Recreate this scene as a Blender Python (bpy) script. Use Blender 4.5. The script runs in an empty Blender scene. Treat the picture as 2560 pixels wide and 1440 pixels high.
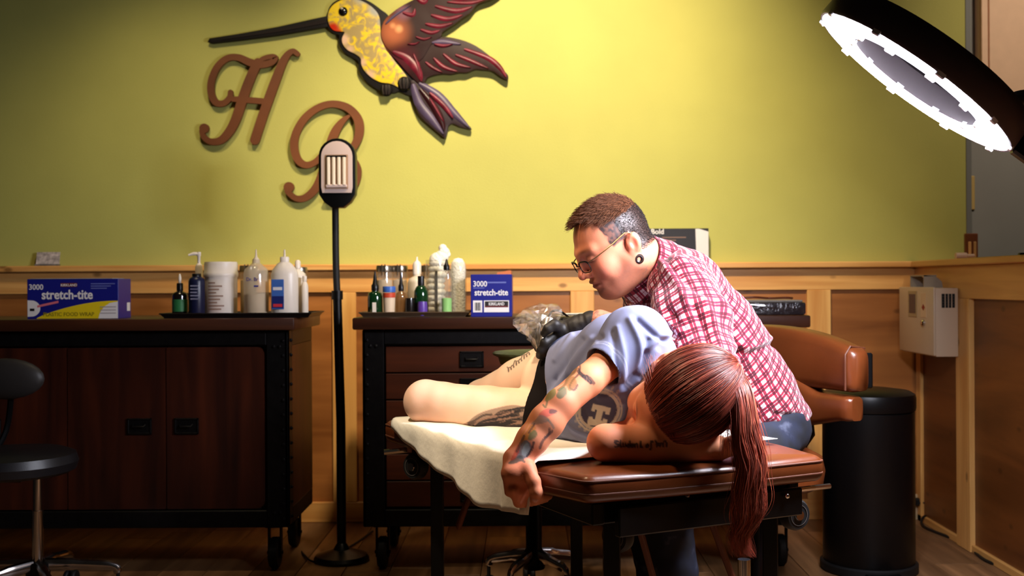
import bpy, bmesh, math, random
import numpy as np
from mathutils import Vector, Matrix

# ------------------------------------------------------------------ camera
F = 2800.0                      # focal length in pixels of the 2560 px wide frame
VX, VY, TH, EYE = 1314.0, 709.0, 0.0055, 1.0
sc = bpy.context.scene
COL = sc.collection
cam_d = bpy.data.cameras.new('camera')
cam = bpy.data.objects.new('camera', cam_d); COL.objects.link(cam)
cam_d.sensor_width = 36.0
cam_d.lens = F * 36.0 / 2560.0
cam_d.shift_x = -(VX - 1280.0) / 2560.0
cam_d.shift_y = (VY - 720.0) / 2560.0
cam_d.clip_start = 0.05
cam.matrix_world = Matrix.Translation((0, 0, EYE)) @ Matrix.Rotation(math.radians(90), 4, 'X') @ Matrix.Rotation(-TH, 4, 'Z')
cam_d.dof.use_dof = True
cam_d.dof.focus_distance = 2.6
cam_d.dof.aperture_fstop = 4.5
sc.camera = cam

# ------------------------------------------------------------------ world, lights, exposure
w = bpy.data.worlds.new('world'); sc.world = w; w.use_nodes = True
w.node_tree.nodes['Background'].inputs[0].default_value = (0.55, 0.40, 0.28, 1)
w.node_tree.nodes['Background'].inputs[1].default_value = 0.010
sc.view_settings.view_transform = 'Standard'
sc.view_settings.look = 'None'
sc.view_settings.gamma = 1.0
sc.view_settings.use_curve_mapping = False
sc.view_settings.exposure = 0.0

def spot(name, loc, aim, power, color, angle, blend=1.0, size=0.06):
    d = bpy.data.lights.new(name, 'SPOT'); o = bpy.data.objects.new(name, d); COL.objects.link(o)
    d.energy = power; d.color = color; d.spot_size = math.radians(angle); d.spot_blend = blend; d.shadow_soft_size = size
    o.location = loc
    o.rotation_euler = (Vector(aim) - Vector(loc)).to_track_quat('-Z', 'Y').to_euler()
    return o
WARM = (1.0, 0.80, 0.50)
spot('ceiling_spot_wall', (0.10, 2.80, 3.2), (0.12, 4.73, 1.60), 590, (1.0, 0.82, 0.56), 68, 1.0, 0.12)
spot('fill_spot_wall_left', (-1.15, 3.55, 2.65), (-1.45, 4.73, 1.0), 58, (1.0, 0.80, 0.48), 80, 1.0, 0.12)  # added fill widening the wall light to the left, no known fixture
spot('fill_spot_beyond', (2.15, 3.3, 3.1), (2.25, 4.73, 1.75), 85, (1.0, 0.82, 0.62), 64, 1.0, 0.10)  # added fill to brighten the cupboard and grey wall past the partition
spot('ceiling_spot_table', (-0.85, 2.05, 2.75), (-0.20, 2.92, 0.68), 250, (1.0, 0.84, 0.62), 30, 1.0, 0.07)
spot('fill_spot_work', (-0.62, 2.45, 2.8), (0.16, 2.66, 0.95), 160, (1.0, 0.70, 0.42), 36, 1.0, 0.07)  # added warm fill for the face and arms, no known fixture

def s2l(c):
    c = c / 255.0
    return c / 12.92 if c <= 0.04045 else ((c + 0.055) / 1.055) ** 2.4
def C(r, g, b): return (s2l(r), s2l(g), s2l(b), 1.0)

def P(px, py, Y):
    dx, dy = px - VX, py - VY
    c, s = math.cos(TH), math.sin(TH)
    return Vector(((dx * c - dy * s) * Y / F, Y, EYE - (dx * s + dy * c) * Y / F))
def pix(co):                    # world points (n,3) -> photograph pixels
    co = np.asarray(co, dtype=np.float64)
    a = co[:, 0] * F / co[:, 1]; b = (EYE - co[:, 2]) * F / co[:, 1]
    c, s = math.cos(TH), math.sin(TH)
    return VX + a * c + b * s, VY - a * s + b * c

# ------------------------------------------------------------------ materials
MATS = {}
def new_mat(name):
    m = bpy.data.materials.new(name); m.use_nodes = True
    nt = m.node_tree; b = nt.nodes['Principled BSDF']
    MATS[name] = m
    return m, nt, b
def nd(nt, t, **kw):
    n = nt.nodes.new(t)
    for k, v in kw.items(): setattr(n, k, v)
    return n
def ramp(nt, fac, stops, interp='LINEAR'):
    r = nd(nt, 'ShaderNodeValToRGB'); r.color_ramp.interpolation = interp
    e = r.color_ramp.elements
    while len(e) > 1: e.remove(e[-1])
    e[0].position, e[0].color = stops[0]
    for p, c in stops[1:]:
        x = e.new(p); x.color = c
    nt.links.new(fac, r.inputs[0])
    return r.outputs[0]
def plain(name, col, rough=0.5, metal=0.0, spec=0.5, noise=0.0, nscale=20, bump=0.0, bscale=200, trans=0.0, ior=1.45, coat=0.0, sss=0.0, emis=None, alpha=None, sheen=0.0):
    if name in MATS: return MATS[name]
    m, nt, b = new_mat(name)
    b.inputs['Base Color'].default_value = col
    b.inputs['Roughness'].default_value = rough
    b.inputs['Metallic'].default_value = metal
    b.inputs['Specular IOR Level'].default_value = spec
    b.inputs['Transmission Weight'].default_value = trans
    b.inputs['IOR'].default_value = ior
    b.inputs['Coat Weight'].default_value = coat
    if sheen: b.inputs['Sheen Weight'].default_value = sheen
    if sss:
        b.inputs['Subsurface Weight'].default_value = sss
        b.inputs['Subsurface Radius'].default_value = (0.012, 0.005, 0.003)
    if alpha is not None: b.inputs['Alpha'].default_value = alpha
    if emis:
        b.inputs['Emission Color'].default_value = emis[0]; b.inputs['Emission Strength'].default_value = emis[1]
    tc = None
    if noise or bump:
        tc = nd(nt, 'ShaderNodeTexCoord')
    if noise:
        n = nd(nt, 'ShaderNodeTexNoise'); n.inputs['Scale'].default_value = nscale; n.inputs['Detail'].default_value = 4
        nt.links.new(tc.outputs['Object'], n.inputs['Vector'])
        lo = [max(0, c * (1 - noise)) for c in col[:3]] + [1]; hi = [min(1, c * (1 + noise)) for c in col[:3]] + [1]
        nt.links.new(ramp(nt, n.outputs['Fac'], [(0.3, lo), (0.7, hi)]), b.inputs['Base Color'])
    if bump:
        n = nd(nt, 'ShaderNodeTexNoise'); n.inputs['Scale'].default_value = bscale; n.inputs['Detail'].default_value = 3
        nt.links.new(tc.outputs['Object'], n.inputs['Vector'])
        bp = nd(nt, 'ShaderNodeBump'); bp.inputs['Strength'].default_value = bump; bp.inputs['Distance'].default_value = 0.01
        nt.links.new(n.outputs['Fac'], bp.inputs['Height']); nt.links.new(bp.outputs[0], b.inputs['Normal'])
    return m
def clear(name, tint, gloss=0.12, rough=0.05, body=None, amount=0.0):
    """thin clear plastic or glass: mostly see-through with a glossy film and a little body colour"""
    if name in MATS: return MATS[name]
    m, nt, b = new_mat(name); nt.nodes.remove(b)
    tr = nd(nt, 'ShaderNodeBsdfTransparent'); tr.inputs[0].default_value = tint
    gs = nd(nt, 'ShaderNodeBsdfGlossy'); gs.inputs['Roughness'].default_value = rough
    ms = nd(nt, 'ShaderNodeMixShader'); ms.inputs[0].default_value = gloss
    nt.links.new(tr.outputs[0], ms.inputs[1]); nt.links.new(gs.outputs[0], ms.inputs[2]); out = ms.outputs[0]
    if amount:
        df = nd(nt, 'ShaderNodeBsdfDiffuse'); df.inputs[0].default_value = body
        m2 = nd(nt, 'ShaderNodeMixShader'); m2.inputs[0].default_value = amount
        nt.links.new(out, m2.inputs[1]); nt.links.new(df.outputs[0], m2.inputs[2]); out = m2.outputs[0]
    nt.links.new(out, nt.nodes['Material Output'].inputs[0])
    return m
def wood(name, dark, light, axis='x', scale=7.0, stretch=14.0, rough=0.45, spec=0.4, knots=0.0, vary=0.25):
    if name in MATS: return MATS[name]
    m, nt, b = new_mat(name)
    tc = nd(nt, 'ShaderNodeTexCoord'); mp = nd(nt, 'ShaderNodeMapping')
    s = [scale * stretch / 4] * 3; s['xyz'.index(axis)] = scale / 4
    mp.inputs['Scale'].default_value = s
    oi = nd(nt, 'ShaderNodeObjectInfo')
    ad = nd(nt, 'ShaderNodeVectorMath', operation='ADD'); mu = nd(nt, 'ShaderNodeVectorMath', operation='SCALE')
    cx = nd(nt, 'ShaderNodeCombineXYZ')
    for i in range(3): nt.links.new(oi.outputs['Random'], cx.inputs[i])
    nt.links.new(cx.outputs[0], mu.inputs[0]); mu.inputs['Scale'].default_value = 37.0
    nt.links.new(tc.outputs['Object'], ad.inputs[0]); nt.links.new(mu.outputs[0], ad.inputs[1])
    nt.links.new(ad.outputs[0], mp.inputs['Vector'])
    n = nd(nt, 'ShaderNodeTexNoise'); n.inputs['Scale'].default_value = 1.0; n.inputs['Detail'].default_value = 6; n.inputs['Distortion'].default_value = 0.6
    nt.links.new(mp.outputs[0], n.inputs['Vector'])
    col = ramp(nt, n.outputs['Fac'], [(0.28, dark), (0.50, [(a + b_) / 2 for a, b_ in zip(dark, light)]), (0.68, light)])
    if knots:
        mp2 = nd(nt, 'ShaderNodeMapping'); s2 = [9.0] * 3; s2['xyz'.index(axis)] = 5.0; mp2.inputs['Scale'].default_value = s2
        nt.links.new(ad.outputs[0], mp2.inputs['Vector'])
        v = nd(nt, 'ShaderNodeTexVoronoi'); v.inputs['Scale'].default_value = 1.0
        nt.links.new(mp2.outputs[0], v.inputs['Vector'])
        kf = ramp(nt, v.outputs['Distance'], [(0.05, (1, 1, 1, 1)), (0.12, (0, 0, 0, 1))])
        mx = nd(nt, 'ShaderNodeMix', data_type='RGBA'); mm = nd(nt, 'ShaderNodeMath', operation='MULTIPLY')
        nt.links.new(kf, mm.inputs[0]); mm.inputs[1].default_value = knots
        nt.links.new(mm.outputs[0], mx.inputs[0]); nt.links.new(col, mx.inputs[6]); mx.inputs[7].default_value = [c * 0.35 for c in dark[:3]] + [1]
        col = mx.outputs[2]
    hs = nd(nt, 'ShaderNodeHueSaturation'); mr = nd(nt, 'ShaderNodeMapRange')
    nt.links.new(oi.outputs['Random'], mr.inputs['Value']); mr.inputs['To Min'].default_value = 1 - vary; mr.inputs['To Max'].default_value = 1 + vary
    nt.links.new(mr.outputs[0], hs.inputs['Value']); nt.links.new(col, hs.inputs['Color'])
    nt.links.new(hs.outputs[0], b.inputs['Base Color'])
    b.inputs['Roughness'].default_value = rough; b.inputs['Specular IOR Level'].default_value = spec
    bp = nd(nt, 'ShaderNodeBump'); bp.inputs['Strength'].default_value = 0.12; bp.inputs['Distance'].default_value = 0.004
    nt.links.new(n.outputs['Fac'], bp.inputs['Height']); nt.links.new(bp.outputs[0], b.inputs['Normal'])
    return m

# ------------------------------------------------------------------ object helpers
ORG = {}
def thing(name, label, cat, loc, group=None):
    o = bpy.data.objects.new(name, None); COL.objects.link(o)
    o.empty_display_size = 0.05
    o.location = loc; o['label'] = label; o['category'] = cat
    if group: o['group'] = group
    ORG[o] = Vector(loc)
    return o
def tag(o, label, cat, group=None):
    o['label'] = label; o['category'] = cat
    if group: o['group'] = group
    return o
def mk(name, verts, faces, mat, parent=None, smooth=True, angle=35, attrs=None):
    v = np.asarray(verts, dtype=np.float64).reshape(-1, 3)
    if parent is not None: org = ORG[parent]
    else:
        org = Vector(((v[:, 0].min() + v[:, 0].max()) / 2, (v[:, 1].min() + v[:, 1].max()) / 2, v[:, 2].min()))
    me = bpy.data.meshes.new(name)
    v = v - np.array(org)
    if isinstance(faces, np.ndarray):
        me.vertices.add(len(v)); me.vertices.foreach_set('co', v.astype(np.float32).ravel())
        k = faces.shape[1]
        me.loops.add(faces.size); me.loops.foreach_set('vertex_index', faces.astype(np.int32).ravel())
        me.polygons.add(len(faces)); me.polygons.foreach_set('loop_start', np.arange(0, faces.size, k, dtype=np.int32))
        me.update(calc_edges=True)
    else:
        me.from_pydata([tuple(x) for x in v], [], faces); me.update()
    if smooth:
        me.shade_smooth()
        if angle and angle < 180: me.set_sharp_from_angle(angle=math.radians(angle))
    if attrs:
        for an, (kind, arr) in attrs.items():
            a = me.attributes.new(an, kind, 'POINT')
            key = 'color' if 'COLOR' in kind else ('vector' if kind == 'FLOAT_VECTOR' else 'value')
            a.data.foreach_set(key, np.asarray(arr, dtype=np.float32).ravel())
    me.materials.append(mat)
    o = bpy.data.objects.new(name, me); COL.objects.link(o)
    if parent is not None: o.parent = parent
    else: o.location = org
    ORG[o] = org
    return o
class MB:
    """collects shapes into one mesh"""
    def __init__(s): s.v = []; s.f = []
    def add(s, v, f, M=None):
        n = len(s.v)
        if M is not None: v = [M @ Vector(x) for x in v]
        s.v += [tuple(x) for x in v]; s.f += [tuple(i + n for i in q) for q in f]
        return s
    def box(s, x0, x1, y0, y1, z0, z1, bev=0.0, M=None, seg=1):
        bm = bmesh.new()
        bmesh.ops.create_cube(bm, size=1.0)
        for q in bm.verts:
            q.co = Vector(((x0 + x1) / 2 + q.co.x * (x1 - x0), (y0 + y1) / 2 + q.co.y * (y1 - y0), (z0 + z1) / 2 + q.co.z * (z1 - z0)))
        if bev: bmesh.ops.bevel(bm, geom=list(bm.edges), offset=bev, segments=seg, profile=0.5, affect='EDGES')
        return s.bm(bm, M)
    def bm(s, bm, M=None):
        bm.verts.index_update()
        s.add([q.co.copy() for q in bm.verts], [[q.index for q in f.verts] for f in bm.faces], M); bm.free()
        return s
    def lathe(s, prof, c=(0, 0, 0), n=20, M=None, cap=True, sx=1, sy=1):
        v = []; f = []
        for r, z in prof:
            for k in range(n):
                a = 2 * math.pi * k / n
                v.append((c[0] + sx * r * math.cos(a), c[1] + sy * r * math.sin(a), c[2] + z))
        for i in range(len(prof) - 1):
            for k in range(n):
                k2 = (k + 1) % n
                f.append((i * n + k, i * n + k2, (i + 1) * n + k2, (i + 1) * n + k))
        if cap:
            f.append(tuple(range(n - 1, -1, -1))); m = (len(prof) - 1) * n; f.append(tuple(range(m, m + n)))
        return s.add(v, f, M)
    def tube(s, pts, r, n=8, cap=True, M=None, closed=False, flat=1.0, upv=None):
        pts = [Vector(p) for p in pts]; m = len(pts)
        rs = r if hasattr(r, '__len__') else [r] * m
        v = []; f = []; prev = None
        for i, p in enumerate(pts):
            if closed: t = pts[(i + 1) % m] - pts[i - 1]
            else: t = pts[min(i + 1, m - 1)] - pts[max(i - 1, 0)]
            if t.length < 1e-9: t = Vector((0, 0, 1))
            t.normalize()
            if prev is None:
                a = Vector(upv) if upv is not None else (Vector((0, 0, 1)) if abs(t.z) < 0.9 else Vector((1, 0, 0)))
            else: a = prev
            u = a - t * a.dot(t)
            if u.length < 1e-6: u = t.orthogonal()
            u.normalize(); prev = u; w_ = t.cross(u)
            for k in range(n):
                an = 2 * math.pi * k / n
                v.append(p + (u * math.cos(an) + w_ * math.sin(an) * flat) * rs[i])
        for i in range(m if closed else m - 1):
            j = (i + 1) % m
            for k in range(n):
                k2 = (k + 1) % n
                f.append((i * n + k, i * n + k2, j * n + k2, j * n + k))
        if cap and not closed:
            f.append(tuple(range(n - 1, -1, -1))); f.append(tuple(range((m - 1) * n, m * n)))
        return s.add(v, f, M)
    def prism(s, poly, d0, d1, fn, M=None, bev=0.0):
        """poly of 2-D points; fn(a, b, d) gives the 3-D point"""
        bm = bmesh.new()
        vs = [bm.verts.new(fn(a, b, d0)) for a, b in poly]
        f = bm.faces.new(vs)
        r = bmesh.ops.extrude_face_region(bm, geom=[f])
        off = Vector(fn(poly[0][0], poly[0][1], d1)) - Vector(fn(poly[0][0], poly[0][1], d0))
        nv = [g for g in r['geom'] if isinstance(g, bmesh.types.BMVert)]
        for q in nv: q.co += off
        bmesh.ops.recalc_face_normals(bm, faces=list(bm.faces))
        if bev:
            ed = [e for e in bm.edges if all(x in nv for x in e.verts)]
            bmesh.ops.bevel(bm, geom=ed, offset=bev, segments=2, profile=0.6, affect='EDGES')
        bmesh.ops.triangulate(bm, faces=[q for q in bm.faces if len(q.verts) > 4])
        return s.bm(bm, M)
    def ball(s, c, r, nu=14, nv=8, M=None):
        rr = r if hasattr(r, '__len__') else (r, r, r)
        v = [(c[0], c[1], c[2] - rr[2])]; f = []
        for j in range(1, nv):
            t = math.pi * j / nv
            for k in range(nu):
                a = 2 * math.pi * k / nu
                v.append((c[0] + rr[0] * math.sin(t) * math.cos(a), c[1] + rr[1] * math.sin(t) * math.sin(a), c[2] - rr[2] * math.cos(t)))
        v.append((c[0], c[1], c[2] + rr[2])); L = len(v) - 1
        for k in range(nu):
            k2 = (k + 1) % nu
            f.append((0, 1 + k2, 1 + k)); f.append((L, L - nu + k, L - nu + k2))
            for j in range(nv - 2):
                f.append((1 + j * nu + k, 1 + j * nu + k2, 1 + (j + 1) * nu + k2, 1 + (j + 1) * nu + k))
        return s.add(v, f, M)
    def build(s, name, mat, parent=None, smooth=True, angle=35, **kw):
        return mk(name, s.v, s.f, mat, parent, smooth, angle, **kw)
def spl(pts, n=8, closed=False):
    """Catmull-Rom through points of any dimension"""
    a = [np.array(p, dtype=float) for p in pts]; out = []
    m = len(a); rng = range(m) if closed else range(m - 1)
    for i in rng:
        if closed: p0, p1, p2, p3 = a[i - 1], a[i], a[(i + 1) % m], a[(i + 2) % m]
        else: p0, p1, p2, p3 = a[max(i - 1, 0)], a[i], a[i + 1], a[min(i + 2, m - 1)]
        for k in range(n):
            t = k / n
            out.append(0.5 * ((2 * p1) + (-p0 + p2) * t + (2 * p0 - 5 * p1 + 4 * p2 - p3) * t * t + (-p0 + 3 * p1 - 3 * p2 + p3) * t ** 3))
    if not closed: out.append(a[-1])
    return [tuple(x) for x in out]
def text(body, size, M, name, mat, parent, bold=0.0, ext=0.0006, align='LEFT', sx=1.0, shear=0.0):
    cu = bpy.data.curves.new('t', 'FONT'); cu.body = body; cu.size = size; cu.extrude = ext; cu.offset = bold * size; cu.align_x = align; cu.shear = shear
    cu.resolution_u = 3
    o = bpy.data.objects.new('t', cu); COL.objects.link(o)
    dg = bpy.context.evaluated_depsgraph_get(); e = o.evaluated_get(dg); me = e.to_mesh()
    v = [M @ Vector((q.co.x * sx, q.co.y, q.co.z)) for q in me.vertices]; f = [tuple(q.vertices) for q in me.polygons]
    e.to_mesh_clear(); bpy.data.objects.remove(o); bpy.data.curves.remove(cu)
    return mk(name, v, f, mat, parent, smooth=False)
def copy_tree(o, loc=None, label=None):
    """a copy of a thing with copies of its parts and sub-parts"""
    c = o.copy(); COL.objects.link(c)
    if loc is not None: c.location = loc
    if label: c['label'] = label
    ORG[c] = Vector(c.location)
    for ch in [x for x in o.children]:
        d = ch.copy(); COL.objects.link(d); d.parent = c
        for g in [x for x in ch.children]:
            e = g.copy(); COL.objects.link(e); e.parent = d
    return c
FRONT = lambda x, y, z: Matrix.Translation((x, y, z)) @ Matrix.Rotation(math.radians(90), 4, 'X')   # text facing the camera
# ------------------------------------------------------------------ room shell
YW = 4.73                        # back wall plane
ZC = 1.085                       # top of the wainscot cap
XP = 1.65                        # left face of the low partition wall
M_green = plain('green_wall_paint', C(180, 177, 96), 0.62, spec=0.25, noise=0.05, nscale=3, bump=0.06, bscale=160)
M_grey = plain('grey_wall_paint', C(150, 150, 146), 0.7, noise=0.04, nscale=5)
M_pine = wood('pine', C(204, 138, 68), C(238, 182, 108), 'x', 5, 18, 0.42, 0.4, knots=0.8, vary=0.07)
M_pine_v = wood('pine_upright', C(204, 140, 70), C(236, 184, 110), 'z', 5, 18, 0.42, 0.4, knots=0.7, vary=0.08)
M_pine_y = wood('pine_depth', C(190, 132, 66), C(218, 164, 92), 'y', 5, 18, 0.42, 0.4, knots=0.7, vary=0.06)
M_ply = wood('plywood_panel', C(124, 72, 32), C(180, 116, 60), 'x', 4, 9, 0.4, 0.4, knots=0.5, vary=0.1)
M_floor = wood('floor_plank', C(104, 72, 46), C(164, 120, 80), 'y', 6, 12, 0.45, 0.4, knots=0.25, vary=0.25)
M_sub = plain('subfloor', C(58, 46, 36), 0.8)

def struct(o): o['kind'] = 'structure'; return o
floor = struct(MB().box(-4.2, 4.2, -1.0, 6.0, -0.12, -0.012).build('floor', M_sub, smooth=False))
pl_w = 0.16
base_mesh = None
random.seed(4)
for i, x in enumerate(np.arange(-2.48, 3.0, pl_w)):
    y = 1.6 - random.random() * 0.9
    while y < 5.4:
        L = 1.22
        if base_mesh is None:
            o = MB().box(-pl_w / 2 + 0.0012, pl_w / 2 - 0.0012, 0.0012, L - 0.0012, -0.012, 0.0, 0.0012).build('plank', M_floor, None, angle=20)
            base_mesh = o.data; loc0 = o.location.copy()
        else:
            o = bpy.data.objects.new('plank', base_mesh); COL.objects.link(o)
        o.parent = floor
        o.location = Vector((x, y + L / 2, -0.012)) - ORG[floor]
        ORG[o] = Vector((x, y + L / 2, -0.012))
        y += L

wb = struct(MB().box(-4.2, 1.865, YW, YW + 0.12, 0.0, 3.0).build('wall_back', M_green, smooth=False))
wg = struct(MB().box(1.865, 4.2, YW + 0.01, YW + 0.14, 0.0, 3.0).build('wall_beyond', M_grey, smooth=False))
struct(MB().box(1.862, 1.885, YW - 0.004, YW + 0.012, ZC, 3.0, 0.002).build('trim_1', plain('grey_corner_bead', C(120, 122, 120), 0.6), smooth=False))

# wainscot on the back wall: cap, rails, stiles and recessed plywood panels
yb = YW
MB().box(-4.2, XP, yb - 0.055, yb, ZC - 0.026, ZC, 0.004).build('cap', M_pine, wb)
MB().box(-4.2, XP, yb - 0.022, yb, ZC - 0.118, ZC - 0.026, 0.002).build('top_rail', M_pine, wb)
MB().box(-4.2, XP, yb - 0.022, yb, 0.0, 0.085, 0.003).build('base_rail', M_pine, wb)
stx = [P(862, 720, yb).x + 1.0 * k for k in (-3, -2, -1, 0)] + [P(1455, 720, yb).x, P(2044, 720, yb).x]
sp = None
for x in stx:
    MB().box(x - 0.05, x + 0.05, yb - 0.022, yb, 0.085, ZC - 0.118, 0.002).build('stile', M_pine_v, wb)
ex = [-4.2] + stx + [XP]
for a, b in zip(ex[:-1], ex[1:]):
    if b - a > 0.2:
        MB().box(a + 0.03, b - 0.03 if b < XP else b, yb - 0.006, yb, 0.08, ZC - 0.11).build('panel', M_ply, wb, smooth=False)
# low partition wall running towards the camera
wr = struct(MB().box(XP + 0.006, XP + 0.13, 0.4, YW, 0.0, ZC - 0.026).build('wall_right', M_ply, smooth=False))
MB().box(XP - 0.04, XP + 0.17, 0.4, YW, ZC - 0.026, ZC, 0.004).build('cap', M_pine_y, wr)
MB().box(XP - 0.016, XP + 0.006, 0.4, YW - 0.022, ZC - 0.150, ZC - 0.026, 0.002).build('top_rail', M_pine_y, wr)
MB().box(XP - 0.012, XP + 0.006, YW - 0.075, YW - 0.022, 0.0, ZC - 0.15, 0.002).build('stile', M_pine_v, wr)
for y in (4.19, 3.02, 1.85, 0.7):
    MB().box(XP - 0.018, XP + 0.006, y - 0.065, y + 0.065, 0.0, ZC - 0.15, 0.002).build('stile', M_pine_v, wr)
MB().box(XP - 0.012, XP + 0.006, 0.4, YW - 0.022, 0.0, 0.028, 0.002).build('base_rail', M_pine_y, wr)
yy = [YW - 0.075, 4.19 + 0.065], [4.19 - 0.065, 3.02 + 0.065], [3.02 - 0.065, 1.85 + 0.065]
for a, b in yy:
    MB().box(XP + 0.001, XP + 0.006, b, a, 0.028, ZC - 0.15).build('panel', wood('plywood_depth_shaded', C(84, 44, 18), C(132, 76, 34), 'y', 4, 9, 0.4, 0.4, knots=0.55, vary=0.1), wr, smooth=False)  # same plywood, colour darkened to stand for the dimmer light here

# white painted wall cupboard high on the grey wall
M_whp = plain('white_cupboard_paint', C(238, 200, 168), 0.5, noise=0.03)
cb = thing('wall_cupboard', 'cream painted cupboard high on the grey wall at the right edge', 'cupboard', (2.2, YW - 0.06, 1.75))
MB().box(1.905, 2.75, YW - 0.05, YW + 0.009, 1.742, 2.55, 0.004).build('body', M_whp, cb)
for a, b in ((1.907, 1.933), (1.939, 2.104), (2.110, 2.40), (2.406, 2.748)):
    MB().box(a, b, YW - 0.062, YW - 0.05, 1.748, 2.545, 0.002).build('panel', M_whp, cb)
# small items on the grey wall and on the partition cap
q = P(2427, 482, YW)
t = thing('switch_plate', 'blank yellowish switch plate on the grey wall', 'switch plate', (q.x, YW, q.z))
M_plate = plain('plate_ivory', C(205, 176, 110), 0.4)
MB().box(q.x - 0.019, q.x + 0.019, YW + 0.002, YW + 0.0095, q.z - 0.072, q.z + 0.072, 0.003).build('plate', M_plate, t)
for dz in (-0.05, 0.05): MB().lathe([(0.003, 0), (0.003, 0.0012)], (0, 0, 0), 8, Matrix.Translation((q.x, YW + 0.002, q.z + dz)) @ Matrix.Rotation(math.radians(90), 4, 'X')).build('screw', M_plate, t)
yc = 4.45
q = P(2430, 640, yc)
M_stick = plain('dark_stained_wood', C(120, 66, 34), 0.5, noise=0.2)
t = thing('wooden_block_stand', 'small brown wooden block with two pale slats on the partition cap', 'wood block', (q.x, yc, ZC))
MB().box(q.x - 0.025, q.x + 0.025, yc, yc + 0.02, ZC, ZC + 0.105, 0.003).build('backing', M_stick, t)
for d in (-0.010, 0.010): MB().box(q.x + d - 0.006, q.x + d + 0.006, yc - 0.006, yc, ZC, ZC + 0.072, 0.002).build('slat', wood('pale_slat', C(190, 140, 80), C(220, 172, 110), 'z'), t)
q = P(2408, 637, 4.38)
tg = MB(); tg.lathe([(0.012, -0.034), (0.0135, -0.03), (0.0135, 0.008), (0.008, 0.012), (0.008, 0.038), (0.006, 0.04)], (0, 0, 0), 14, Matrix.Translation((q.x + 0.004, 4.38, ZC + 0.0135)) @ Matrix.Rotation(math.radians(90), 4, 'Y'))
tag(tg.build('marker_cap', plain('pale_pink_plastic', C(222, 186, 160), 0.4)), 'pale cylindrical cap lying on the partition cap by the wooden block', 'cap')
tag(MB().box(1.70, 1.80, 3.85, 3.87, ZC, ZC + 0.012, 0.003).build('black_pen_case', plain('black_plastic', C(16, 15, 15), 0.35)), 'flat black case lying on top of the partition', 'case')

# business cards standing on the cap at the far left
q = P(120, 668, YW - 0.03)
cd = thing('card_holder', 'small stand of printed business cards on the wainscot cap at far left', 'cards', (q.x, YW - 0.03, ZC))
M_card = plain('card_print', C(186, 172, 168), 0.6, noise=0.55, nscale=55)
Mx = Matrix.Translation((q.x, YW - 0.035, ZC)) @ Matrix.Rotation(math.radians(-12), 4, 'X')
MB().box(-0.05, 0.048, 0.0, 0.004, 0.004, 0.060, 0.001, Mx).build('card', M_card, cd)
MB().box(-0.05, 0.05, -0.012, 0.012, 0, 0.008, 0.002, Matrix.Translation((q.x, YW - 0.035, ZC))).build('base', plain('clear_acrylic', (0.8, 0.8, 0.8, 1), 0.1, trans=0.9), cd)
# ------------------------------------------------------------------ wall letters and painted bird
M_letter = wood('brown_letter_wood', C(92, 50, 26), C(116, 66, 34), 'x', 6, 3, 0.55, 0.3, vary=0.02)
def W(px, py, d): return P(px, py, YW) + Vector((0, -d, 0))      # a point d in front of the wall
def stroke(mb, pts, d0, d1, n=7):
    s = spl(pts, n); out_l = []; out_r = []
    for i, (x, y, wd) in enumerate(s):
        x0, y0, _ = s[max(i - 1, 0)]; x1, y1, _ = s[min(i + 1, len(s) - 1)]
        L = math.hypot(x1 - x0, y1 - y0) or 1
        nx, ny = -(y1 - y0) / L, (x1 - x0) / L
        out_l.append((x + nx * wd / 2, y + ny * wd / 2)); out_r.append((x - nx * wd / 2, y - ny * wd / 2))
    v = []; f = []; m = len(s)
    for (a, b) in zip(out_l, out_r):
        v += [W(*a, d0), W(*a, d1), W(*b, d1), W(*b, d0)]
    for i in range(m - 1):
        for k in range(4):
            k2 = (k + 1) % 4
            f.append((4 * i + k, 4 * (i + 1) + k, 4 * (i + 1) + k2, 4 * i + k2))
    f.append((0, 1, 2, 3)); f.append((4 * m - 1, 4 * m - 2, 4 * m - 3, 4 * m - 4))
    mb.add(v, f)
    for e in (s[0], s[-1]):                                       # rounded ends
        k = 12; c = [(e[0] + e[2] / 2 * math.cos(6.2832 * i / k), e[1] + e[2] / 2 * math.sin(6.2832 * i / k)) for i in range(k)]
        mb.prism(c, d0, d1 - 0.0002, lambda a, b, d: W(a, b, d))
Z1 = lambda pts: [(480 + x / 2.667, y / 2.667, w_ / 2.667) for x, y, w_ in pts]
mb = MB()
stroke(mb, Z1([(268, 622, 34), (262, 660, 38), (222, 695, 40), (172, 690, 44), (140, 630, 46), (142, 545, 46), (180, 455, 44), (245, 398, 42), (320, 392, 44), (400, 425, 50), (470, 440, 46), (540, 425, 40), (568, 395, 34), (540, 386, 34), (480, 402, 30), (440, 440, 26)]), 0.012, 0.030)
stroke(mb, Z1([(450, 425, 58), (412, 500, 62), (372, 600, 64), (338, 700, 64), (304, 800, 62), (262, 880, 58), (205, 940, 50), (140, 950, 42), (92, 920, 36), (78, 880, 34)]), 0.012, 0.0304)
stroke(mb, Z1([(712, 368, 34), (684, 350, 34), (648, 372, 42), (612, 430, 54), (572, 530, 60), (528, 650, 62), (482, 780, 62), (430, 940, 62)]), 0.012, 0.0308)
stroke(mb, Z1([(285, 668, 34), (360, 672, 40), (480, 682, 40)]), 0.012, 0.0300)
mb.prism([(480 + (94 + 32 * math.cos(a)) / 2.667, (862 + 32 * math.sin(a)) / 2.667) for a in np.linspace(0, 6.283, 16)[:-1]], 0.012, 0.0309, lambda a, b, d: W(a, b, d))
tag(mb.build('wall_letter', M_letter, angle=30), 'brown wooden script letter H on the green wall', 'letter', 'script letters on the wall')
mb = MB()
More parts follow.
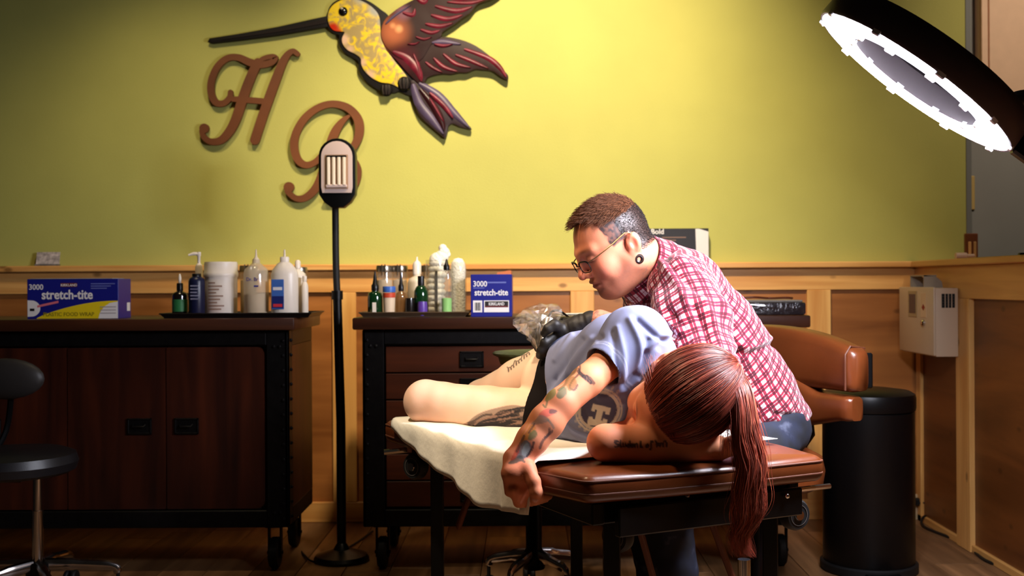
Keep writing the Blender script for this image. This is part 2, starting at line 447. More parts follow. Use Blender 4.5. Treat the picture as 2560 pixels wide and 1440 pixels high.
stroke(mb, Z1([(872, 1040, 38), (830, 1085, 40), (770, 1105, 44), (715, 1070, 50), (690, 990, 52), (702, 895, 52), (760, 795, 50), (850, 725, 46), (950, 700, 46), (1050, 728, 52), (1112, 800, 58), (1122, 890, 58), (1092, 970, 50), (1040, 1020, 40), (985, 1045, 30)]), 0.012, 0.030)
stroke(mb, Z1([(1010, 1030, 32), (1070, 1060, 44), (1106, 1130, 54), (1100, 1210, 52), (1050, 1285, 46), (980, 1330, 40), (900, 1340, 32)]), 0.012, 0.0303)
stroke(mb, Z1([(1052, 782, 20), (1010, 815, 40), (965, 880, 58), (930, 970, 62), (900, 1080, 60), (868, 1190, 58), (820, 1275, 52), (755, 1325, 46), (695, 1322, 38), (645, 1280, 36)]), 0.012, 0.0306)
mb.prism([(480 + (655 + 35 * math.cos(a)) / 2.667, (1252 + 35 * math.sin(a)) / 2.667) for a in np.linspace(0, 6.283, 16)[:-1]], 0.012, 0.0309, lambda a, b, d: W(a, b, d))
tag(mb.build('wall_letter', M_letter, angle=30), 'brown wooden script letter B behind the floor lamp head', 'letter', 'script letters on the wall')

M_blk = plain('bird_black', C(13, 8, 7), 0.6, spec=0.25)
def posmix(name, base, spots, rough=0.35, noise=None):
    """paint with soft-edged patches: spots = (px, py, radius px, softness, colour)"""
    m, nt, b = new_mat(name); g = nd(nt, 'ShaderNodeNewGeometry')
    if noise:
        n = nd(nt, 'ShaderNodeTexNoise'); n.inputs['Scale'].default_value = noise[0]; n.inputs['Detail'].default_value = 5; n.inputs['Distortion'].default_value = 1.2
        nt.links.new(g.outputs['Position'], n.inputs['Vector'])
        col = ramp(nt, n.outputs['Fac'], [(0.42, base), (0.56, noise[1])])
    else:
        rgb = nd(nt, 'ShaderNodeRGB'); rgb.outputs[0].default_value = base; col = rgb.outputs[0]
    for px, py, r, soft, c in spots:
        d = nd(nt, 'ShaderNodeVectorMath', operation='DISTANCE'); nt.links.new(g.outputs['Position'], d.inputs[0]); d.inputs[1].default_value = W(px, py, 0.03)
        R = r * YW / F
        f = nd(nt, 'ShaderNodeMapRange', interpolation_type='SMOOTHSTEP'); nt.links.new(d.outputs['Value'], f.inputs['Value'])
        f.inputs['From Min'].default_value = R * (1 - soft); f.inputs['From Max'].default_value = R * (1 + soft); f.inputs['To Min'].default_value = 1; f.inputs['To Max'].default_value = 0
        mx = nd(nt, 'ShaderNodeMix', data_type='RGBA'); nt.links.new(f.outputs[0], mx.inputs[0]); nt.links.new(col, mx.inputs[6]); mx.inputs[7].default_value = c
        col = mx.outputs[2]
    nt.links.new(col, b.inputs['Base Color']); b.inputs['Roughness'].default_value = rough; b.inputs['Specular IOR Level'].default_value = 0.2
    return m
Wf = lambda a, b, d: W(a, b, d)
q = W(1000, 230, 0)
bird = thing('hummingbird_wall_art', 'painted wooden hummingbird cutout with black beak and crimson wings on green wall', 'wall art', (q.x, YW, q.z))
body_o = [(820, 44), (826, 22), (842, 6), (868, -4), (900, -3), (930, 10), (955, 28), (975, 46), (990, 90), (1010, 140), (1035, 190), (1050, 225), (1046, 240), (1025, 242), (1000, 232), (985, 236), (958, 232), (938, 222), (915, 204), (900, 180), (898, 158), (885, 148), (862, 134), (850, 112), (850, 92), (838, 88), (824, 76), (819, 60)]
MB().prism(spl(body_o, 4, True), 0.008, 0.030, Wf, bev=0.004).build('backing', M_blk, bird)
body_i = [(823, 42), (830, 24), (846, 10), (868, 3), (898, 4), (924, 16), (944, 34), (952, 52), (954, 80), (957, 105), (972, 132), (995, 164), (1016, 190), (1028, 212), (1022, 228), (1005, 226), (980, 214), (955, 210), (934, 200), (916, 184), (906, 166), (904, 150), (890, 139), (872, 130), (860, 115), (858, 100), (864, 86), (856, 84), (840, 82), (830, 74), (824, 60)]
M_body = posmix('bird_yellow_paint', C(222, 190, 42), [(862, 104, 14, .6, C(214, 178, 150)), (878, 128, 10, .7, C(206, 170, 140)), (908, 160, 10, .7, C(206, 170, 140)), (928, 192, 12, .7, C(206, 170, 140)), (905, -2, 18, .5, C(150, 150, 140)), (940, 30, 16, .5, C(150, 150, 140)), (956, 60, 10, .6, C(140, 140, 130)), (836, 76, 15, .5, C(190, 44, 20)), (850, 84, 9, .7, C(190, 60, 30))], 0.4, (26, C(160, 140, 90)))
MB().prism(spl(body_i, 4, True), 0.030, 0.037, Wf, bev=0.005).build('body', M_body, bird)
MB().prism([(828, 42), (827, 70), (800, 75), (700, 92), (600, 105), (535, 112), (523, 108), (528, 99), (600, 88), (700, 70), (780, 52)], 0.010, 0.030, Wf, bev=0.005).build('beak', M_blk, bird)
MB().prism([(822, 52), (700, 78), (560, 104), (700, 84), (820, 62)], 0.030, 0.033, Wf).build('beak_groove', plain('bird_brown_black', C(22, 10, 9), 0.6, spec=0.25), bird)
e = MB(); qq = W(861, 34, 0.036); e.ball(qq, (0.020, 0.012, 0.020)); eye = e.build('eye', plain('bird_eye_gloss', C(12, 9, 9), 0.12), bird)
qq = W(859, 28, 0.047); MB().ball(qq, (0.006, 0.003, 0.004), 10, 6).build('highlight', plain('bird_eye_white', C(190, 180, 160), 0.3), eye)
# wings
wing_u = [(962, 60), (985, 36), (1012, 18), (1045, 0), (1080, -28), (1140, -60), (1210, -80), (1290, -92), (1312, -84), (1296, -52), (1262, -20), (1234, 2), (1206, 12), (1192, 20), (1178, 38), (1160, 50), (1142, 64), (1120, 78), (1107, 88), (1104, 98), (1080, 118), (1060, 150), (1040, 160), (1000, 150), (970, 125), (956, 95)]
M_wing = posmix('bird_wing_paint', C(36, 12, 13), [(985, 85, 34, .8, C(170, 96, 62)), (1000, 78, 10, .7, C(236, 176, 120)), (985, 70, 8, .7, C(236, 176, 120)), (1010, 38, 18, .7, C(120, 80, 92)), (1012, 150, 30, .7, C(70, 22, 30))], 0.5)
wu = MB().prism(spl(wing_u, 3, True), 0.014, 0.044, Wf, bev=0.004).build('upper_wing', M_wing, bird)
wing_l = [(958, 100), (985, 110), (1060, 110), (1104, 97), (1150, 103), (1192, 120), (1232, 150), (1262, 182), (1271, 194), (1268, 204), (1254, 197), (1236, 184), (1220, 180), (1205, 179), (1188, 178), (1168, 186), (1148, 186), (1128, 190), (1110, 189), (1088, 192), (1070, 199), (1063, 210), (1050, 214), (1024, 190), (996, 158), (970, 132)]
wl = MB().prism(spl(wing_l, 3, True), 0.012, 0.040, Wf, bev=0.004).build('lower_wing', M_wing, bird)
def feather(pts, wd, d, parent, mat, name='feather'):
    s = spl(pts, 6); v = []; f = []; m = len(s)
    for i, (x, y) in enumerate(s):
        x0, y0 = s[max(i - 1, 0)]; x1, y1 = s[min(i + 1, m - 1)]
        L = math.hypot(x1 - x0, y1 - y0) or 1; nx, ny = -(y1 - y0) / L, (x1 - x0) / L
        t = i / (m - 1); h = wd * (math.sin(math.pi * min(1, t * 0.85 + 0.12)) ** 0.8) / 2 + 0.2
        v += [W(x + nx * h, y + ny * h, d - 0.002), W(x + nx * h * .5, y + ny * h * .5, d + 0.005), W(x, y, d + 0.007), W(x - nx * h * .5, y - ny * h * .5, d + 0.005), W(x - nx * h, y - ny * h, d - 0.002)]
    for i in range(m - 1):
        for k in range(4): f.append((5 * i + k, 5 * (i + 1) + k, 5 * (i + 1) + k + 1, 5 * i + k + 1))
        f.append((5 * i + 4, 5 * i + 9, 5 * i + 5, 5 * i))
    f.append((0, 1, 2, 3, 4)); f.append(tuple(range(5 * m - 1, 5 * m - 6, -1)))
    return MB().add(v, f).build(name, mat, parent, angle=80)
M_crim = plain('bird_crimson', C(104, 24, 42), 0.42, noise=0.4, nscale=30)
M_dkfe = plain('bird_dark_feather', C(44, 14, 18), 0.35)
M_viol = plain('bird_violet', C(78, 66, 92), 0.42, noise=0.2, nscale=20)
for pts, wd in [([(1070, -20), (1150, 2), (1234, -8)], 18), ([(1120, 12), (1180, 14), (1232, -2)], 9), ([(1090, 22), (1140, 34), (1182, 24)], 15), ([(1080, 44), (1120, 54), (1158, 44)], 14), ([(1066, 66), (1100, 72), (1134, 64)], 13), ([(1054, 80), (1080, 88), (1102, 82)], 11), ([(1042, 98), (1062, 104), (1082, 99)], 8), ([(1022, 116), (1040, 116), (1052, 110)], 6)]:
    feather(pts, wd, 0.044, wu, M_crim)
for pts, wd in [([(1040, -2), (1062, 12), (1074, -8)], 14), ([(1010, 38), (1034, 44), (1040, 28)], 12)]: feather(pts, wd, 0.044, wu, M_crim)
feather([(968, 66), (990, 45), (1030, 20)], 8, 0.044, wu, M_viol)
for pts, wd in [([(1162, 128), (1220, 150), (1250, 174), (1266, 198)], 15), ([(1140, 142), (1180, 158), (1222, 176)], 12), ([(1110, 140), (1140, 164), (1178, 174)], 12), ([(1086, 150), (1110, 172), (1146, 184)], 12), ([(1066, 160), (1084, 174), (1108, 186)], 10)]:
    feather(pts, wd, 0.040, wl, M_crim)
feather([(1082, 112), (1110, 110), (1154, 116)], 16, 0.040, wl, M_viol); feather([(1088, 116), (1110, 120), (1134, 116)], 9, 0.042, wl, M_crim)
feather([(985, 134), (1020, 150), (1046, 180), (1056, 208)], 26, 0.040, wl, M_crim); feather([(1036, 140), (1048, 170), (1056, 204)], 9, 0.043, wl, M_crim)
# tail and feet
tail = MB().prism(spl([(1028, 206), (1032, 236), (1040, 268), (1054, 296), (1082, 322), (1106, 342), (1114, 348), (1120, 332), (1122, 318), (1134, 312), (1152, 320), (1180, 326), (1166, 308), (1148, 284), (1124, 258), (1098, 234), (1066, 216), (1046, 206)], 3, True), 0.010, 0.034, Wf, bev=0.004).build('tail', plain('bird_tail_paint', C(34, 12, 20), 0.5), bird)
feather([(1034, 214), (1050, 262), (1080, 300), (1110, 338)], 24, 0.034, tail, M_viol, 'tail_feather')
feather([(1052, 226), (1086, 270), (1104, 304), (1112, 330)], 20, 0.036, tail, M_dkfe, 'tail_feather')
feather([(1076, 250), (1094, 280), (1110, 308)], 8, 0.040, tail, M_crim, 'tail_feather')
feather([(1050, 212), (1096, 242), (1136, 286), (1174, 322)], 22, 0.035, tail, M_viol, 'tail_feather')
feather([(1076, 236), (1112, 268), (1134, 300)], 14, 0.039, tail, M_crim, 'tail_feather')
for px, py, r in ((1013, 213, 0.029), (969, 229, 0.026)):
    qq = W(px, py, 0.036); ft = MB().ball(qq, (r, 0.012, r * 1.05), 16, 8).build('foot', M_blk, bird)
    for k in (-1, 0, 1): MB().tube([qq + Vector((k * r * .5, -0.012, r * .7)), qq + Vector((k * r * .55, -0.0155, 0)), qq + Vector((k * r * .4, -0.010, -r * .75))], r * .16, 6).build('toe', plain('bird_toe', C(34, 24, 20), 0.5), ft)
# ------------------------------------------------------------------ sideboards on casters
M_top = wood('sideboard_top_wood', C(42, 20, 11), C(74, 38, 20), 'x', 5, 14, 0.38, 0.4, vary=0.05)
M_door = wood('sideboard_door_wood', C(34, 11, 6), C(70, 28, 12), 'z', 6, 12, 0.42, 0.35, vary=0.18)
M_drawer = wood('sideboard_drawer_wood', C(50, 20, 9), C(92, 42, 18), 'x', 5, 12, 0.42, 0.35, vary=0.15)
M_iron = plain('black_iron', C(20, 18, 18), 0.45, metal=0.6, noise=0.3, nscale=40, bump=0.08, bscale=300)
M_blackm = plain('black_metal', C(10, 10, 11), 0.35, metal=0.4)
M_rub = plain('black_rubber', C(12, 11, 11), 0.6)
M_chrome = plain('chrome', C(205, 200, 196), 0.14, metal=1.0)
def caster(mb_wheel, mb_fork, c, r, h):
    """fork and wheel standing on the floor at c"""
    x, y = c
    mb_wheel.lathe([(r * .35, -0.016), (r * .9, -0.016), (r, -0.010), (r, 0.010), (r * .9, 0.016), (r * .35, 0.016)], (0, 0, 0), 20, Matrix.Translation((x, y, r)) @ Matrix.Rotation(math.radians(90), 4, 'Y'))
    mb_fork.box(x - 0.024, x - 0.018, y - 0.014, y + 0.014, r * .7, h, 0.002); mb_fork.box(x + 0.018, x + 0.024, y - 0.014, y + 0.014, r * .7, h, 0.002)
    mb_fork.box(x - 0.03, x + 0.03, y - 0.03, y + 0.03, h - 0.008, h, 0.002)
    mb_fork.lathe([(0.006, -0.028), (0.006, 0.028)], (0, 0, 0), 8, Matrix.Translation((x, y, r)) @ Matrix.Rotation(math.radians(90), 4, 'Y'))
RIVET = None
def sideboard(x0, x1, yf, yb_, zt, label, doors):
    global RIVET
    t = thing('sideboard', label, 'sideboard', ((x0 + x1) / 2, (yf + yb_) / 2, 0), 'industrial sideboards along the wall')
    MB().box(x0, x1, yf, yb_, zt - 0.042, zt, 0.006, seg=2).build('top', M_top, t)
    xa, xb, ya, yz = x0 + 0.03, x1 - 0.03, yf + 0.03, yb_ - 0.02
    zb = 0.155
    MB().box(xa + 0.01, xb - 0.01, ya + 0.03, yz, zb + 0.01, zt - 0.043).build('carcass', plain('carcass_dark', C(20, 11, 8), 0.6), t, smooth=False)
    for fx0, fx1 in ((xa, xa + 0.075), (xb - 0.075, xb)):
        p = MB().box(fx0, fx1, ya, ya + 0.03, zb, zt - 0.043, 0.003)
        p.box(fx0 if fx0 == xa else xb - 0.012, xa + 0.012 if fx0 == xa else fx1, ya, ya + 0.075, zb, zt - 0.043, 0.003)
        po = p.build('corner_post', M_iron, t)
        rv = []
        for k in range(13):
            z = zb + 0.03 + k * (zt - 0.11 - zb) / 12
            if k in (0, 1, 11, 12) or fx0 == xa or True:
                rv.append(((fx0 + 0.016 if fx0 == xa else fx1 - 0.016), ya - 0.001, z))
                rv.append(((xa - 0.001) if fx0 == xa else xb + 0.001, ya + 0.05, z))
        for z in (zb + 0.05, zt - 0.10):
            for d in (0.028, 0.048): rv.append(((fx0 + d) if fx0 == xa else fx1 - d, ya - 0.001, z))
        for c_ in rv:
            if RIVET is None: RIVET = MB().ball((0, 0, 0.0065), (0.0065, 0.0055, 0.0065), 8, 5).build('rivet', M_iron).data; o_ = [x for x in COL.objects if x.data == RIVET][0]
            else: o_ = bpy.data.objects.new('rivet', RIVET); COL.objects.link(o_)
            o_.parent = po; o_.location = Vector(c_) - ORG[po] - Vector((0, 0, 0.0065)); ORG[o_] = Vector(c_)
    MB().box(xa + 0.075, xb - 0.075, ya + 0.001, ya + 0.03, zt - 0.095, zt - 0.043, 0.003).build('top_rail', M_iron, t)
    MB().box(xa + 0.075, xb - 0.075, ya + 0.001, ya + 0.03, zb, zb + 0.06, 0.003).build('bottom_rail', M_iron, t)
    for sx, xx in ((-1, xa), (1, xb)):
        MB().box(xx - 0.006 if sx > 0 else xx, xx if sx > 0 else xx + 0.006, ya + 0.075, yz, zb + 0.06, zt - 0.1).build('side_panel', M_door, t, smooth=False)
        MB().box(xx - 0.01 if sx > 0 else xx, xx if sx > 0 else xx + 0.01, ya + 0.075, yz, zt - 0.1, zt - 0.043, 0.002).build('side_rail', M_iron, t)
        MB().box(xx - 0.01 if sx > 0 else xx, xx if sx > 0 else xx + 0.01, ya + 0.075, yz, zb, zb + 0.06, 0.002).build('side_rail', M_iron, t)
    za, zz = zb + 0.066, zt - 0.101
    xi0, xi1 = xa + 0.081, xb - 0.081
    def pull(parent, cx, cz):
        w_, h_ = 0.042, 0.028
        fr = MB()
        for a in ((cx - w_, cx + w_, cz + h_ - 0.006, cz + h_), (cx - w_, cx + w_, cz - h_, cz - h_ + 0.006), (cx - w_, cx - w_ + 0.006, cz - h_, cz + h_), (cx + w_ - 0.006, cx + w_, cz - h_, cz + h_)):
            fr.box(a[0], a[1], ya - 0.004, ya + 0.003, a[2], a[3], 0.001)
        fr.box(cx - w_, cx + w_, ya - 0.001, ya + 0.003, cz - h_, cz + h_)
        fr.tube([(cx - 0.022, ya - 0.004, cz + 0.006), (cx - 0.018, ya - 0.012, cz), (cx + 0.018, ya - 0.012, cz), (cx + 0.022, ya - 0.004, cz + 0.006)], 0.003, 6)
        fr.build('pull', M_iron, parent)
    if doors:
        n = 4; wd = (xi1 - xi0) / n
        for k in range(n):
            a, b = xi0 + k * wd + 0.002, xi0 + (k + 1) * wd - 0.002
            c_ = 0.028; rx = lambda side: c_ if side else 0.0015
            L, R = (k in (0, 2)), (k in (1, 3))
            poly = []
            def corner(cx, cz, sx, sz, rr):
                return [(cx + sx * rr * (math.cos(q) - 1), cz + sz * rr * (math.sin(q) - 1)) for q in np.linspace(0, math.pi / 2, 5)]
            poly += corner(b, zz, 1, 1, c_ if k == 3 else 0.004)
            poly += corner(a, zz, -1, 1, c_ if k == 0 else 0.004)[::-1]
            poly += corner(a, za, -1, -1, c_ if k == 0 else 0.004)
            poly += corner(b, za, 1, -1, c_ if k == 3 else 0.004)[::-1]
            d = MB().prism(poly, ya + 0.024, ya + 0.004, lambda p, q, y: (p, y, q)).build('door', M_door, t, angle=30)
            pull(d, b - 0.09 if k % 2 == 0 else a + 0.07, 0.51)
    else:
        rows, cols = 6, 2
        hh = (zz - za) / rows
        wd = (xi1 - xi0 - 0.05) / cols
        for c_ in range(cols):
            a = xi0 + c_ * (wd + 0.05); b = a + wd
            for r_ in range(rows):
                z1 = zz - r_ * hh - 0.002; z0 = zz - (r_ + 1) * hh + 0.003
                d = MB().box(a, b, ya + 0.004, ya + 0.024, z0, z1, 0.002).build('drawer', M_drawer, t)
                pull(d, a + (0.30 if c_ == 0 else wd - 0.30), (z0 + z1) / 2)
        MB().box(xi0 + wd + 0.003, xi0 + wd + 0.047, ya + 0.001, ya + 0.03, zb + 0.06, zt - 0.095, 0.002).build('middle_post', M_iron, t)
    for cx in (xa + 0.06, xb - 0.06):
        for cy in (ya + 0.06, yz - 0.05):
            wh, fk = MB(), MB(); caster(wh, fk, (cx, cy), 0.055, zb)
            q_ = fk.build('caster', M_iron, t); wh.build('wheel', M_rub, q_)
    return t
ZT = 0.885
YF, YB = 3.87, 4.36
sideboard(-2.40, -0.800, YF, YB, ZT, 'dark wood sideboard with iron frame and doors, left of the floor lamp', True)
sideboard(-0.600, 0.985, YF, YB, ZT, 'dark wood sideboard with drawers behind the tattoo table', False)

# ------------------------------------------------------------------ unlit floor lamp with four tubes
lx, ly = P(854, 1390, 4.06).x, 4.06
lamp = thing('floor_lamp', 'black floor lamp with unlit four tube head, between the two sideboards', 'lamp', (lx, ly, 0))
MB().lathe([(0.0, 0.0), (0.098, 0.0), (0.100, 0.010), (0.092, 0.022), (0.06, 0.032), (0.030, 0.042), (0.020, 0.060), (0.016, 0.065)], (lx, ly, 0), 32).build('base', M_blackm, lamp)
pt = P(843, 735, ly); pu = P(840, 520, ly)
MB().tube([(lx, ly, 0.06), (lx, ly, 0.5), (pt.x, ly, pt.z)], [0.017, 0.017, 0.016], 14).build('pole', M_blackm, lamp)
MB().tube([(pt.x, ly, pt.z - 0.02), (pt.x, ly, pt.z + 0.012)], 0.021, 14).build('collar', M_blackm, lamp)
MB().tube(spl([(pt.x, ly, pt.z), (pt.x - 0.003, ly - 0.004, pt.z + 0.1), (pu.x, ly - 0.012, pu.z - 0.04), (pu.x + 0.003, ly - 0.03, pu.z + 0.012)], 6), 0.0125, 12).build('gooseneck', M_rub, lamp)
hc = P(845, 428, ly - 0.05)
sh = MB()
hw, hh = 0.066, 0.118
outl = []
for a in np.linspace(0, math.pi, 13): outl.append((hw * math.cos(a), 0.052 + 0.064 * math.sin(a)))
outl += [(-hw, -0.06), (-hw * .98, -0.085), (-hw * .72, -0.112), (-0.022, -0.132), (0.022, -0.132), (hw * .72, -0.112), (hw * .98, -0.085), (hw, -0.06)]
hyf = ly - 0.085
sh.prism(outl, hyf + 0.055, hyf + 0.012, lambda a, b, d: (hc.x + a, d, hc.z + b), bev=0.006)
shade = sh.build('head', M_blackm, lamp)
# rim and tray
inn = []
for a in np.linspace(0, math.pi, 13): inn.append((0.056 * math.cos(a), 0.050 + 0.055 * math.sin(a)))
inn += [(-0.056, -0.060), (-0.052, -0.080), (0.052, -0.080), (0.056, -0.060)]
MB().prism(inn, hyf + 0.012, hyf + 0.006, lambda a, b, d: (hc.x + a, d, hc.z + b), bev=0.003).build('reflector_rim', plain('lamp_white_plastic', C(206, 182, 172), 0.4), shade)
MB().box(hc.x - 0.041, hc.x + 0.041, hyf + 0.0035, hyf + 0.0062, hc.z - 0.066, hc.z + 0.056, 0.002).build('reflector', plain('lamp_reflector', C(176, 140, 112), 0.3), shade)
for k in range(4):
    x = hc.x + (k - 1.5) * 0.0185
    MB().tube([(x, hyf - 0.003, hc.z - 0.052), (x, hyf - 0.003, hc.z + 0.046)], 0.0062, 10).build('tube', plain('lamp_tube_white', C(240, 222, 196), 0.35), shade)
MB().box(hc.x - 0.038, hc.x + 0.038, hyf - 0.006, hyf + 0.006, hc.z - 0.062, hc.z - 0.050, 0.003).build('tube_holder', plain('lamp_white_plastic', C(206, 182, 172), 0.4), shade)
MB().box(hc.x - 0.036, hc.x + 0.036, hyf - 0.004, hyf + 0.006, hc.z + 0.046, hc.z + 0.053, 0.002).build('tube_clip', M_blackm, shade)

# ------------------------------------------------------------------ bright ring lamp on its arm
RC = P(2285, 205, 2.40)
vray = (RC - Vector((0, 0, EYE))).normalized()
maj = P(2515, 370, 2.40) - P(2055, 40, 2.40); maj = (maj - vray * maj.dot(vray)).normalized()
dwn = vray.cross(maj); dwn = dwn if dwn.z < 0 else -dwn
axn = (dwn * 0.985 - vray * 0.172).normalized()                  # where it shines: down and to the left
mnr = axn.cross(maj)
MR = Matrix((( maj.x, mnr.x, axn.x, RC.x), (maj.y, mnr.y, axn.y, RC.y), (maj.z, mnr.z, axn.z, RC.z), (0, 0, 0, 1)))
ring = thing('ring_lamp', 'black ring lamp with glowing white tube, upper right', 'lamp', (1.32, 2.62, 0))
Ro, Ri = 0.243, 0.158
def annulus(mb, prof, n=72):
    v = []; f = []; m = len(prof)
    for k in range(n):
        a = 2 * math.pi * k / n
        for r, z in prof: v.append((r * math.cos(a), r * math.sin(a), z))
    for k in range(n):
        k2 = (k + 1) % n
        for i in range(m):
            i2 = (i + 1) % m
            f.append((k * m + i, k2 * m + i, k2 * m + i2, k * m + i2))
    return mb.add(v, f, MR)
annulus(MB(), [(Ro + 0.002, 0.002), (Ro + 0.005, -0.004), (Ro + 0.002, -0.050), (Ro - 0.012, -0.066), (Ri + 0.02, -0.066), (Ri - 0.003, -0.05), (Ri - 0.003, -0.002), (Ri + 0.001, -0.002), (Ri + 0.001, -0.012), (Ro - 0.003, -0.012), (Ro - 0.003, 0.002)]).build('housing', plain('ring_housing', C(92, 80, 84), 0.45), ring, angle=40)
M_glow = bpy.data.materials.new('ring_tube_glow'); M_glow.use_nodes = True
nt = M_glow.node_tree; nt.nodes.clear()
em = nd(nt, 'ShaderNodeEmission'); em.inputs[0].default_value = (0.86, 0.88, 1.0, 1); em.inputs[1].default_value = 210.0
om = nd(nt, 'ShaderNodeOutputMaterial'); nt.links.new(em.outputs[0], om.inputs[0])
annulus(MB(), [(Ri + 0.003, -0.011), (Ri + 0.003, -0.004), (Ri + 0.012, 0.004), (Ro - 0.012, 0.004), (Ro - 0.004, -0.004), (Ro - 0.004, -0.011)]).build('glowing_tube', M_glow, ring, angle=60)
M_clip = plain('clip_clear', C(235, 235, 245), 0.3)
for k in range(10):
    a = 2 * math.pi * (k + 0.3) / 10
    Mk = MR @ Matrix.Rotation(a, 4, 'Z')
    MB().box(Ri - 0.004, Ri + 0.006, -0.011, 0.011, -0.008, 0.008, 0.002, Mk).build('clip', M_clip, ring)
    MB().box(Ro - 0.006, Ro + 0.004, -0.011, 0.011, -0.008, 0.008, 0.002, Mk).build('clip', M_clip, ring)
kn = RC + maj * 0.262 - axn * 0.022
MB().box(-0.03, 0.035, -0.022, 0.022, -0.045, 0.03, 0.006, MR @ Matrix.Translation((0.275, 0, -0.028))).build('knuckle', M_blackm, ring)
MB().lathe([(0.016, -0.03), (0.018, -0.026), (0.018, 0.026), (0.016, 0.03)], (0, 0, 0), 14, MR @ Matrix.Translation((0.285, 0, -0.03)) @ Matrix.Rotation(math.radians(90), 4, 'X')).build('knob', M_blackm, ring)
k2 = RC + maj * 0.285 - axn * 0.055
MB().tube(spl([P(2500, 272, 2.42), P(2530, 252, 2.44), P(2570, 243, 2.46), P(2640, 250, 2.5), Vector((1.32, 2.62, 1.30))], 5), 0.017, 12).build('arm', plain('lamp_arm_grey', C(74, 66, 64), 0.4), ring)
MB().tube([(1.32, 2.62, 0.03), (1.32, 2.62, 1.33)], 0.014, 12).build('stand_pole', M_blackm, ring)
MB().lathe([(0.0, 0.0), (0.17, 0.0), (0.175, 0.010), (0.16, 0.024), (0.03, 0.036), (0.018, 0.06)], (1.32, 2.62, 0), 32).build('stand_base', M_blackm, ring)
MB().tube([P(2556, 300, 2.42), P(2548, 345, 2.40), P(2556, 372, 2.40)], 0.008, 8).build('cable', M_rub, ring)

# ------------------------------------------------------------------ tattoo table
ZTB = 0.62
UX = Vector((-0.45, 0.893, 0)).normalized(); RX = Vector((UX.y, -UX.x, 0))
T0 = Vector((0.39, 2.32, 0))
def TP(t, r, z): return T0 + UX * t + RX * r + Vector((0, 0, z))
M_leather = plain('brown_leather', C(94, 45, 18), 0.30, noise=0.14, nscale=9, bump=0.05, bscale=420, coat=0.15)
M_thread = plain('leather_stitch', C(86, 42, 20), 0.6)
table = thing('tattoo_table', 'brown leather tattoo table with black steel frame under the lying person', 'table', TP(0.55, 0, 0))
def pad(poly, z0, z1, name, rr=0.022):
    """upholstered pad with rounded edges from a plan outline of (t, r)"""
    s = spl(poly, 1, True); c = np.mean(np.array(poly), axis=0); v = []; f = []
    def inset(d):
        out = []; n = len(poly)
        for i in range(n):
            p0, p1, p2 = np.array(poly[i - 1]), np.array(poly[i]), np.array(poly[(i + 1) % n])
            e1 = (p1 - p0) / np.linalg.norm(p1 - p0); e2 = (p2 - p1) / np.linalg.norm(p2 - p1)
            n1 = np.array([-e1[1], e1[0]]); n2 = np.array([-e2[1], e2[0]])
            bis = n1 + n2; bis = bis / (bis @ bis) * 2 / 1.0
            out.append(p1 + bis * d * 0.5 * 1.0 if False else p1 + (n1 + n2) / (1 + n1 @ n2) * d)
        return out
    area = sum(poly[i][0] * poly[(i + 1) % len(poly)][1] - poly[(i + 1) % len(poly)][0] * poly[i][1] for i in range(len(poly)))
    sg = 1 if area > 0 else -1
    rings = []
    for a in np.linspace(-90, 90, 9):
        d = rr * (1 - math.cos(math.radians(a))); z = (z0 + rr if a < 0 else z1 - rr) + rr * math.sin(math.radians(a))
        rings.append([TP(p[0], p[1], z) for p in inset(sg * d)])
    rings.append([TP(*(c + (np.array(p) - c) * 0.72), z1 + 0.005) for p in inset(sg * rr)])
    rings.append([TP(*(c + (np.array(p) - c) * 0.35), z1 + 0.007) for p in inset(sg * rr)])
    n = len(poly)
    for R_ in rings: v += R_
    for i in range(len(rings) - 1):
        for k in range(n):
            k2_ = (k + 1) % n
            f.append((i * n + k, i * n + k2_, (i + 1) * n + k2_, (i + 1) * n + k))
    f.append(tuple(range(n - 1, -1, -1))); f.append(tuple(range((len(rings) - 1) * n, len(rings) * n)))
    o = MB().add(v, f).build(name, M_leather, table, angle=60)
    # two rows of stitching round the edge
    for zz_, nm in ((z1 - 0.012, 'piping'), (z0 + 0.02, 'piping')):
        MB().tube([TP(p[0], p[1], zz_) for p in inset(sg * 0.0015)], 0.0022, 6, closed=True).build(nm, M_thread, o)
    return o
def rounded(poly, r, n=5):
    out = []; m = len(poly)
    for i in range(m):
        p0, p1, p2 = (np.array(poly[j % m], float) for j in (i - 1, i, i + 1))
        a = p1 + (p0 - p1) / np.linalg.norm(p0 - p1) * r; b = p1 + (p2 - p1) / np.linalg.norm(p2 - p1) * r
        for k in range(n):
            t = k / (n - 1); out.append(tuple((1 - t) ** 2 * a + 2 * t * (1 - t) * p1 + t * t * b))
    return out
pad(rounded([(0.018, -0.298), (0.000, -0.14), (-0.006, 0.0), (-0.006, 0.14), (0.000, 0.298), (0.19, 0.335), (0.255, 0.335), (0.255, -0.335), (0.19, -0.335)], 0.022, 5), ZTB - 0.058, ZTB, 'head_cushion')
pad(rounded([(0.262, -0.335), (0.262, 0.335), (1.10, 0.335), (1.10, -0.335)], 0.03, 5), ZTB - 0.062, ZTB, 'body_cushion')
fr = MB()
def tbar(mb, a, b, w_, h_):
    a, b = Vector(a), Vector(b); d = (b - a); L = d.length
    mb.box(-w_ / 2, w_ / 2, 0, L, -h_ / 2, h_ / 2, 0.003, Matrix.Translation(a) @ Vector((0, 1, 0)).rotation_difference(d).to_matrix().to_4x4())
for r in (-0.25, 0.25): tbar(fr, TP(0.05, r, ZTB - 0.085), TP(1.06, r, ZTB - 0.085), 0.03, 0.045)
for tt in (0.07, 0.30, 0.62, 1.04): tbar(fr, TP(tt, -0.25, ZTB - 0.085), TP(tt, 0.25, ZTB - 0.085), 0.03, 0.045)
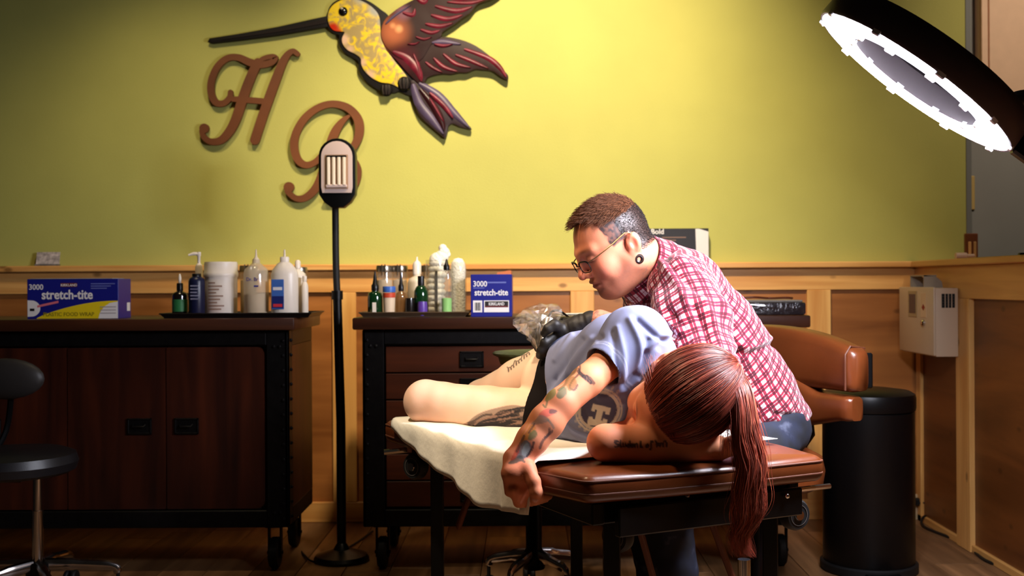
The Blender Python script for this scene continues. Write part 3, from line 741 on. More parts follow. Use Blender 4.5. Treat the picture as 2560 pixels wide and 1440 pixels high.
tbar(fr, TP(0.03, -0.22, ZTB - 0.10), TP(0.03, 0.25, ZTB - 0.10), 0.02, 0.06)
fr.build('frame', M_blackm, table)
for tt, r in ((0.10, -0.19), (0.10, 0.22), (0.98, -0.22), (0.98, 0.22)):
    lg = MB(); tbar(lg, TP(tt, r, ZTB - 0.1), TP(tt, r, 0.02), 0.035, 0.035)
    lo = lg.build('leg', M_blackm, table)
    MB().lathe([(0.0, 0), (0.022, 0), (0.024, 0.012), (0.016, 0.026)], TP(tt, r, 0.0), 14).build('foot', M_chrome, lo)
for tt, r in ((0.06, 0.12),):
    MB().tube([TP(tt, r, ZTB - 0.22), TP(tt, r, 0.012)], 0.014, 12).build('chrome_post', M_chrome, table)
M_strut = wood('strut_wood', C(84, 40, 24), C(116, 60, 36), 'z', 6, 8, 0.5)
for (a, b) in ((P(1590, 1290, 2.50), P(1640, 1470, 2.55)), (P(1765, 1270, 2.62), P(1845, 1480, 2.66)), (P(1175, 1235, 2.9), P(1145, 1320, 2.94))):
    st = MB(); tbar(st, a, b, 0.012, 0.022); st.build('brace', M_strut, table)
def wheel(c, r, ax, nm='wheel'):
    q_ = Vector((0, 0, 1)).rotation_difference(Vector(ax).normalized()).to_matrix().to_4x4(); Mw = Matrix.Translation(c) @ q_
    wo = MB().lathe([(r * .35, -0.017), (r * .86, -0.017), (r, -0.009), (r, 0.009), (r * .86, 0.017), (r * .35, 0.017)], (0, 0, 0), 28, Mw).build(nm, M_rub, table)
    MB().lathe([(0.0, -0.022), (r * .30, -0.022), (r * .36, -0.018), (r * .36, 0.018), (r * .30, 0.022), (0, 0.022)], (0, 0, 0), 20, Mw).build('hub', M_chrome, wo)
    MB().lathe([(r * .62, -0.0185), (r * .66, -0.0185), (r * .66, 0.0185), (r * .62, 0.0185)], (0, 0, 0), 24, Mw, cap=False).build('hub_ring', plain('hub_ring_grey', C(90, 84, 80), 0.4), wo)
wheel(P(1545, 1340, 2.45), 0.036, -RX + UX * -0.5)
wheel(P(1040, 1165, 3.02), 0.036, -RX + UX * -0.5)
wheel(P(1985, 1285, 2.55), 0.036, -UX)
for a, b in ((P(1545, 1340, 2.47), TP(0.16, -0.2, ZTB - 0.1)), (P(1040, 1165, 3.04), TP(0.92, -0.25, ZTB - 0.09)), (P(1985, 1285, 2.57), TP(0.10, 0.25, ZTB - 0.1))):
    MB().tube([a, b], 0.010, 8).build('wheel_bracket', M_blackm, table)
for px, py, d in ((1615, 1288, 2.44), (1660, 1286, 2.42), (1718, 1240, 2.33), (1968, 1240, 2.42)):
    MB().ball(P(px, py, d), (0.006, 0.005, 0.006), 10, 6).build('bolt', M_chrome, table)
hb = TP(0.03, 0.30, ZTB - 0.075)
MB().tube([hb - RX * 0.1, hb + RX * 0.035], 0.006, 8).build('lever', M_chrome, table)
tbar_ = MB(); tbar_.tube([TP(1.0, -0.30, ZTB - 0.075), TP(1.02, -0.36, ZTB - 0.08)], 0.008, 8); tbar_.build('lever', M_chrome, table)

# ------------------------------------------------------------------ white paper sheet over the table
nu, nv = 70, 60
sheet_edge = [(0.16, 0.088), (0.20, 0.092), (0.30, 0.104), (0.40, 0.112), (0.50, 0.100), (0.65, 0.072), (0.80, 0.048), (0.90, 0.028), (0.95, 0.014), (1.00, 0.002)]
def drape(t): return float(np.interp(t, [a for a, _ in sheet_edge], [b for _, b in sheet_edge]))
rs = np.random.RandomState(3)
ph = rs.rand(8) * 6.28
sv = []; sf = []
for i in range(nu):
    t = 0.165 + 0.835 * i / (nu - 1)
    dl = drape(t); ln = 0.635 + dl + 0.03
    if t < 0.32: pass
    for j in range(nv):
        u = j / (nv - 1)
        s = u * ln                                                   # from the far side towards the near side, then down
        wv = 0.0022 * math.sin(t * 31 + ph[0] + s * 6) + 0.0018 * math.sin(t * 17 - s * 14 + ph[1]) + 0.0012 * math.sin(t * 53 + s * 25 + ph[2])
        rtop = 0.300; dch = max(0.0, (0.19 - t) * 0.36)
        if s <= 0.635: p = TP(t + 0.006 * math.sin(s * 9), rtop - s * (0.635 - dch) / 0.635, ZTB + 0.0145 + wv)
        else:
            e = s - 0.635; k = min(e / 0.03, 1.0); an = k * math.pi / 2
            rr_ = rtop - 0.635 + dch - 0.012 * math.sin(an) - 0.02 * max(0, (e - 0.03)) - (0.006 * math.sin(t * 24 + ph[3]) + 0.004 * math.sin(t * 51 + ph[4])) * max(0, e - 0.015) / 0.1
            z_ = ZTB + 0.0145 - 0.014 * (1 - math.cos(an)) - max(0, e - 0.02)
            p = TP(t + 0.006 * math.sin(s * 9) - 0.10 * max(0, e - 0.03) * (1 if t > 0.3 else 0.0), rr_, z_ + wv * (1 - k))
        sv.append(p)
for i in range(nu - 1):
    for j in range(nv - 1): sf.append((i * nv + j, (i + 1) * nv + j, (i + 1) * nv + j + 1, i * nv + j + 1))
M_sheet = plain('white_paper_sheet', C(238, 230, 214), 0.75, bump=0.10, bscale=60, sheen=0.1)
so = tag(mk('paper_sheet', sv, sf, M_sheet, None, True, 180), 'white paper sheet draped over the tattoo table', 'sheet')
md = so.modifiers.new('thick', 'SOLIDIFY'); md.thickness = 0.0012; md.offset = 0

# ------------------------------------------------------------------ stools
M_blkleather = plain('black_vinyl', C(22, 19, 20), 0.42, bump=0.05, bscale=300)
def star_base(parent, c, R, n, mat, a0, zc=0.10):
    for k in range(n):
        a = a0 + 2 * math.pi * k / n; d = Vector((math.cos(a), math.sin(a), 0)); p = Vector((c[0], c[1], 0))
        lg = MB().tube(spl([p + d * 0.02 + Vector((0, 0, zc + 0.015)), p + d * R * .5 + Vector((0, 0, zc + 0.008)), p + d * R * .93 + Vector((0, 0, zc - 0.006)), p + d * R + Vector((0, 0, zc - 0.028))], 5), [0.020] * 5 + [0.016] * 5 + [0.013] * 5 + [0.011], 10, flat=0.75).build('base_leg', mat, parent)
        e = p + d * R
        wo = MB(); ax = Vector((-d.y, d.x, 0))
        for sg_ in (-1, 1):
            q_ = Vector((0, 0, 1)).rotation_difference(ax).to_matrix().to_4x4()
            wo.lathe([(0.006, -0.007), (0.024, -0.007), (0.027, -0.003), (0.027, 0.003), (0.024, 0.007), (0.006, 0.007)], (0, 0, 0), 18, Matrix.Translation(e + ax * 0.012 * sg_ + Vector((0, 0, 0.027))) @ q_)
        wo.tube([e + Vector((0, 0, 0.027)), e + Vector((0, 0, zc - 0.02))], 0.006, 8)
        wo.build('caster', M_rub, lg)
sx, sy = P(95, 1400, 3.50).x, 3.50
st = thing('rolling_stool', 'black rolling stool with chrome base at bottom left', 'stool', (sx, sy, 0))
star_base(st, (sx, sy), 0.235, 5, M_chrome, 0.28, 0.115)
MB().lathe([(0.034, 0.085), (0.036, 0.09), (0.036, 0.135), (0.030, 0.14)], (sx, sy, 0), 18).build('hub', M_blackm, st)
MB().tube([(sx, sy, 0.12), (sx, sy, 0.30)], 0.0175, 14).build('column', M_chrome, st)
MB().tube([(sx, sy, 0.22), (sx, sy, 0.43)], 0.0135, 14).build('piston', M_chrome, st)
MB().lathe([(0.0, 0.415), (0.17, 0.415), (0.188, 0.425), (0.196, 0.45), (0.188, 0.475), (0.16, 0.486), (0.0, 0.490)], (sx - 0.08, sy, 0), 36).build('seat', M_blkleather, st)
MB().box(sx - 0.17, sx - 0.03, sy - 0.05, sy + 0.05, 0.395, 0.416, 0.004).build('seat_plate', M_blackm, st)
bk = MB()
bk.tube(spl([(sx - 0.15, sy, 0.405), (sx - 0.22, sy + 0.13, 0.42), (sx - 0.20, sy + 0.22, 0.52), (sx - 0.18, sy + 0.22, 0.66)], 6), 0.010, 8)
bk.build('back_bar', M_blackm, st)
MB().ball((sx - 0.19, sy + 0.195, 0.695), (0.13, 0.035, 0.068), 24, 12).build('backrest', plain('grey_vinyl', C(42, 38, 36), 0.5), st)

# rolling stand with a round tray behind the table
gx, gy = P(1335, 1400, 3.60).x, 3.60
g2 = thing('rolling_stand', 'rolling stand with chrome star base and pale green tray behind the table', 'stand', (gx, gy, 0))
star_base(g2, (gx, gy), 0.15, 5, M_chrome, 0.42, 0.115)
MB().lathe([(0.034, 0.085), (0.036, 0.09), (0.036, 0.135), (0.026, 0.15), (0.026, 0.45), (0.02, 0.46)], (gx, gy, 0), 18).build('column', M_blackm, g2)
MB().tube([(gx, gy, 0.44), (gx, gy, 0.735)], 0.0135, 14).build('piston', M_chrome, g2)
MB().lathe([(0.0, 0.735), (0.08, 0.735), (0.105, 0.742), (0.112, 0.765), (0.128, 0.772), (0.130, 0.778), (0.124, 0.782), (0.108, 0.776), (0.0, 0.772)], (gx, gy, 0), 36).build('tray', plain('pale_green_film', C(120, 126, 84), 0.3, bump=0.3, bscale=60), g2)

# artist's leather chair with a broad curved back
cx, cy = 0.640, 3.08
ch = thing('leather_chair', 'brown leather rolling chair with broad curved backrest behind the plaid shirt', 'chair', (cx, cy, 0))
star_base(ch, (cx, cy), 0.26, 5, M_blackm, 0.9, 0.10)
MB().tube([(cx, cy, 0.09), (cx, cy, 0.44)], 0.026, 14).build('column', M_blackm, ch)
MB().lathe([(0.0, 0.44), (0.15, 0.44), (0.170, 0.452), (0.176, 0.49), (0.168, 0.525), (0.14, 0.540), (0.0, 0.543)], (cx, cy, 0), 40).build('seat', M_leather, ch)
pA = Vector((0.60, 3.52, 0)); pB = Vector((0.905, 3.06, 0)); ln = (pB - pA); L = ln.length; ln.normalize(); nrm = Vector((-ln.y, ln.x, 0))
if nrm.x < 0: nrm = -nrm                                            # away from the sitter
def backpad(z_of, zb_of, th, name, off, s0, s1, curve=0.0, n=28):
    v = []; f = []; prof = 18
    for i in range(n):
        s = s0 + (s1 - s0) * i / (n - 1); u = i / (n - 1)
        end = min(1.0, min(u, 1 - u) / 0.06); sh_ = math.sqrt(max(0.0, 1 - (1 - end) ** 2)) * 0.96 + 0.04
        za, zb2 = z_of(s), zb_of(s); zc_ = (za + zb2) / 2; hz = (za - zb2) / 2
        c = pA + ln * (s * L) + nrm * (off - curve * (1 - (2 * s - 1) ** 2) * -1)
        for k in range(prof):
            a = 2 * math.pi * k / prof; ca, sa = math.cos(a), math.sin(a)
            ca = math.copysign(abs(ca) ** 0.45, ca); sa = math.copysign(abs(sa) ** 0.45, sa)
            v.append(c + nrm * (ca * th / 2 * (0.6 + 0.4 * sh_)) + Vector((0, 0, zc_ + sa * hz * (0.9 + 0.1 * sh_))) + ln * ((1 - sh_) * 0 ))
    for i in range(n - 1):
        for k in range(prof):
            k3 = (k + 1) % prof; f.append((i * prof + k, (i + 1) * prof + k, (i + 1) * prof + k3, i * prof + k3))
    f.append(tuple(range(prof))); f.append(tuple(range(n * prof - 1, (n - 1) * prof - 1, -1)))
    return MB().add(v, f).build(name, M_leather, ch, angle=70)
bp1 = backpad(lambda s: 0.872 - 0.060 * (abs(s - 0.30) / 0.7) ** 2.0, lambda s: 0.695 - 0.0 * s, 0.085, 'backrest', 0.02, 0.0, 1.0, 0.03)
MB().tube([pB + nrm * (0.02 - 0.041) + ln * -0.024 + Vector((0, 0, z)) for z in (0.702, 0.74, 0.78, 0.80)] + [pB + nrm * (0.02 - 0.02) + ln * -0.024 + Vector((0, 0, 0.822)), pB + nrm * 0.06 + ln * -0.024 + Vector((0, 0, 0.815))], 0.003, 6).build('piping', M_thread, bp1)
backpad(lambda s: 0.685 + 0.05 * max(0, min(1, (0.72 - s) / 0.2)), lambda s: 0.615 - 0.06 * max(0, min(1, (0.9 - s) / 0.5)), 0.075, 'lower_back_pad', 0.005, 0.05, 0.99, 0.03)
MB().tube([pA + ln * 0.3 + nrm * 0.06 + Vector((0, 0, 0.75)), pA + ln * 0.3 + nrm * 0.09 + Vector((0, 0, 0.55)), (cx + 0.05, cy + 0.05, 0.43)], 0.015, 8).build('back_bar', M_blackm, ch)
MB().box(-0.05, 0.05, 0, 0.012, 0, 0.1, 0.004, Matrix.Translation(pB + nrm * 0.063 - ln * 0.06 + Vector((0, 0, 0.70)))).build('back_shell', M_blackm, ch)

# ------------------------------------------------------------------ bin, detector box, socket and cords
bx, by = P(2172, 1400, 3.90).x, 3.90
tb = thing('step_bin', 'tall round black step bin in the corner beside the leather chair', 'bin', (bx, by, 0))
M_bin = plain('black_bin_enamel', C(11, 8, 8), 0.38, spec=0.3)
MB().lathe([(0.0, 0.03), (0.152, 0.03), (0.155, 0.035), (0.155, 0.55), (0.150, 0.556)], (bx, by, 0), 44).build('body', M_bin, tb)
MB().lathe([(0.0, 0.0), (0.160, 0.0), (0.165, 0.006), (0.165, 0.028), (0.158, 0.033)], (bx, by, 0), 44).build('base_ring', M_rub, tb)
MB().lathe([(0.158, 0.557), (0.160, 0.565), (0.160, 0.600), (0.156, 0.612), (0.140, 0.622), (0.08, 0.630), (0.0, 0.632)], (bx, by, 0), 44).build('lid', M_bin, tb)
MB().box(bx - 0.06, bx + 0.06, by - 0.215, by - 0.14, 0.008, 0.022, 0.005).build('pedal', M_blackm, tb)

M_beige = plain('beige_metal_box', C(206, 180, 150), 0.42, bump=0.05, bscale=250)
y0d, y1d = 4.22, 4.60; xd0, xd1 = 1.545, XP - 0.02; zd0, zd1 = 0.715, 0.975
dv = thing('wall_box', 'beige metal box with vent grille and display mounted on the partition', 'metal box', (1.6, 4.4, zd0))
body = MB().box(xd0, xd1, y0d, y1d, zd0, zd1, 0.004, seg=2).build('body', M_beige, dv)
MB().box(xd0 - 0.010, xd0, y0d - 0.004, y1d + 0.004, zd0 + 0.004, zd1 + 0.003, 0.004, seg=2).build('door', M_beige, dv)
MB().box(xd0 - 0.0125, xd0 - 0.010, y0d + 0.17, y0d + 0.27, zd1 - 0.115, zd1 - 0.012, 0.001).build('display_frame', plain('beige_frame', C(176, 150, 112), 0.5), dv)
MB().box(xd0 - 0.0140, xd0 - 0.0125, y0d + 0.185, y0d + 0.255, zd1 - 0.100, zd1 - 0.025, 0.0005).build('display', plain('display_glass', C(84, 70, 64), 0.2), dv)
MB().box(xd0 - 0.0115, xd0 - 0.010, y0d + 0.07, y0d + 0.13, zd1 - 0.115, zd1 - 0.020, 0.0005).build('label', plain('label_cream', C(220, 190, 158), 0.5), dv)
MB().prism([(0, 0.012), (0.010, 0), (0, -0.012), (-0.010, 0)], 0, 0.001, lambda a, b, d: (xd0 - 0.0115 - d, y0d + 0.10 + a * 1.6, zd1 - 0.075 + b)).build('warning_mark', plain('warning_red', C(150, 40, 24), 0.5), dv)
MB().lathe([(0.013, 0), (0.013, 0.006), (0.009, 0.010), (0, 0.011)], (0, 0, 0), 18, Matrix.Translation((xd0 - 0.010, y0d + 0.10, zd1 - 0.135)) @ Matrix.Rotation(math.radians(-90), 4, 'Y')).build('lock', M_chrome, dv)
gx0, gx1, gz0, gz1 = xd0 + 0.022, xd0 + 0.072, zd1 - 0.075, zd1 - 0.022
MB().box(gx0, gx1, y0d - 0.0015, y0d + 0.0005, gz0, gz1, 0.001).build('vent_recess', plain('vent_black', C(10, 9, 9), 0.7), dv)
for k in range(1, 4): MB().box(gx0 + k * (gx1 - gx0) / 4 - 0.0012, gx0 + k * (gx1 - gx0) / 4 + 0.0012, y0d - 0.003, y0d, gz0, gz1).build('vent_bar', M_beige, dv, smooth=False)
for k in range(1, 5): MB().box(gx0, gx1, y0d - 0.0025, y0d, gz0 + k * (gz1 - gz0) / 5 - 0.0009, gz0 + k * (gz1 - gz0) / 5 + 0.0009).build('vent_bar', plain('vent_bar_dark', C(70, 60, 52), 0.5), dv, smooth=False)
ch1 = MB(); ch1.prism([(0.0, 0.0), (0.075, 0.0), (0.070, 0.025), (0.045, 0.045), (0.0, 0.05)], 0, 0.004, lambda a, b, d: (xd0 + 0.005 + a, y0d + 0.14 + d, zd1 + b))
ch1.prism([(0.0, 0.0), (0.075, 0.0), (0.070, 0.025), (0.045, 0.045), (0.0, 0.05)], 0, 0.004, lambda a, b, d: (xd0 + 0.005 + a, y0d + 0.29 + d, zd1 + b))
ch1.box(xd0 + 0.005, xd0 + 0.055, y0d + 0.14, y0d + 0.294, zd1 + 0.045, zd1 + 0.05)
ch1.build('chute', plain('grey_metal', C(150, 138, 122), 0.45), dv)

q = P(2292, 1268, YW - 0.03)
so_ = thing('wall_socket', 'cream wall socket with black plug low beside the bin', 'socket', (q.x, YW - 0.022, q.z - 0.05))
MB().box(q.x - 0.035, q.x + 0.03, YW - 0.034, YW - 0.022, q.z - 0.055, q.z + 0.055, 0.004).build('plate', plain('socket_cream', C(196, 172, 136), 0.45), so_)
MB().box(q.x - 0.016, q.x + 0.016, YW - 0.062, YW - 0.034, q.z + 0.010, q.z + 0.042, 0.006).build('plug', M_rub, so_)
tag(MB().tube(spl([(q.x, YW - 0.062, q.z + 0.025), (q.x + 0.035, YW - 0.085, q.z + 0.02), (q.x + 0.05, YW - 0.09, q.z - 0.06), (q.x + 0.01, YW - 0.10, 0.03), (q.x - 0.03, YW - 0.2, 0.008), (q.x + 0.02, 4.25, 0.006), (q.x + 0.0, 3.95, 0.006), (q.x + 0.14, 3.78, 0.006), (q.x + 0.2, 3.55, 0.006)], 7), 0.0055, 8).build('power_cord', M_rub), 'black power cord running from the wall socket across the floor', 'cord')
tag(MB().tube(spl([P(750, 1372, 4.3) * 1, (-0.82, 4.12, 0.006), (-0.76, 4.02, 0.006), (-0.70, 4.16, 0.006), (-0.66, 4.3, 0.006), (-0.62, 4.5, 0.008)], 7), 0.004, 8).build('lamp_cord', M_rub), 'thin dark cord on the floor by the floor lamp base', 'cord')
# ------------------------------------------------------------------ wrap boxes
M_blue = plain('box_blue', C(22, 26, 120), 0.4)
M_white = plain('print_white', C(225, 220, 218), 0.5)
M_yellow = plain('print_yellow', C(226, 198, 24), 0.45)
M_dkred = plain('print_dark_red', C(96, 24, 24), 0.5)
M_pink = plain('print_pink', C(214, 110, 120), 0.5)
M_blkp = plain('print_black', C(24, 18, 18), 0.5)
M_lblue = plain('print_light_blue', C(96, 104, 170), 0.5)
ybx = 3.93
x0 = P(68, 790, ybx).x; x1 = P(296, 790, ybx).x; bh = 0.140
b1 = thing('plastic_wrap_box', 'long blue and yellow plastic wrap box on the left sideboard', 'box', ((x0 + x1) / 2, ybx + 0.06, ZT), 'blue plastic wrap boxes')
MB().box(x0, x1, ybx, ybx + 0.125, ZT, ZT + bh, 0.0015).build('carton', M_blue, b1)
MB().box(x0 + 0.012, x1 - 0.02, ybx - 0.001, ybx + 0.115, ZT + bh, ZT + bh + 0.002, 0.0008).build('flap', plain('flap_grey', C(150, 152, 160), 0.4), b1)
FX = lambda a, b, d: (x0 + a, ybx - d, ZT + b)
Lb = x1 - x0
def ell(cx, cz, rx, rz, a0, a1, n=24): return [(cx + rx * math.cos(t), cz + rz * math.sin(t)) for t in np.linspace(a0, a1, n)]
arc = [(0.032, 0.0012)] + [(0.032 + (Lb - 0.034) * u, 0.0012 + 0.062 * math.sin(u * math.pi * .5) ** 0.8) for u in np.linspace(0.02, 1, 22)] + [(Lb - 0.0015, 0.0012)]
MB().prism(arc, 0.0, 0.0006, FX).build('print_yellow_arc', M_yellow, b1, smooth=False)
wh = [(Lb - 0.07, 0.0012), (Lb - 0.065, 0.020), (Lb - 0.05, 0.042), (Lb - 0.03, 0.055), (Lb - 0.0015, 0.060), (Lb - 0.0015, 0.0012)]
MB().prism(wh, 0.0006, 0.0010, FX).build('print_white_corner', M_white, b1, smooth=False)
MB().prism([(0.0015, 0.008), (0.0015, 0.066)] + ell(0.012, 0.037, 0.034, 0.029, 1.3, -1.3, 14), 0.0, 0.0006, FX).build('print_badge', M_white, b1, smooth=False)
MB().box(x0 + 0.010, x0 + 0.026, ybx - 0.0012, ybx, ZT + 0.028, ZT + 0.037).build('print_stamp', M_blkp, b1, smooth=False)
MB().prism([(0.036, 0.040), (0.110, 0.056), (0.110, 0.064), (0.036, 0.048)], 0.0006, 0.0011, FX).build('print_ribbon', M_pink, b1, smooth=False)
MB().box(x0 + 0.118, x0 + 0.176, ybx - 0.0008, ybx, ZT + 0.112, ZT + 0.126).build('brand_plate', M_dkred, b1, smooth=False)
text('KIRKLAND', 0.0125, FRONT(x0 + 0.147, ybx - 0.0010, ZT + 0.1145), 'lettering', M_white, b1, 0.012, 0.0003, 'CENTER', 0.95)
text('3000', 0.027, FRONT(x0 + 0.006, ybx - 0.0004, ZT + 0.103), 'lettering', M_white, b1, 0.01, 0.0004, sx=0.95)
text('stretch-tite', 0.046, FRONT(x0 + Lb * .44, ybx - 0.0004, ZT + 0.070), 'lettering', M_white, b1, 0.022, 0.0004, 'CENTER', 0.86)
text('PLASTIC FOOD WRAP', 0.019, FRONT(x0 + Lb * .455, ybx - 0.0010, ZT + 0.010), 'lettering', plain('print_olive', C(140, 122, 20), 0.5), b1, 0.01, 0.0003, 'CENTER', 0.95)
for k in range(3): MB().box(x0 + Lb * .70, x1 - 0.012 - k * 0.014, ybx - 0.0006, ybx, ZT + 0.121 - k * 0.008, ZT + 0.1245 - k * 0.008).build('small_print', M_lblue, b1, smooth=False)
for k in range(3): MB().box(x0 + Lb * .80, x1 - 0.008, ybx - 0.0014, ybx, ZT + 0.040 - k * 0.011, ZT + 0.043 - k * 0.011).build('small_print', plain('print_grey', C(160, 150, 150), 0.5), b1, smooth=False)
MB().box(x1, x1 + 0.0006, ybx + 0.085, ybx + 0.115, ZT + 0.025, ZT + 0.055).build('side_label', M_white, b1, smooth=False)
# the same wrap seen end-on
yb2 = 3.90
x0 = P(1177, 783, yb2).x; x1 = P(1280, 783, yb2).x; bh = 0.148
b2 = thing('plastic_wrap_box', 'blue plastic wrap box standing end-on beside the right bottle tray', 'box', ((x0 + x1) / 2, yb2 + 0.16, ZT), 'blue plastic wrap boxes')
M_blue2 = M_blue
MB().box(x0, x1, yb2, yb2 + 0.33, ZT, ZT + bh, 0.0015).build('carton', M_blue, b2)
MB().prism([(0.0, 0), (0.05, 0.0), (0.05, 0.012), (0.046, 0.014), (0.0, 0.006)], 0, 0.30, lambda a, b, d: (x1 - 0.052 + a, yb2 + 0.01 + d, ZT + bh + b)).build('flap', plain('flap_orange', C(200, 110, 60), 0.5), b2, smooth=False)
text('3000', 0.027, FRONT(x0 + 0.008, yb2 - 0.0004, ZT + 0.106), 'lettering', M_white, b2, 0.012, 0.0004, sx=0.92)
text('stretch-tite', 0.030, FRONT((x0 + x1) / 2, yb2 - 0.0004, ZT + 0.075), 'lettering', M_white, b2, 0.022, 0.0004, 'CENTER', 0.86)
MB().box(x0 + 0.052, x1 - 0.020, yb2 - 0.0006, yb2, ZT + 0.117, ZT + 0.122).build('small_print', M_lblue, b2, smooth=False)
MB().box(x0 + 0.009, x0 + 0.048, yb2 - 0.0006, yb2, ZT + 0.099, ZT + 0.102).build('small_print', M_lblue, b2, smooth=False)
MB().box(x0 + 0.008, x0 + 0.040, yb2 - 0.0006, yb2, ZT + 0.016, ZT + 0.057).build('barcode_plate', M_white, b2, smooth=False)
bc = MB()
for k in range(8): bc.box(x0 + 0.014 + k * 0.0026, x0 + 0.0152 + k * 0.0026 + 0.0006 * (k % 3), yb2 - 0.0009, yb2, ZT + 0.022, ZT + 0.050)
bc.build('bar_lines', M_blkp, b2, smooth=False)
MB().box(x0 + 0.046, x1 - 0.010, yb2 - 0.0006, yb2, ZT + 0.016, ZT + 0.057).build('brand_panel', M_white, b2, smooth=False)
MB().box(x0 + 0.049, x1 - 0.013, yb2 - 0.0010, yb2, ZT + 0.037, ZT + 0.054).build('brand_plate', M_blkp, b2, smooth=False)
MB().box(x0 + 0.049, x1 - 0.013, yb2 - 0.0011, yb2, ZT + 0.033, ZT + 0.038).build('brand_stripe', M_dkred, b2, smooth=False)
text('KIRKLAND', 0.0145, FRONT((x0 + 0.046 + x1 - 0.010) / 2, yb2 - 0.0012, ZT + 0.040), 'lettering', M_white, b2, 0.02, 0.0003, 'CENTER', 0.78)

# ------------------------------------------------------------------ trays and bottles
M_glass = clear('clear_plastic', (.95, .95, .93, 1), .10, .06, C(230, 220, 205), .10)
M_milky = plain('milky_plastic', C(224, 206, 180), 0.35)
M_wht = plain('white_plastic', C(236, 222, 206), 0.35)
M_dkblue = plain('dark_blue_plastic', C(20, 24, 54), 0.35)
M_cap = plain('black_cap', C(16, 14, 14), 0.35)
M_greeng = plain('green_bottle', C(14, 48, 22), 0.12, coat=0.5)
M_dark = plain('dark_ink_bottle', C(22, 18, 16), 0.2, coat=0.4)
M_steel = plain('brushed_steel', C(150, 140, 126), 0.3, metal=0.9)
def tray(px0, px1, yf, yb_, mat, label, h=0.016):
    a, b = P(px0, 780, yf).x, P(px1, 780, yf).x
    t = thing('tray', label, 'tray', ((a + b) / 2, (yf + yb_) / 2, ZT))
    MB().box(a + 0.012, b - 0.012, yf + 0.012, yb_ - 0.012, ZT + 0.0005, ZT + 0.004).build('tray_base', mat, t, smooth=False)
    r = MB(); z = ZT
    o = [(a, yf), (b, yf), (b, yb_), (a, yb_)]; i_ = [(a + 0.014, yf + 0.014), (b - 0.014, yf + 0.014), (b - 0.014, yb_ - 0.014), (a + 0.014, yb_ - 0.014)]
    for k in range(4):
        k2_ = (k + 1) % 4
        r.add([(*i_[k], z + 0.0005), (*i_[k2_], z + 0.0005), (*o[k2_], z + h), (*o[k], z + h)], [(0, 1, 2, 3)])
        r.add([(i_[k][0], i_[k][1], z + 0.003), (i_[k2_][0], i_[k2_][1], z + 0.003), (*o[k2_], z + h + 0.0015), (*o[k], z + h + 0.0015)], [(3, 2, 1, 0)])
    r.tube([(*p, z + h) for p in o], 0.0025, 6, closed=True)
    r.build('rim', mat, t)
    return t
tray(398, 778, 3.91, 4.16, plain('black_tray', C(24, 18, 16), 0.35), 'black shallow tray holding bottles on the left sideboard')
tray(897, 1172, 3.91, 4.18, plain('brown_metal_tray', C(110, 88, 66), 0.3, metal=0.6), 'shallow metal tray holding bottles on the right sideboard')
ZB = ZT + 0.0045
def bottle(name, label, cat, px, py_top, Y, rw, prof, mat, parts=(), group=None, n=22, sy=1.0):
    """prof: (r, z) as fractions of width/2 and height; parts: (name, prof, material) in the same fractions"""
    c = P(px, 770, Y); H = P(px, py_top, Y).z - ZB; R = rw * Y / F / 2
    t = thing(name, label, cat, (c.x, Y, ZB), group)
    MB().lathe([(a * R, b * H) for a, b in prof], (c.x, Y, ZB), n, sy=sy).build('body', mat, t, angle=50)
    for nm, pf, m in parts:
        MB().lathe([(a * R, b * H) for a, b in pf], (c.x, Y, ZB), n, sy=sy).build(nm, m, t, angle=50)
    return t, c, R, H
G1, G2 = 'bottles on the left tray', 'bottles on the right tray'
std = lambda h, nk=.35: [(0, 0), (.94, 0), (1, .02), (1, h * .82), (.92, h * .9), (nk * 1.3, h * .97), (nk, h), (nk, h + .03)]
# left tray
bottle('dropper_bottle', 'small dark green dropper bottle at the left end of the black tray', 'bottle', 450, 684, 3.98, 38, std(.60), M_dark, [('collar', [(.42, .60), (.42, .76), (.36, .78)], M_cap), ('bulb', [(.18, .78), (.20, .9), (.10, .99), (0, 1)], M_wht), ('label', [(1.01, .12), (1.01, .40)], plain('green_label', C(40, 110, 60), 0.5))], G1)
t, c, R, H = bottle('ointment_bottle', 'dark blue bottle with silver print on the black tray', 'bottle', 492, 684, 3.96, 40, [(0, 0), (.95, 0), (1, .03), (1, .82), (.9, .88), (.55, .93)], M_dkblue, [('cap', [(.55, .9), (.55, .99), (.5, 1), (0, 1)], M_cap)], G1)
for k in range(5): MB().box(c.x - R * .5, c.x + R * (.5 - .1 * (k % 3)), 3.96 - R * 1.02, 3.96 - R * .9, ZB + H * (.70 - .075 * k), ZB + H * (.73 - .075 * k)).build('small_print', plain('print_silver', C(130, 130, 150), 0.4), t, smooth=False)
t, c, R, H = bottle('pump_bottle', 'tall white pump bottle behind the tub on the black tray', 'bottle', 498, 630, 4.09, 34, [(0, 0), (.95, 0), (1, .02), (1, .42), (.9, .5), (.4, .56), (.36, .6)], M_milky, [('pump_collar', [(.55, .58), (.55, .76), (.42, .80), (.25, .82)], M_wht), ('pump_stem', [(.22, .80), (.22, .93), (.30, .94), (.30, 1.0), (0, 1.0)], M_wht)], G1)
MB().tube([(c.x + .002, 4.09, ZB + H * .97), (c.x - .018, 4.086, ZB + H * .975), (c.x - .036, 4.082, ZB + H * .95)], [.007, .006, .004], 8).build('nozzle', M_wht, t)
t, c, R, H = bottle('wipes_tub', 'big white screw lid tub with brown print on the black tray', 'tub', 553, 655, 4.02, 80, [(0, 0), (.96, 0), (.98, .02), (1.0, .72)], M_wht, [('lid', [(1.04, .72), (1.06, .75), (1.06, .80), (1.03, .81), (1.03, .955), (.99, 1.0), (0, 1.0)], M_wht)], None, 32)
M_print = plain('print_brown', C(160, 128, 108), 0.5)
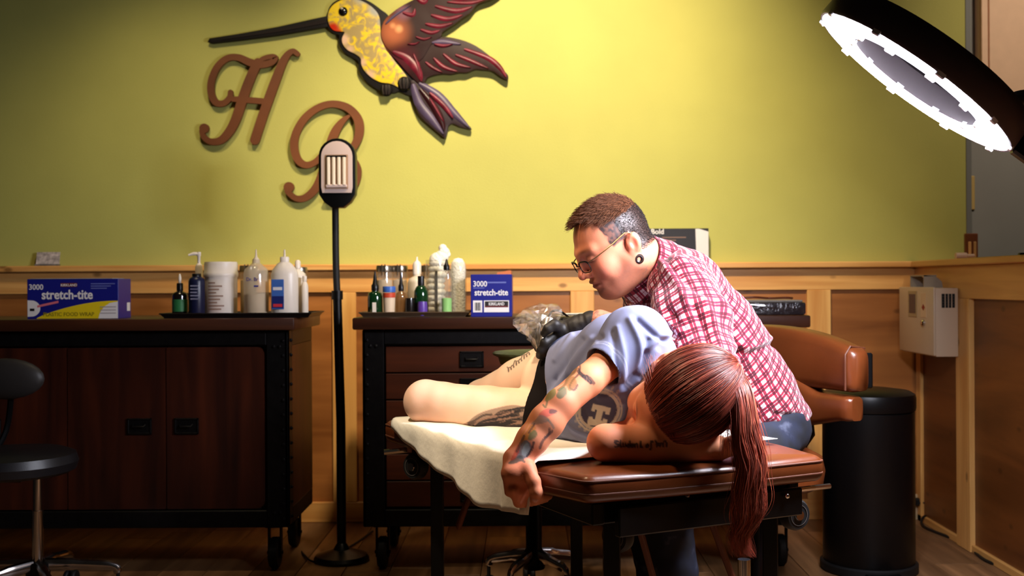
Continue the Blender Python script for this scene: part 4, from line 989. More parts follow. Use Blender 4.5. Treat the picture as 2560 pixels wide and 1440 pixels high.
for k in range(9):
    ww = .35 + .4 * ((k * 37) % 10) / 10
    v = []; f = []; z0_ = ZB + H * (.60 - k * .06)
    for j in range(9):
        a = -math.pi / 2 - .62 + ww * 1.5 * j / 8
        for zz_ in (z0_, z0_ + H * .028): v.append((c.x + R * 1.004 * math.cos(a), 4.02 + R * 1.004 * math.sin(a), zz_))
    for j in range(8): f.append((2 * j, 2 * j + 2, 2 * j + 3, 2 * j + 1))
    mk('print_line', v, f, M_print, t)
sq = [(0, 0), (.95, 0), (1, .02), (1, .68), (.9, .76), (.5, .83), (.32, .86), (.30, .92)]
t, c, R, H = bottle('squeeze_bottle', 'clear squeeze bottle half full with a thin nozzle on the black tray', 'bottle', 641, 636, 3.97, 62, sq, clear('frosted_plastic', (.95, .93, .9, 1), .08, .15, C(232, 216, 188), .45), [('liquid', [(0, .02), (.93, .02), (.95, .36), (0, .36)], plain('cloudy_liquid', C(214, 186, 148), 0.3)), ('nozzle', [(.30, .86), (.26, .92), (.10, .96), (.05, 1.08), (0, 1.08)], M_milky)], G1)
text('Dr. Br', 0.018, FRONT(c.x - .004, 3.97 - R * 1.01, ZB + H * .57), 'lettering', plain('print_navy', C(50, 48, 130), 0.5), t, 0.012, 0.0003, 'CENTER', 0.9)
MB().box(c.x + .002, c.x + .018, 3.97 - R * 1.015, 3.97 - R * 1.0, ZB + H * .475, ZB + H * .50).build('small_print', plain('print_navy', C(50, 48, 130), 0.5), t, smooth=False)
t, c, R, H = bottle('alcohol_bottle', 'white alcohol bottle with blue and red label at the right end of the black tray', 'bottle', 712, 642, 3.96, 68, [(0, 0), (.97, 0), (1, .02), (1, .70), (.90, .78), (.55, .88), (.30, .92), (.28, .95)], M_wht, [('cap', [(.34, .92), (.34, .985), (.30, 1), (0, 1)], M_wht), ('spout', [(.10, 1), (.06, 1.12), (0, 1.12)], M_milky)], G1, 24, 0.75)
lab = MB().box(c.x - R * .80, c.x + R * .10, 3.96 - R * .78, 3.96 - R * .60, ZB + H * .12, ZB + H * .62, 0.001).build('label', plain('label_blue', C(60, 100, 170), 0.45), t)
MB().box(c.x - R * .78, c.x + R * .08, 3.96 - R * .79, 3.96 - R * .7, ZB + H * .14, ZB + H * .34).build('label_navy', plain('label_navy', C(24, 36, 100), 0.45), lab, smooth=False)
MB().box(c.x - R * .68, c.x - R * .02, 3.96 - R * .80, 3.96 - R * .7, ZB + H * .16, ZB + H * .21).build('label_red', plain('label_red', C(200, 50, 60), 0.45), lab, smooth=False)
MB().box(c.x - R * .68, c.x - R * .02, 3.96 - R * .80, 3.96 - R * .7, ZB + H * .44, ZB + H * .49).build('label_white', M_white, lab, smooth=False)
bottle('alcohol_bottle', 'white bottle half hidden behind the labelled alcohol bottle', 'bottle', 745, 650, 4.07, 40, std(.84, .3), M_wht, [('cap', [(.36, .85), (.36, .97), (.2, 1.0), (0, 1)], M_wht)], G1)
bottle('spray_bottle', 'slim white tube bottle at the far right of the black tray', 'bottle', 762, 690, 4.02, 18, std(.86, .5), M_wht, [('cap', [(.6, .87), (.6, 1), (0, 1)], M_wht)], G1)
def clip_jar(px, Y, rw, ptop, label):
    t, c, R, H = bottle('clip_jar', label, 'jar', px, ptop, Y, rw, [(0, 0), (.97, 0), (1, .03), (1, .84), (.95, .88)], M_glass, [('lid', [(1.04, .87), (1.06, .89), (1.06, .96), (1.0, 1.0), (0, 1.0)], M_steel), ('contents', [(0, .03), (.93, .03), (.93, .7), (0, .74)], plain('cotton_contents', C(214, 190, 160), 0.8))], 'metal lid jars behind the bottles')
    MB().tube([(c.x - R * .2, Y - R * 1.08, ZB + H * .8), (c.x - R * .2, Y - R * 1.12, ZB + H * 1.02), (c.x + R * .2, Y - R * 1.12, ZB + H * 1.02), (c.x + R * .2, Y - R * 1.08, ZB + H * .8)], 0.002, 6).build('wire_clip', M_steel, t)
clip_jar(622, 4.11, 42, 664, 'metal lid jar behind the squeeze bottle on the black tray')
clip_jar(748, 4.13, 40, 668, 'metal lid jar behind the alcohol bottle')
tag(MB().box(P(490, 770, 3.925).x, P(555, 770, 3.925).x, 3.925, 3.945, ZB, ZB + 0.006, 0.002).build('pink_strip', plain('pink_rubber', C(214, 96, 84), 0.5)), 'pink flat strip lying along the front of the black tray', 'strip')
tag(MB().box(P(600, 770, 3.927).x, P(614, 770, 3.927).x, 3.927, 3.950, ZB, ZB + 0.006, 0.002).build('eraser', plain('eraser_cream', C(226, 196, 170), 0.6)), 'small cream block on the black tray before the squeeze bottle', 'eraser')
# right tray
twist = lambda m: [('shoulder_cap', [(.48, .56), (.50, .60), (.50, .68), (.34, .72), (.16, .92), (.08, 1.0), (0, 1.0)], m)]
def inkb(px, top, Y, rw, mat, label, lab=None):
    t, c, R, H = bottle('ink_bottle', label, 'bottle', px, top, Y, rw, [(0, 0), (.95, 0), (1, .02), (1, .42), (.88, .51), (.44, .55), (.42, .58)], mat, twist(M_cap), G2)
    if lab: MB().box(c.x - R * .25, c.x + R * .25, Y - R * 1.02, Y - R * .8, ZB + H * .02, ZB + H * .30, 0.0005).build('label', lab, t)
    return t
inkb(938, 678, 3.965, 38, M_greeng, 'green bottle with black twist cap at the left end of the metal tray', M_wht)
inkb(1003, 680, 4.0, 28, clear('amber_clear', (.85, .7, .55, 1), .12, .06, C(150, 110, 70), .25), 'clear bottle with black twist cap behind the blue topped cup')
t, c, R, H = bottle('paper_cup', 'cream cup with blue and red band beside the green bottle', 'cup', 973, 716, 3.95, 31, [(0, 0), (.85, 0), (1.0, .78)], plain('cup_cream', C(226, 200, 170), 0.5), [('blue_lid', [(1.02, .80), (1.04, .84), (1.04, .98), (1, 1), (0, 1)], plain('lid_blue', C(60, 100, 180), 0.4)), ('red_band', [(1.01, .62), (1.03, .78)], plain('band_red', C(200, 70, 40), 0.5))], None)
bottle('spray_bottle', 'white round shouldered bottle behind the green bottles', 'bottle', 1043, 642, 4.07, 48, [(0, 0), (.95, 0), (1, .02), (1, .55), (.85, .62), (.42, .66), (.40, .80)], M_milky, [('collar', [(.45, .70), (.46, .86), (.38, .90), (.12, .94), (.08, 1.0), (0, 1.0)], M_wht)], G2)
bottle('soap_bottle', 'round dark green bottle with black cap in the middle of the metal tray', 'bottle', 1053, 690, 3.975, 36, [(0, 0), (.95, 0), (1, .02), (1, .48), (.95, .62), (.7, .72), (.46, .76)], M_greeng, [('cap', [(.46, .74), (.47, .76), (.47, .98), (.44, 1), (0, 1)], M_cap), ('label', [(1.01, .04), (1.01, .32)], M_dark)], G2)
bottle('ink_jar', 'small purple jar at the front of the metal tray', 'jar', 1056, 754, 3.935, 25, [(0, 0), (.95, 0), (1, .1), (1, .7), (.9, 1), (0, 1)], plain('purple_jar', C(92, 60, 150), 0.35), (), None)
bottle('ink_jar', 'small dark jar beside the purple jar', 'jar', 1025, 745, 3.955, 26, [(0, 0), (.95, 0), (1, .1), (1, .7), (.9, 1), (0, 1)], M_dark, (), None)
t, c, R, H = bottle('storage_jar', 'tall clear jar stuffed with white cotton towels', 'jar', 1093, 650, 4.05, 58, [(0, 0), (.97, 0), (1, .02), (1, .94), (.97, 1)], M_glass, (), None, 26)
MB().box(c.x - R * .10, c.x + R * .12, 4.05 - R * .97, 4.05 - R * .86, ZB + .005, ZB + H * .8, 0.001).build('dark_stripe', M_dark, t)
cot = MB(); rs = np.random.RandomState(9)
for k in range(9): cot.ball((c.x + R * .22 * (rs.rand() - .5), 4.05 + R * .15 * (rs.rand() - .5), ZB + H * (.10 + .105 * k)), (R * .80, R * .78, H * .085), 14, 8)
for dx_, dz_, r_ in ((.05, 1.0, .72), (.42, 1.06, .62), (.62, 1.14, .5), (.50, 1.22, .36), (.85, 1.10, .34)): cot.ball((c.x + R * dx_, 4.05, ZB + H * dz_), (R * r_, R * r_ * .9, R * r_ * .95), 14, 9)
cot.build('cotton', plain('cotton_white', C(246, 238, 220), 0.9, bump=0.5, bscale=120), t, angle=180)
t, c, R, H = bottle('storage_jar', 'clear cylinder jar with a rounded top at the right end of the metal tray', 'jar', 1146, 655, 4.03, 42, [(0, 0), (.97, 0), (1, .02), (1, .88), (.94, .96), (.8, 1.0)], M_glass, [('tissue', [(0, .03), (.80, .03), (.86, .3), (.82, .6), (.88, .85), (.8, .98), (.5, 1.06), (0, 1.08)], plain('cotton_white', C(246, 238, 220), 0.9))], None, 26)
t, c, R, H = bottle('green_soap_bottle', 'clear squeeze bottle with pale green liquid and black pointed cap', 'bottle', 1117, 646, 3.955, 27, [(0, 0), (.95, 0), (1, .02), (1, .70), (.9, .76), (.5, .80)], M_glass, [('liquid', [(0, .01), (.92, .01), (.92, .30), (0, .31)], plain('green_liquid', C(150, 220, 120), 0.3)), ('cap', [(.56, .79), (.58, .82), (.58, .87), (.36, .90), (.14, .98), (0, 1.0)], M_cap)], None)
clip_jar(962, 4.12, 40, 664, 'metal lid jar behind the green bottle on the metal tray')
clip_jar(1000, 4.13, 38, 664, 'metal lid jar behind the black twist cap bottle')
clip_jar(1066, 4.14, 34, 664, 'metal lid jar between the white bottle and the cotton jar')

# black and white printed box behind the man, on the wainscot cap
yq = YW - 0.05
a = P(1605, 650, yq).x; b = P(1772, 650, yq).x; zt = P(1700, 571, yq).z
bb = thing('printed_box', 'black and white box printed Bold behind the man, on the wainscot cap', 'box', ((a + b) / 2, yq, ZC))
MB().box(a, b, yq, YW - 0.002, ZC, zt, 0.0015).build('carton', M_blkp, bb)
xw = P(1741, 600, yq).x
MB().prism([(xw, ZC), (b - .001, ZC), (b - .001, zt - .014), (xw + .012, zt - .002), (xw - .004, zt - .002)], 0, 0.0008, lambda p, q_, d: (p, yq - d, q_)).build('print_white', M_white, bb, smooth=False)
MB().prism([(a, ZC), (P(1650, 600, yq).x, ZC), (P(1650, 600, yq).x, zt - .06), (P(1645, 600, yq).x, zt - .048), (a, zt - .046)], 0, 0.0008, lambda p, q_, d: (p, yq - d, q_)).build('print_panel', M_white, bb, smooth=False)
text('Bold', 0.030, FRONT(P(1627, 588, yq).x, yq - .0005, P(1627, 585, yq).z), 'lettering', M_white, bb, 0.02, 0.0004)
for k, (u0, u1) in enumerate(((1655, 1715), (1660, 1690))): MB().box(P(u0, 600, yq).x, P(u1, 600, yq).x, yq - .0008, yq, zt - .040 - k * .012, zt - .035 - k * .012).build('small_print', plain('print_tan', C(120, 90, 72), 0.5), bb, smooth=False)

# wrapped tray with cables at the right end of the sideboard, papers, tub
a, b = P(1850, 800, 3.93).x, P(2016, 800, 3.93).x
wt = thing('wrapped_tray', 'tray wrapped in black plastic film at the right end of the sideboard', 'tray', ((a + b) / 2, 4.05, ZT))
M_film = plain('black_film', C(40, 34, 36), 0.12, coat=0.6, bump=0.9, bscale=55)
MB().box(a, b, 3.93, 4.22, ZT, ZT + 0.045, 0.008, seg=2).build('film', M_film, wt)
MB().box(a + .01, b - .01, 3.94, 4.2, ZT + 0.045, ZT + 0.052, 0.002).build('tray_top', plain('grey_film', C(120, 112, 104), 0.25), wt)
MB().tube(spl([(a, 4.0, ZT + .058), (a + .06, 3.98, ZT + .062), (a + .12, 4.02, ZT + .058), (a + .17, 3.97, ZT + .060), (a + .2, 4.0, ZT + .058)], 6), 0.004, 8).build('cord', plain('orange_black_cord', C(90, 40, 22), 0.5), wt)
a, b = P(1395, 780, 3.95).x, P(1492, 780, 3.95).x
for k, (da, dz, rz, m_) in enumerate(((0, .0, .05, 'paper_cream'), (.02, .003, -.12, 'paper_blue'), (.01, .006, .2, 'paper_white'))):
    mm = plain(m_, C(*((230, 206, 160), (176, 188, 196), (226, 220, 206))[k]), 0.6)
    tag(MB().box(-.075, .075, -.05, .05, 0, .002, 0.0008, Matrix.Translation(((a + b) / 2 + da, 4.0, ZT + dz)) @ Matrix.Rotation(rz, 4, 'Z')).build('paper_packet', mm), ('cream paper packet at the bottom of the pile by the gloved hand', 'pale blue paper packet in the middle of the pile by the gloved hand', 'white paper packet on top of the pile by the gloved hand')[k], 'paper', 'paper packets on the sideboard')
# ------------------------------------------------------------------ sculpting helpers: smooth-blended volumes turned into one mesh
V3 = lambda p: np.array([p[0], p[1], p[2]], dtype=np.float32)
class Vol:
    def __init__(s, lo, hi, h):
        s.lo = V3(lo); s.h = h
        s.n = np.ceil((V3(hi) - s.lo) / h).astype(int) + 1
        s.F = np.full(tuple(s.n), 0.2, dtype=np.float32)
    def _blk(s, lo, hi):
        a = np.clip(np.floor((lo - s.lo) / s.h).astype(int), 0, s.n - 1); b = np.clip(np.ceil((hi - s.lo) / s.h).astype(int) + 1, 1, s.n)
        sl = tuple(slice(i, j) for i, j in zip(a, b))
        ax = [(s.lo[i] + s.h * np.arange(a[i], b[i])).astype(np.float32) for i in range(3)]
        return sl, ax[0][:, None, None], ax[1][None, :, None], ax[2][None, None, :]
    def op(s, prim, k=0.01, mode='add'):
        lo, hi, fn = prim
        if np.any(hi < s.lo) or np.any(lo > s.lo + s.h * s.n): return s
        m = k + 3 * s.h + 0.012
        sl, X, Y, Z = s._blk(lo - m, hi + m)
        if min(q.stop - q.start for q in sl) <= 0: return s
        d = fn(X, Y, Z); a = s.F[sl]
        if mode == 'add':
            e = np.maximum(k - np.abs(a - d), 0) / k; s.F[sl] = np.minimum(a, d) - e * e * k * 0.25
        elif mode == 'sub':
            d = -d; e = np.maximum(k - np.abs(a - d), 0) / k; s.F[sl] = np.maximum(a, d) + e * e * k * 0.25
        return s
    def add(s, *pr, k=0.01):
        for p in pr: s.op(p, k)
        return s
    def sub(s, *pr, k=0.005):
        for p in pr: s.op(p, k, 'sub')
        return s
    def mesh(s):
        F_ = s.F; S = F_ < 0
        cnt = np.zeros(tuple(s.n - 1), np.uint8)
        for i in (0, 1):
            for j in (0, 1):
                for k in (0, 1): cnt += S[i:s.n[0] - 1 + i, j:s.n[1] - 1 + j, k:s.n[2] - 1 + k]
        idx = np.argwhere((cnt > 0) & (cnt < 8)); del cnt
        cor = [(i, j, k) for i in (0, 1) for j in (0, 1) for k in (0, 1)]
        val = [F_[idx[:, 0] + c[0], idx[:, 1] + c[1], idx[:, 2] + c[2]] for c in cor]
        pos = np.zeros((len(idx), 3), np.float32); num = np.zeros(len(idx), np.float32)
        for a in range(8):
            for b in range(a + 1, 8):
                if sum(abs(cor[a][q] - cor[b][q]) for q in range(3)) != 1: continue
                m = (val[a] < 0) != (val[b] < 0)
                t = np.where(m, val[a] / np.where(m, val[a] - val[b], 1), 0)
                for q in range(3): pos[:, q] += np.where(m, cor[a][q] + t * (cor[b][q] - cor[a][q]), 0)
                num += m
        V = s.lo + s.h * (idx + pos / num[:, None])
        vid = np.full(tuple(s.n - 1), -1, np.int32); vid[idx[:, 0], idx[:, 1], idx[:, 2]] = np.arange(len(idx))
        Q = []
        for ax in range(3):
            u, w_ = (ax + 1) % 3, (ax + 2) % 3
            A = [slice(None)] * 3; B = [slice(None)] * 3; A[ax] = slice(0, -1); B[ax] = slice(1, None)
            d = S[tuple(A)] != S[tuple(B)]
            e = np.argwhere(d)
            ok = (e[:, u] > 0) & (e[:, w_] > 0) & (e[:, u] < s.n[u] - 1) & (e[:, w_] < s.n[w_] - 1); e = e[ok]
            def g(du, dw):
                q = e.copy(); q[:, u] -= du; q[:, w_] -= dw
                return vid[q[:, 0], q[:, 1], q[:, 2]]
            quad = np.stack([g(0, 0), g(1, 0), g(1, 1), g(0, 1)], 1)
            ins = S[e[:, 0], e[:, 1], e[:, 2]]
            quad[~ins] = quad[~ins][:, ::-1]
            Q.append(quad)
        Q = np.concatenate(Q); Q = Q[(Q >= 0).all(1)]
        return V.astype(np.float64), Q
def bb(*pts, r=0.0):
    a = np.array([V3(p) for p in pts]); return a.min(0) - r, a.max(0) + r
def cone(a, b, r1, r2):
    a, b = V3(a), V3(b); d = b - a; L2 = float(d @ d) + 1e-12
    lo, hi = bb(a, b, r=max(r1, r2))
    def fn(X, Y, Z):
        t = np.clip(((X - a[0]) * d[0] + (Y - a[1]) * d[1] + (Z - a[2]) * d[2]) / L2, 0, 1)
        return np.sqrt((X - a[0] - t * d[0]) ** 2 + (Y - a[1] - t * d[1]) ** 2 + (Z - a[2] - t * d[2]) ** 2) - (r1 + (r2 - r1) * t)
    return lo, hi, fn
def chain(pts, rs): return [cone(pts[i], pts[i + 1], rs[i], rs[i + 1]) for i in range(len(pts) - 1)]
def ellip(c, r, R=None):
    c = V3(c); r = V3(r); R = np.eye(3, dtype=np.float32) if R is None else np.array(R, dtype=np.float32)   # rows of R: local axes
    ext = np.sqrt(((R * r[:, None]) ** 2).sum(0))
    def fn(X, Y, Z):
        x, y, z = X - c[0], Y - c[1], Z - c[2]
        p = [(R[i, 0] * x + R[i, 1] * y + R[i, 2] * z) / r[i] for i in range(3)]
        k0 = np.sqrt(p[0] ** 2 + p[1] ** 2 + p[2] ** 2); k1 = np.sqrt((p[0] / r[0]) ** 2 + (p[1] / r[1]) ** 2 + (p[2] / r[2]) ** 2) + 1e-9
        return k0 * (k0 - 1) / k1
    return c - ext, c + ext, fn
def ecap(a, b, w1, h1, w2, h2, u):
    """tapered capsule with an elliptic section; u is the direction of the w half-axis"""
    a, b, u = V3(a), V3(b), V3(u); d = b - a; L = float(np.linalg.norm(d)); n = d / L
    u = u - n * (u @ n); u /= np.linalg.norm(u); v = np.cross(n, u)
    lo, hi = bb(a, b, r=max(w1, h1, w2, h2))
    def fn(X, Y, Z):
        x, y, z = X - a[0], Y - a[1], Z - a[2]
        s_ = x * n[0] + y * n[1] + z * n[2]; t = np.clip(s_ / L, 0, 1)
        pu = x * u[0] + y * u[1] + z * u[2]; pv = x * v[0] + y * v[1] + z * v[2]; e = s_ - t * L
        w_ = w1 + (w2 - w1) * t; h_ = h1 + (h2 - h1) * t; m = np.minimum(w_, h_)
        k0 = np.sqrt((pu / w_) ** 2 + (pv / h_) ** 2 + (e / m) ** 2)
        k1 = np.sqrt((pu / w_ ** 2) ** 2 + (pv / h_ ** 2) ** 2 + (e / m ** 2) ** 2) + 1e-9
        return k0 * (k0 - 1) / k1
    return lo, hi, fn
def half(p, n, lo, hi):
    """everything on the side of the plane the normal points to, within a box"""
    p, n = V3(p), V3(n); n = n / np.linalg.norm(n)
    return V3(lo), V3(hi), lambda X, Y, Z: -((X - p[0]) * n[0] + (Y - p[1]) * n[1] + (Z - p[2]) * n[2]) + 0 * X
def normals(V, Q):
    n = np.zeros_like(V); a = V[Q[:, 2]] - V[Q[:, 0]]; b = V[Q[:, 3]] - V[Q[:, 1]]; f = np.cross(a, b)
    for k in range(4):
        for c in range(3): n[:, c] += np.bincount(Q[:, k], f[:, c], len(V))
    return n / (np.linalg.norm(n, axis=1)[:, None] + 1e-12)
def relax(V, Q, it=2, lam=0.5):
    for _ in range(it):
        s = np.zeros_like(V); c = np.zeros(len(V))
        for k in range(4):
            j = Q[:, (k + 1) % 4]; i = Q[:, k]
            for q in range(3):
                s[:, q] += np.bincount(i, V[j, q], len(V)) + np.bincount(j, V[i, q], len(V))
            c += np.bincount(i, minlength=len(V)) + np.bincount(j, minlength=len(V))
        V = V + lam * (s / np.maximum(c, 1)[:, None] - V)
    return V
def vnoise(p, seed=0):
    """smooth value noise in -1..1 for points (n,3)"""
    i = np.floor(p).astype(np.int64); f = p - i; f = f * f * (3 - 2 * f); out = 0
    for dx in (0, 1):
        for dy in (0, 1):
            for dz in (0, 1):
                h_ = ((i[:, 0] + dx) * 374761393 + (i[:, 1] + dy) * 668265263 + (i[:, 2] + dz) * 2147483647 + seed * 974711) & 0x7fffffff
                h_ = ((h_ ^ (h_ >> 13)) * 1274126177) & 0x7fffffff; h_ = (h_ ^ (h_ >> 16)) & 0xffff
                out = out + (h_ / 32767.5 - 1) * np.where(dx, f[:, 0], 1 - f[:, 0]) * np.where(dy, f[:, 1], 1 - f[:, 1]) * np.where(dz, f[:, 2], 1 - f[:, 2])
    return out
def seg_d(x, y, pts):
    d = np.full(len(x), 1e9)
    for (x0, y0), (x1, y1) in zip(pts[:-1], pts[1:]):
        dx, dy = x1 - x0, y1 - y0; t = np.clip(((x - x0) * dx + (y - y0) * dy) / (dx * dx + dy * dy + 1e-9), 0, 1)
        d = np.minimum(d, np.hypot(x - x0 - t * dx, y - y0 - t * dy))
    return d
def poly_in(x, y, pts):
    ins = np.zeros(len(x), bool); n = len(pts)
    for i in range(n):
        x0, y0 = pts[i]; x1, y1 = pts[(i + 1) % n]
        c = (y0 > y) != (y1 > y)
        ins ^= c & (x < (x1 - x0) * (y - y0) / (y1 - y0 + 1e-12) + x0)
    return ins
def smooth(a, e0, e1):
    t = np.clip((a - e0) / (e1 - e0), 0, 1); return t * t * (3 - 2 * t)
lin = lambda r, g, b: np.array(C(r, g, b)[:3])
def blend(col, m, c): return col * (1 - m[:, None]) + np.asarray(c)[None, :] * m[:, None]
def rgba(col): return np.concatenate([col, np.ones((len(col), 1))], 1)
def vcol_mat(name, rough=0.5, sss=0.0, sheen=0.0, bump=0.0, bscale=300, spec=0.4, coat=0.0):
    m, nt, b = new_mat(name)
    a = nd(nt, 'ShaderNodeAttribute', attribute_name='col'); nt.links.new(a.outputs['Color'], b.inputs['Base Color'])
    b.inputs['Roughness'].default_value = rough; b.inputs['Specular IOR Level'].default_value = spec
    b.inputs['Sheen Weight'].default_value = sheen; b.inputs['Coat Weight'].default_value = coat
    if sss:
        b.inputs['Subsurface Weight'].default_value = sss; b.inputs['Subsurface Radius'].default_value = (0.010, 0.004, 0.002); b.inputs['Subsurface Scale'].default_value = 0.6
    if bump:
        tc = nd(nt, 'ShaderNodeTexCoord'); n = nd(nt, 'ShaderNodeTexNoise'); n.inputs['Scale'].default_value = bscale; n.inputs['Detail'].default_value = 3
        nt.links.new(tc.outputs['Object'], n.inputs['Vector']); bp = nd(nt, 'ShaderNodeBump'); bp.inputs['Strength'].default_value = bump; bp.inputs['Distance'].default_value = 0.004
        nt.links.new(n.outputs['Fac'], bp.inputs['Height']); nt.links.new(bp.outputs[0], b.inputs['Normal'])
    return m
def frame(fwd, up):
    f = Vector(fwd).normalized(); u = Vector(up); u = (u - f * u.dot(f)).normalized(); l = u.cross(f)
    return np.array([f, l, u], dtype=np.float64)                     # rows: forward, left, up
class Head:
    """a head in its own frame (x forward, y left, z up), placed by centre and frame"""
    def __init__(s, c, R, k): s.c = np.array(c, float); s.R = R; s.k = k
    def w(s, p): return s.c + s.k * (s.R.T @ np.array(p, float))
    def loc(s, V): return ((V - s.c) / s.k) @ s.R.T
    def e(s, c, r, tilt=None):
        R = s.R
        if tilt is not None: R = np.array(Matrix.Rotation(tilt[1], 3, tilt[0])).T @ R
        return ellip(s.w(c), np.array(r) * s.k, R)
    def cn(s, a, b, r1, r2): return cone(s.w(a), s.w(b), r1 * s.k, r2 * s.k)
    def sculpt(s, vol, heavy=0.0):
        k = s.k
        vol.add(s.e((-.012, 0, .030), (.095, .077, .086)), k=.02 * k)
        vol.add(s.e((.034, 0, -.016), (.060, .064, .088)), k=.035 * k)
        for y in (-1, 1):
            vol.add(s.cn((-.004, y * .050, -.062), (.060, y * .018, -.104), .024 + heavy * .4, .019), k=.03 * k)
            vol.add(s.e((.060, y * .040, -.038), (.028, .024, .028 + heavy * .3)), k=.02 * k)
            vol.add(s.cn((.072, y * .044, .018), (.092, y * .012, .016), .009, .010), k=.018 * k)
        vol.add(s.e((.078, 0, -.104), (.019, .022, .016)), k=.018 * k)
        if heavy: vol.add(s.e((.030, 0, -.104), (.052, .050, .030)), k=.03 * k)
        vol.add(s.e((.080, 0, -.066), (.020, .032, .022)), k=.02 * k)                       # muzzle
        for y in (-1, 1):
            vol.sub(s.e((.106, y * .031, -.002), (.016, .019, .013)), k=.014 * k)
            vol.add(s.e((.079, y * .032, -.003), (.0145, .016, .0130)), k=.004 * k)        # lowered lids
            vol.sub(s.cn((.0945, y * .020, -.0095), (.0885, y * .044, -.0085), .0011, .0011), k=.003 * k)
        vol.add(s.cn((.094, 0, .012), (.112, 0, -.030), .0085, .0115), k=.010 * k)
        vol.add(s.e((.114, 0, -.036), (.0125, .0120, .0110)), k=.006 * k)
        for y in (-1, 1):
            vol.add(s.e((.102, y * .0125, -.040), (.012, .0085, .0090)), k=.006 * k)
            vol.sub(s.e((.110, y * .0065, -.0475), (.006, .0032, .0035)), k=.003 * k)
        vol.add(s.e((.097, 0, -.0625), (.0095, .024, .0062)), k=.005 * k)
        vol.add(s.e((.094, 0, -.0765), (.0100, .021, .0070)), k=.005 * k)
        vol.sub(s.cn((.107, -.001, -.0695), (.090, .026, -.0705), .0018, .0015), k=.004 * k)
        vol.sub(s.cn((.107, .001, -.0695), (.090, -.026, -.0705), .0018, .0015), k=.004 * k)
        for y in (-1, 1):                                                                   # ears
            t = ('Y', -.18)
            vol.add(s.e((-.018, y * .0790, -.024), (.0185, .0060, .0320), t), k=.006 * k)
            vol.add(s.e((-.026, y * .0850, -.018), (.0150, .0055, .0260), t), k=.006 * k)
            vol.sub(s.e((-.015, y * .0900, -.022), (.0100, .0060, .0190), t), k=.004 * k)
            vol.add(s.e((-.008, y * .0820, -.024), (.0045, .0040, .0080), t), k=.004 * k)
            vol.add(s.e((-.012, y * .0790, -.054), (.0110, .0050, .0120), t), k=.006 * k)
# ------------------------------------------------------------------ person lying on the table
wl_ = lambda p: Vector(p)
wo_root = thing('person', 'person with red hair lying on the table in a blue tee shirt and black shorts', 'person', (0.20, 2.75, ZTB + 0.012))
lat = lambda deg: np.array(Vector((0, 0, 1)) * math.cos(math.radians(deg)) - RX * math.sin(math.radians(deg)))
pel = P(1392, 962, 2.93); wai = P(1462, 938, 2.80); che = P(1548, 930, 2.64); uch = P(1598, 932, 2.555)
shL = P(1590, 846, 2.52); shR = P(1622, 1085, 2.62)
elL = P(1402, 1010, 2.37); wrL = P(1294, 1146, 2.325)
elR = P(1514, 1107, 2.34); wrR = P(1790, 1120, 2.37)
hpR = P(1352, 1040, 2.87); knR = P(1064, 1004, 3.02); anR = P(1180, 1010, 3.26)
hpL = P(1412, 922, 2.98); knL = P(1205, 996, 3.26); anL = P(1290, 985, 3.42)
WHd = Head(P(1702, 998, 2.39), frame((-.80, -.16, -.56), (.22, -.92, .12)), 1.07)
vol = Vol((-0.37, 2.23, 0.535), (0.54, 3.48, 0.96), 0.0025)
KT = .05
vol.add(ecap(pel, wai, .100, .094, .088, .080, lat(6)), k=KT)
vol.add(ecap(wai, che, .088, .080, .114, .086, lat(6)), k=KT)
vol.add(ecap(che, uch, .114, .086, .104, .076, lat(6)), k=KT)
vol.add(*chain([hpR, hpR.lerp(knR, .45), hpR.lerp(knR, .85), knR], [.068, .060, .056, .056]), k=.012)
vol.add(cone(knR, anR, .054, .032), k=.02)
vol.add(*chain([hpL, hpL.lerp(knL, .5), knL], [.088, .070, .052]), k=.02)
vol.add(cone(knL, anL, .050, .032), k=.02)
for an, kn in ((anR, knR), (anL, knL)):
    d = (an - kn).normalized(); vol.add(cone(an, an + d * .05 + Vector((-.06, .02, -.01)), .03, .022), k=.02)
# arms
def limb(a, b, rs): return chain([a.lerp(b, t) for t in np.linspace(0, 1, len(rs))], rs)
vol.add(*limb(shL, elL, [.042, .037, .0345, .0330]), k=.010)
vol.add(*limb(elL, wrL, [.0335, .0365, .0325, .0260]), k=.010)
vol.add(*limb(shR, elR, [.038, .037, .037, .037]), k=.010)
vol.add(*limb(elR, wrR, [.038, .041, .036, .028]), k=.010)
# hanging left hand: palm, four fingers hooked under the pad, thumb on the near side
kn0 = P(1306, 1218, 2.313)
vol.add(ecap(wrL, P(1297, 1180, 2.303), .030, .020, .036, .019, (1, .35, .1)), k=.012)
vol.add(ecap(P(1297, 1180, 2.303), kn0, .036, .019, .040, .017, (1, .35, .1)), k=.012)
fg = [((1284, 1224, 2.293), (1296, 1256, 2.313), (1322, 1262, 2.353)), ((1298, 1228, 2.303), (1310, 1262, 2.328), (1342, 1266, 2.368)),
      ((1316, 1226, 2.318), (1330, 1256, 2.343), (1360, 1256, 2.378)), ((1332, 1218, 2.328), (1348, 1242, 2.353), (1372, 1240, 2.383))]
for a, b, c_ in fg: vol.add(*chain([P(*a), P(*b), P(*c_)], [.0115, .0102, .0085]), k=.005)
vol.add(*chain([P(1318, 1172, 2.298), P(1334, 1204, 2.283), P(1340, 1230, 2.278), P(1337, 1250, 2.283)], [.016, .0135, .0125, .0105]), k=.008)
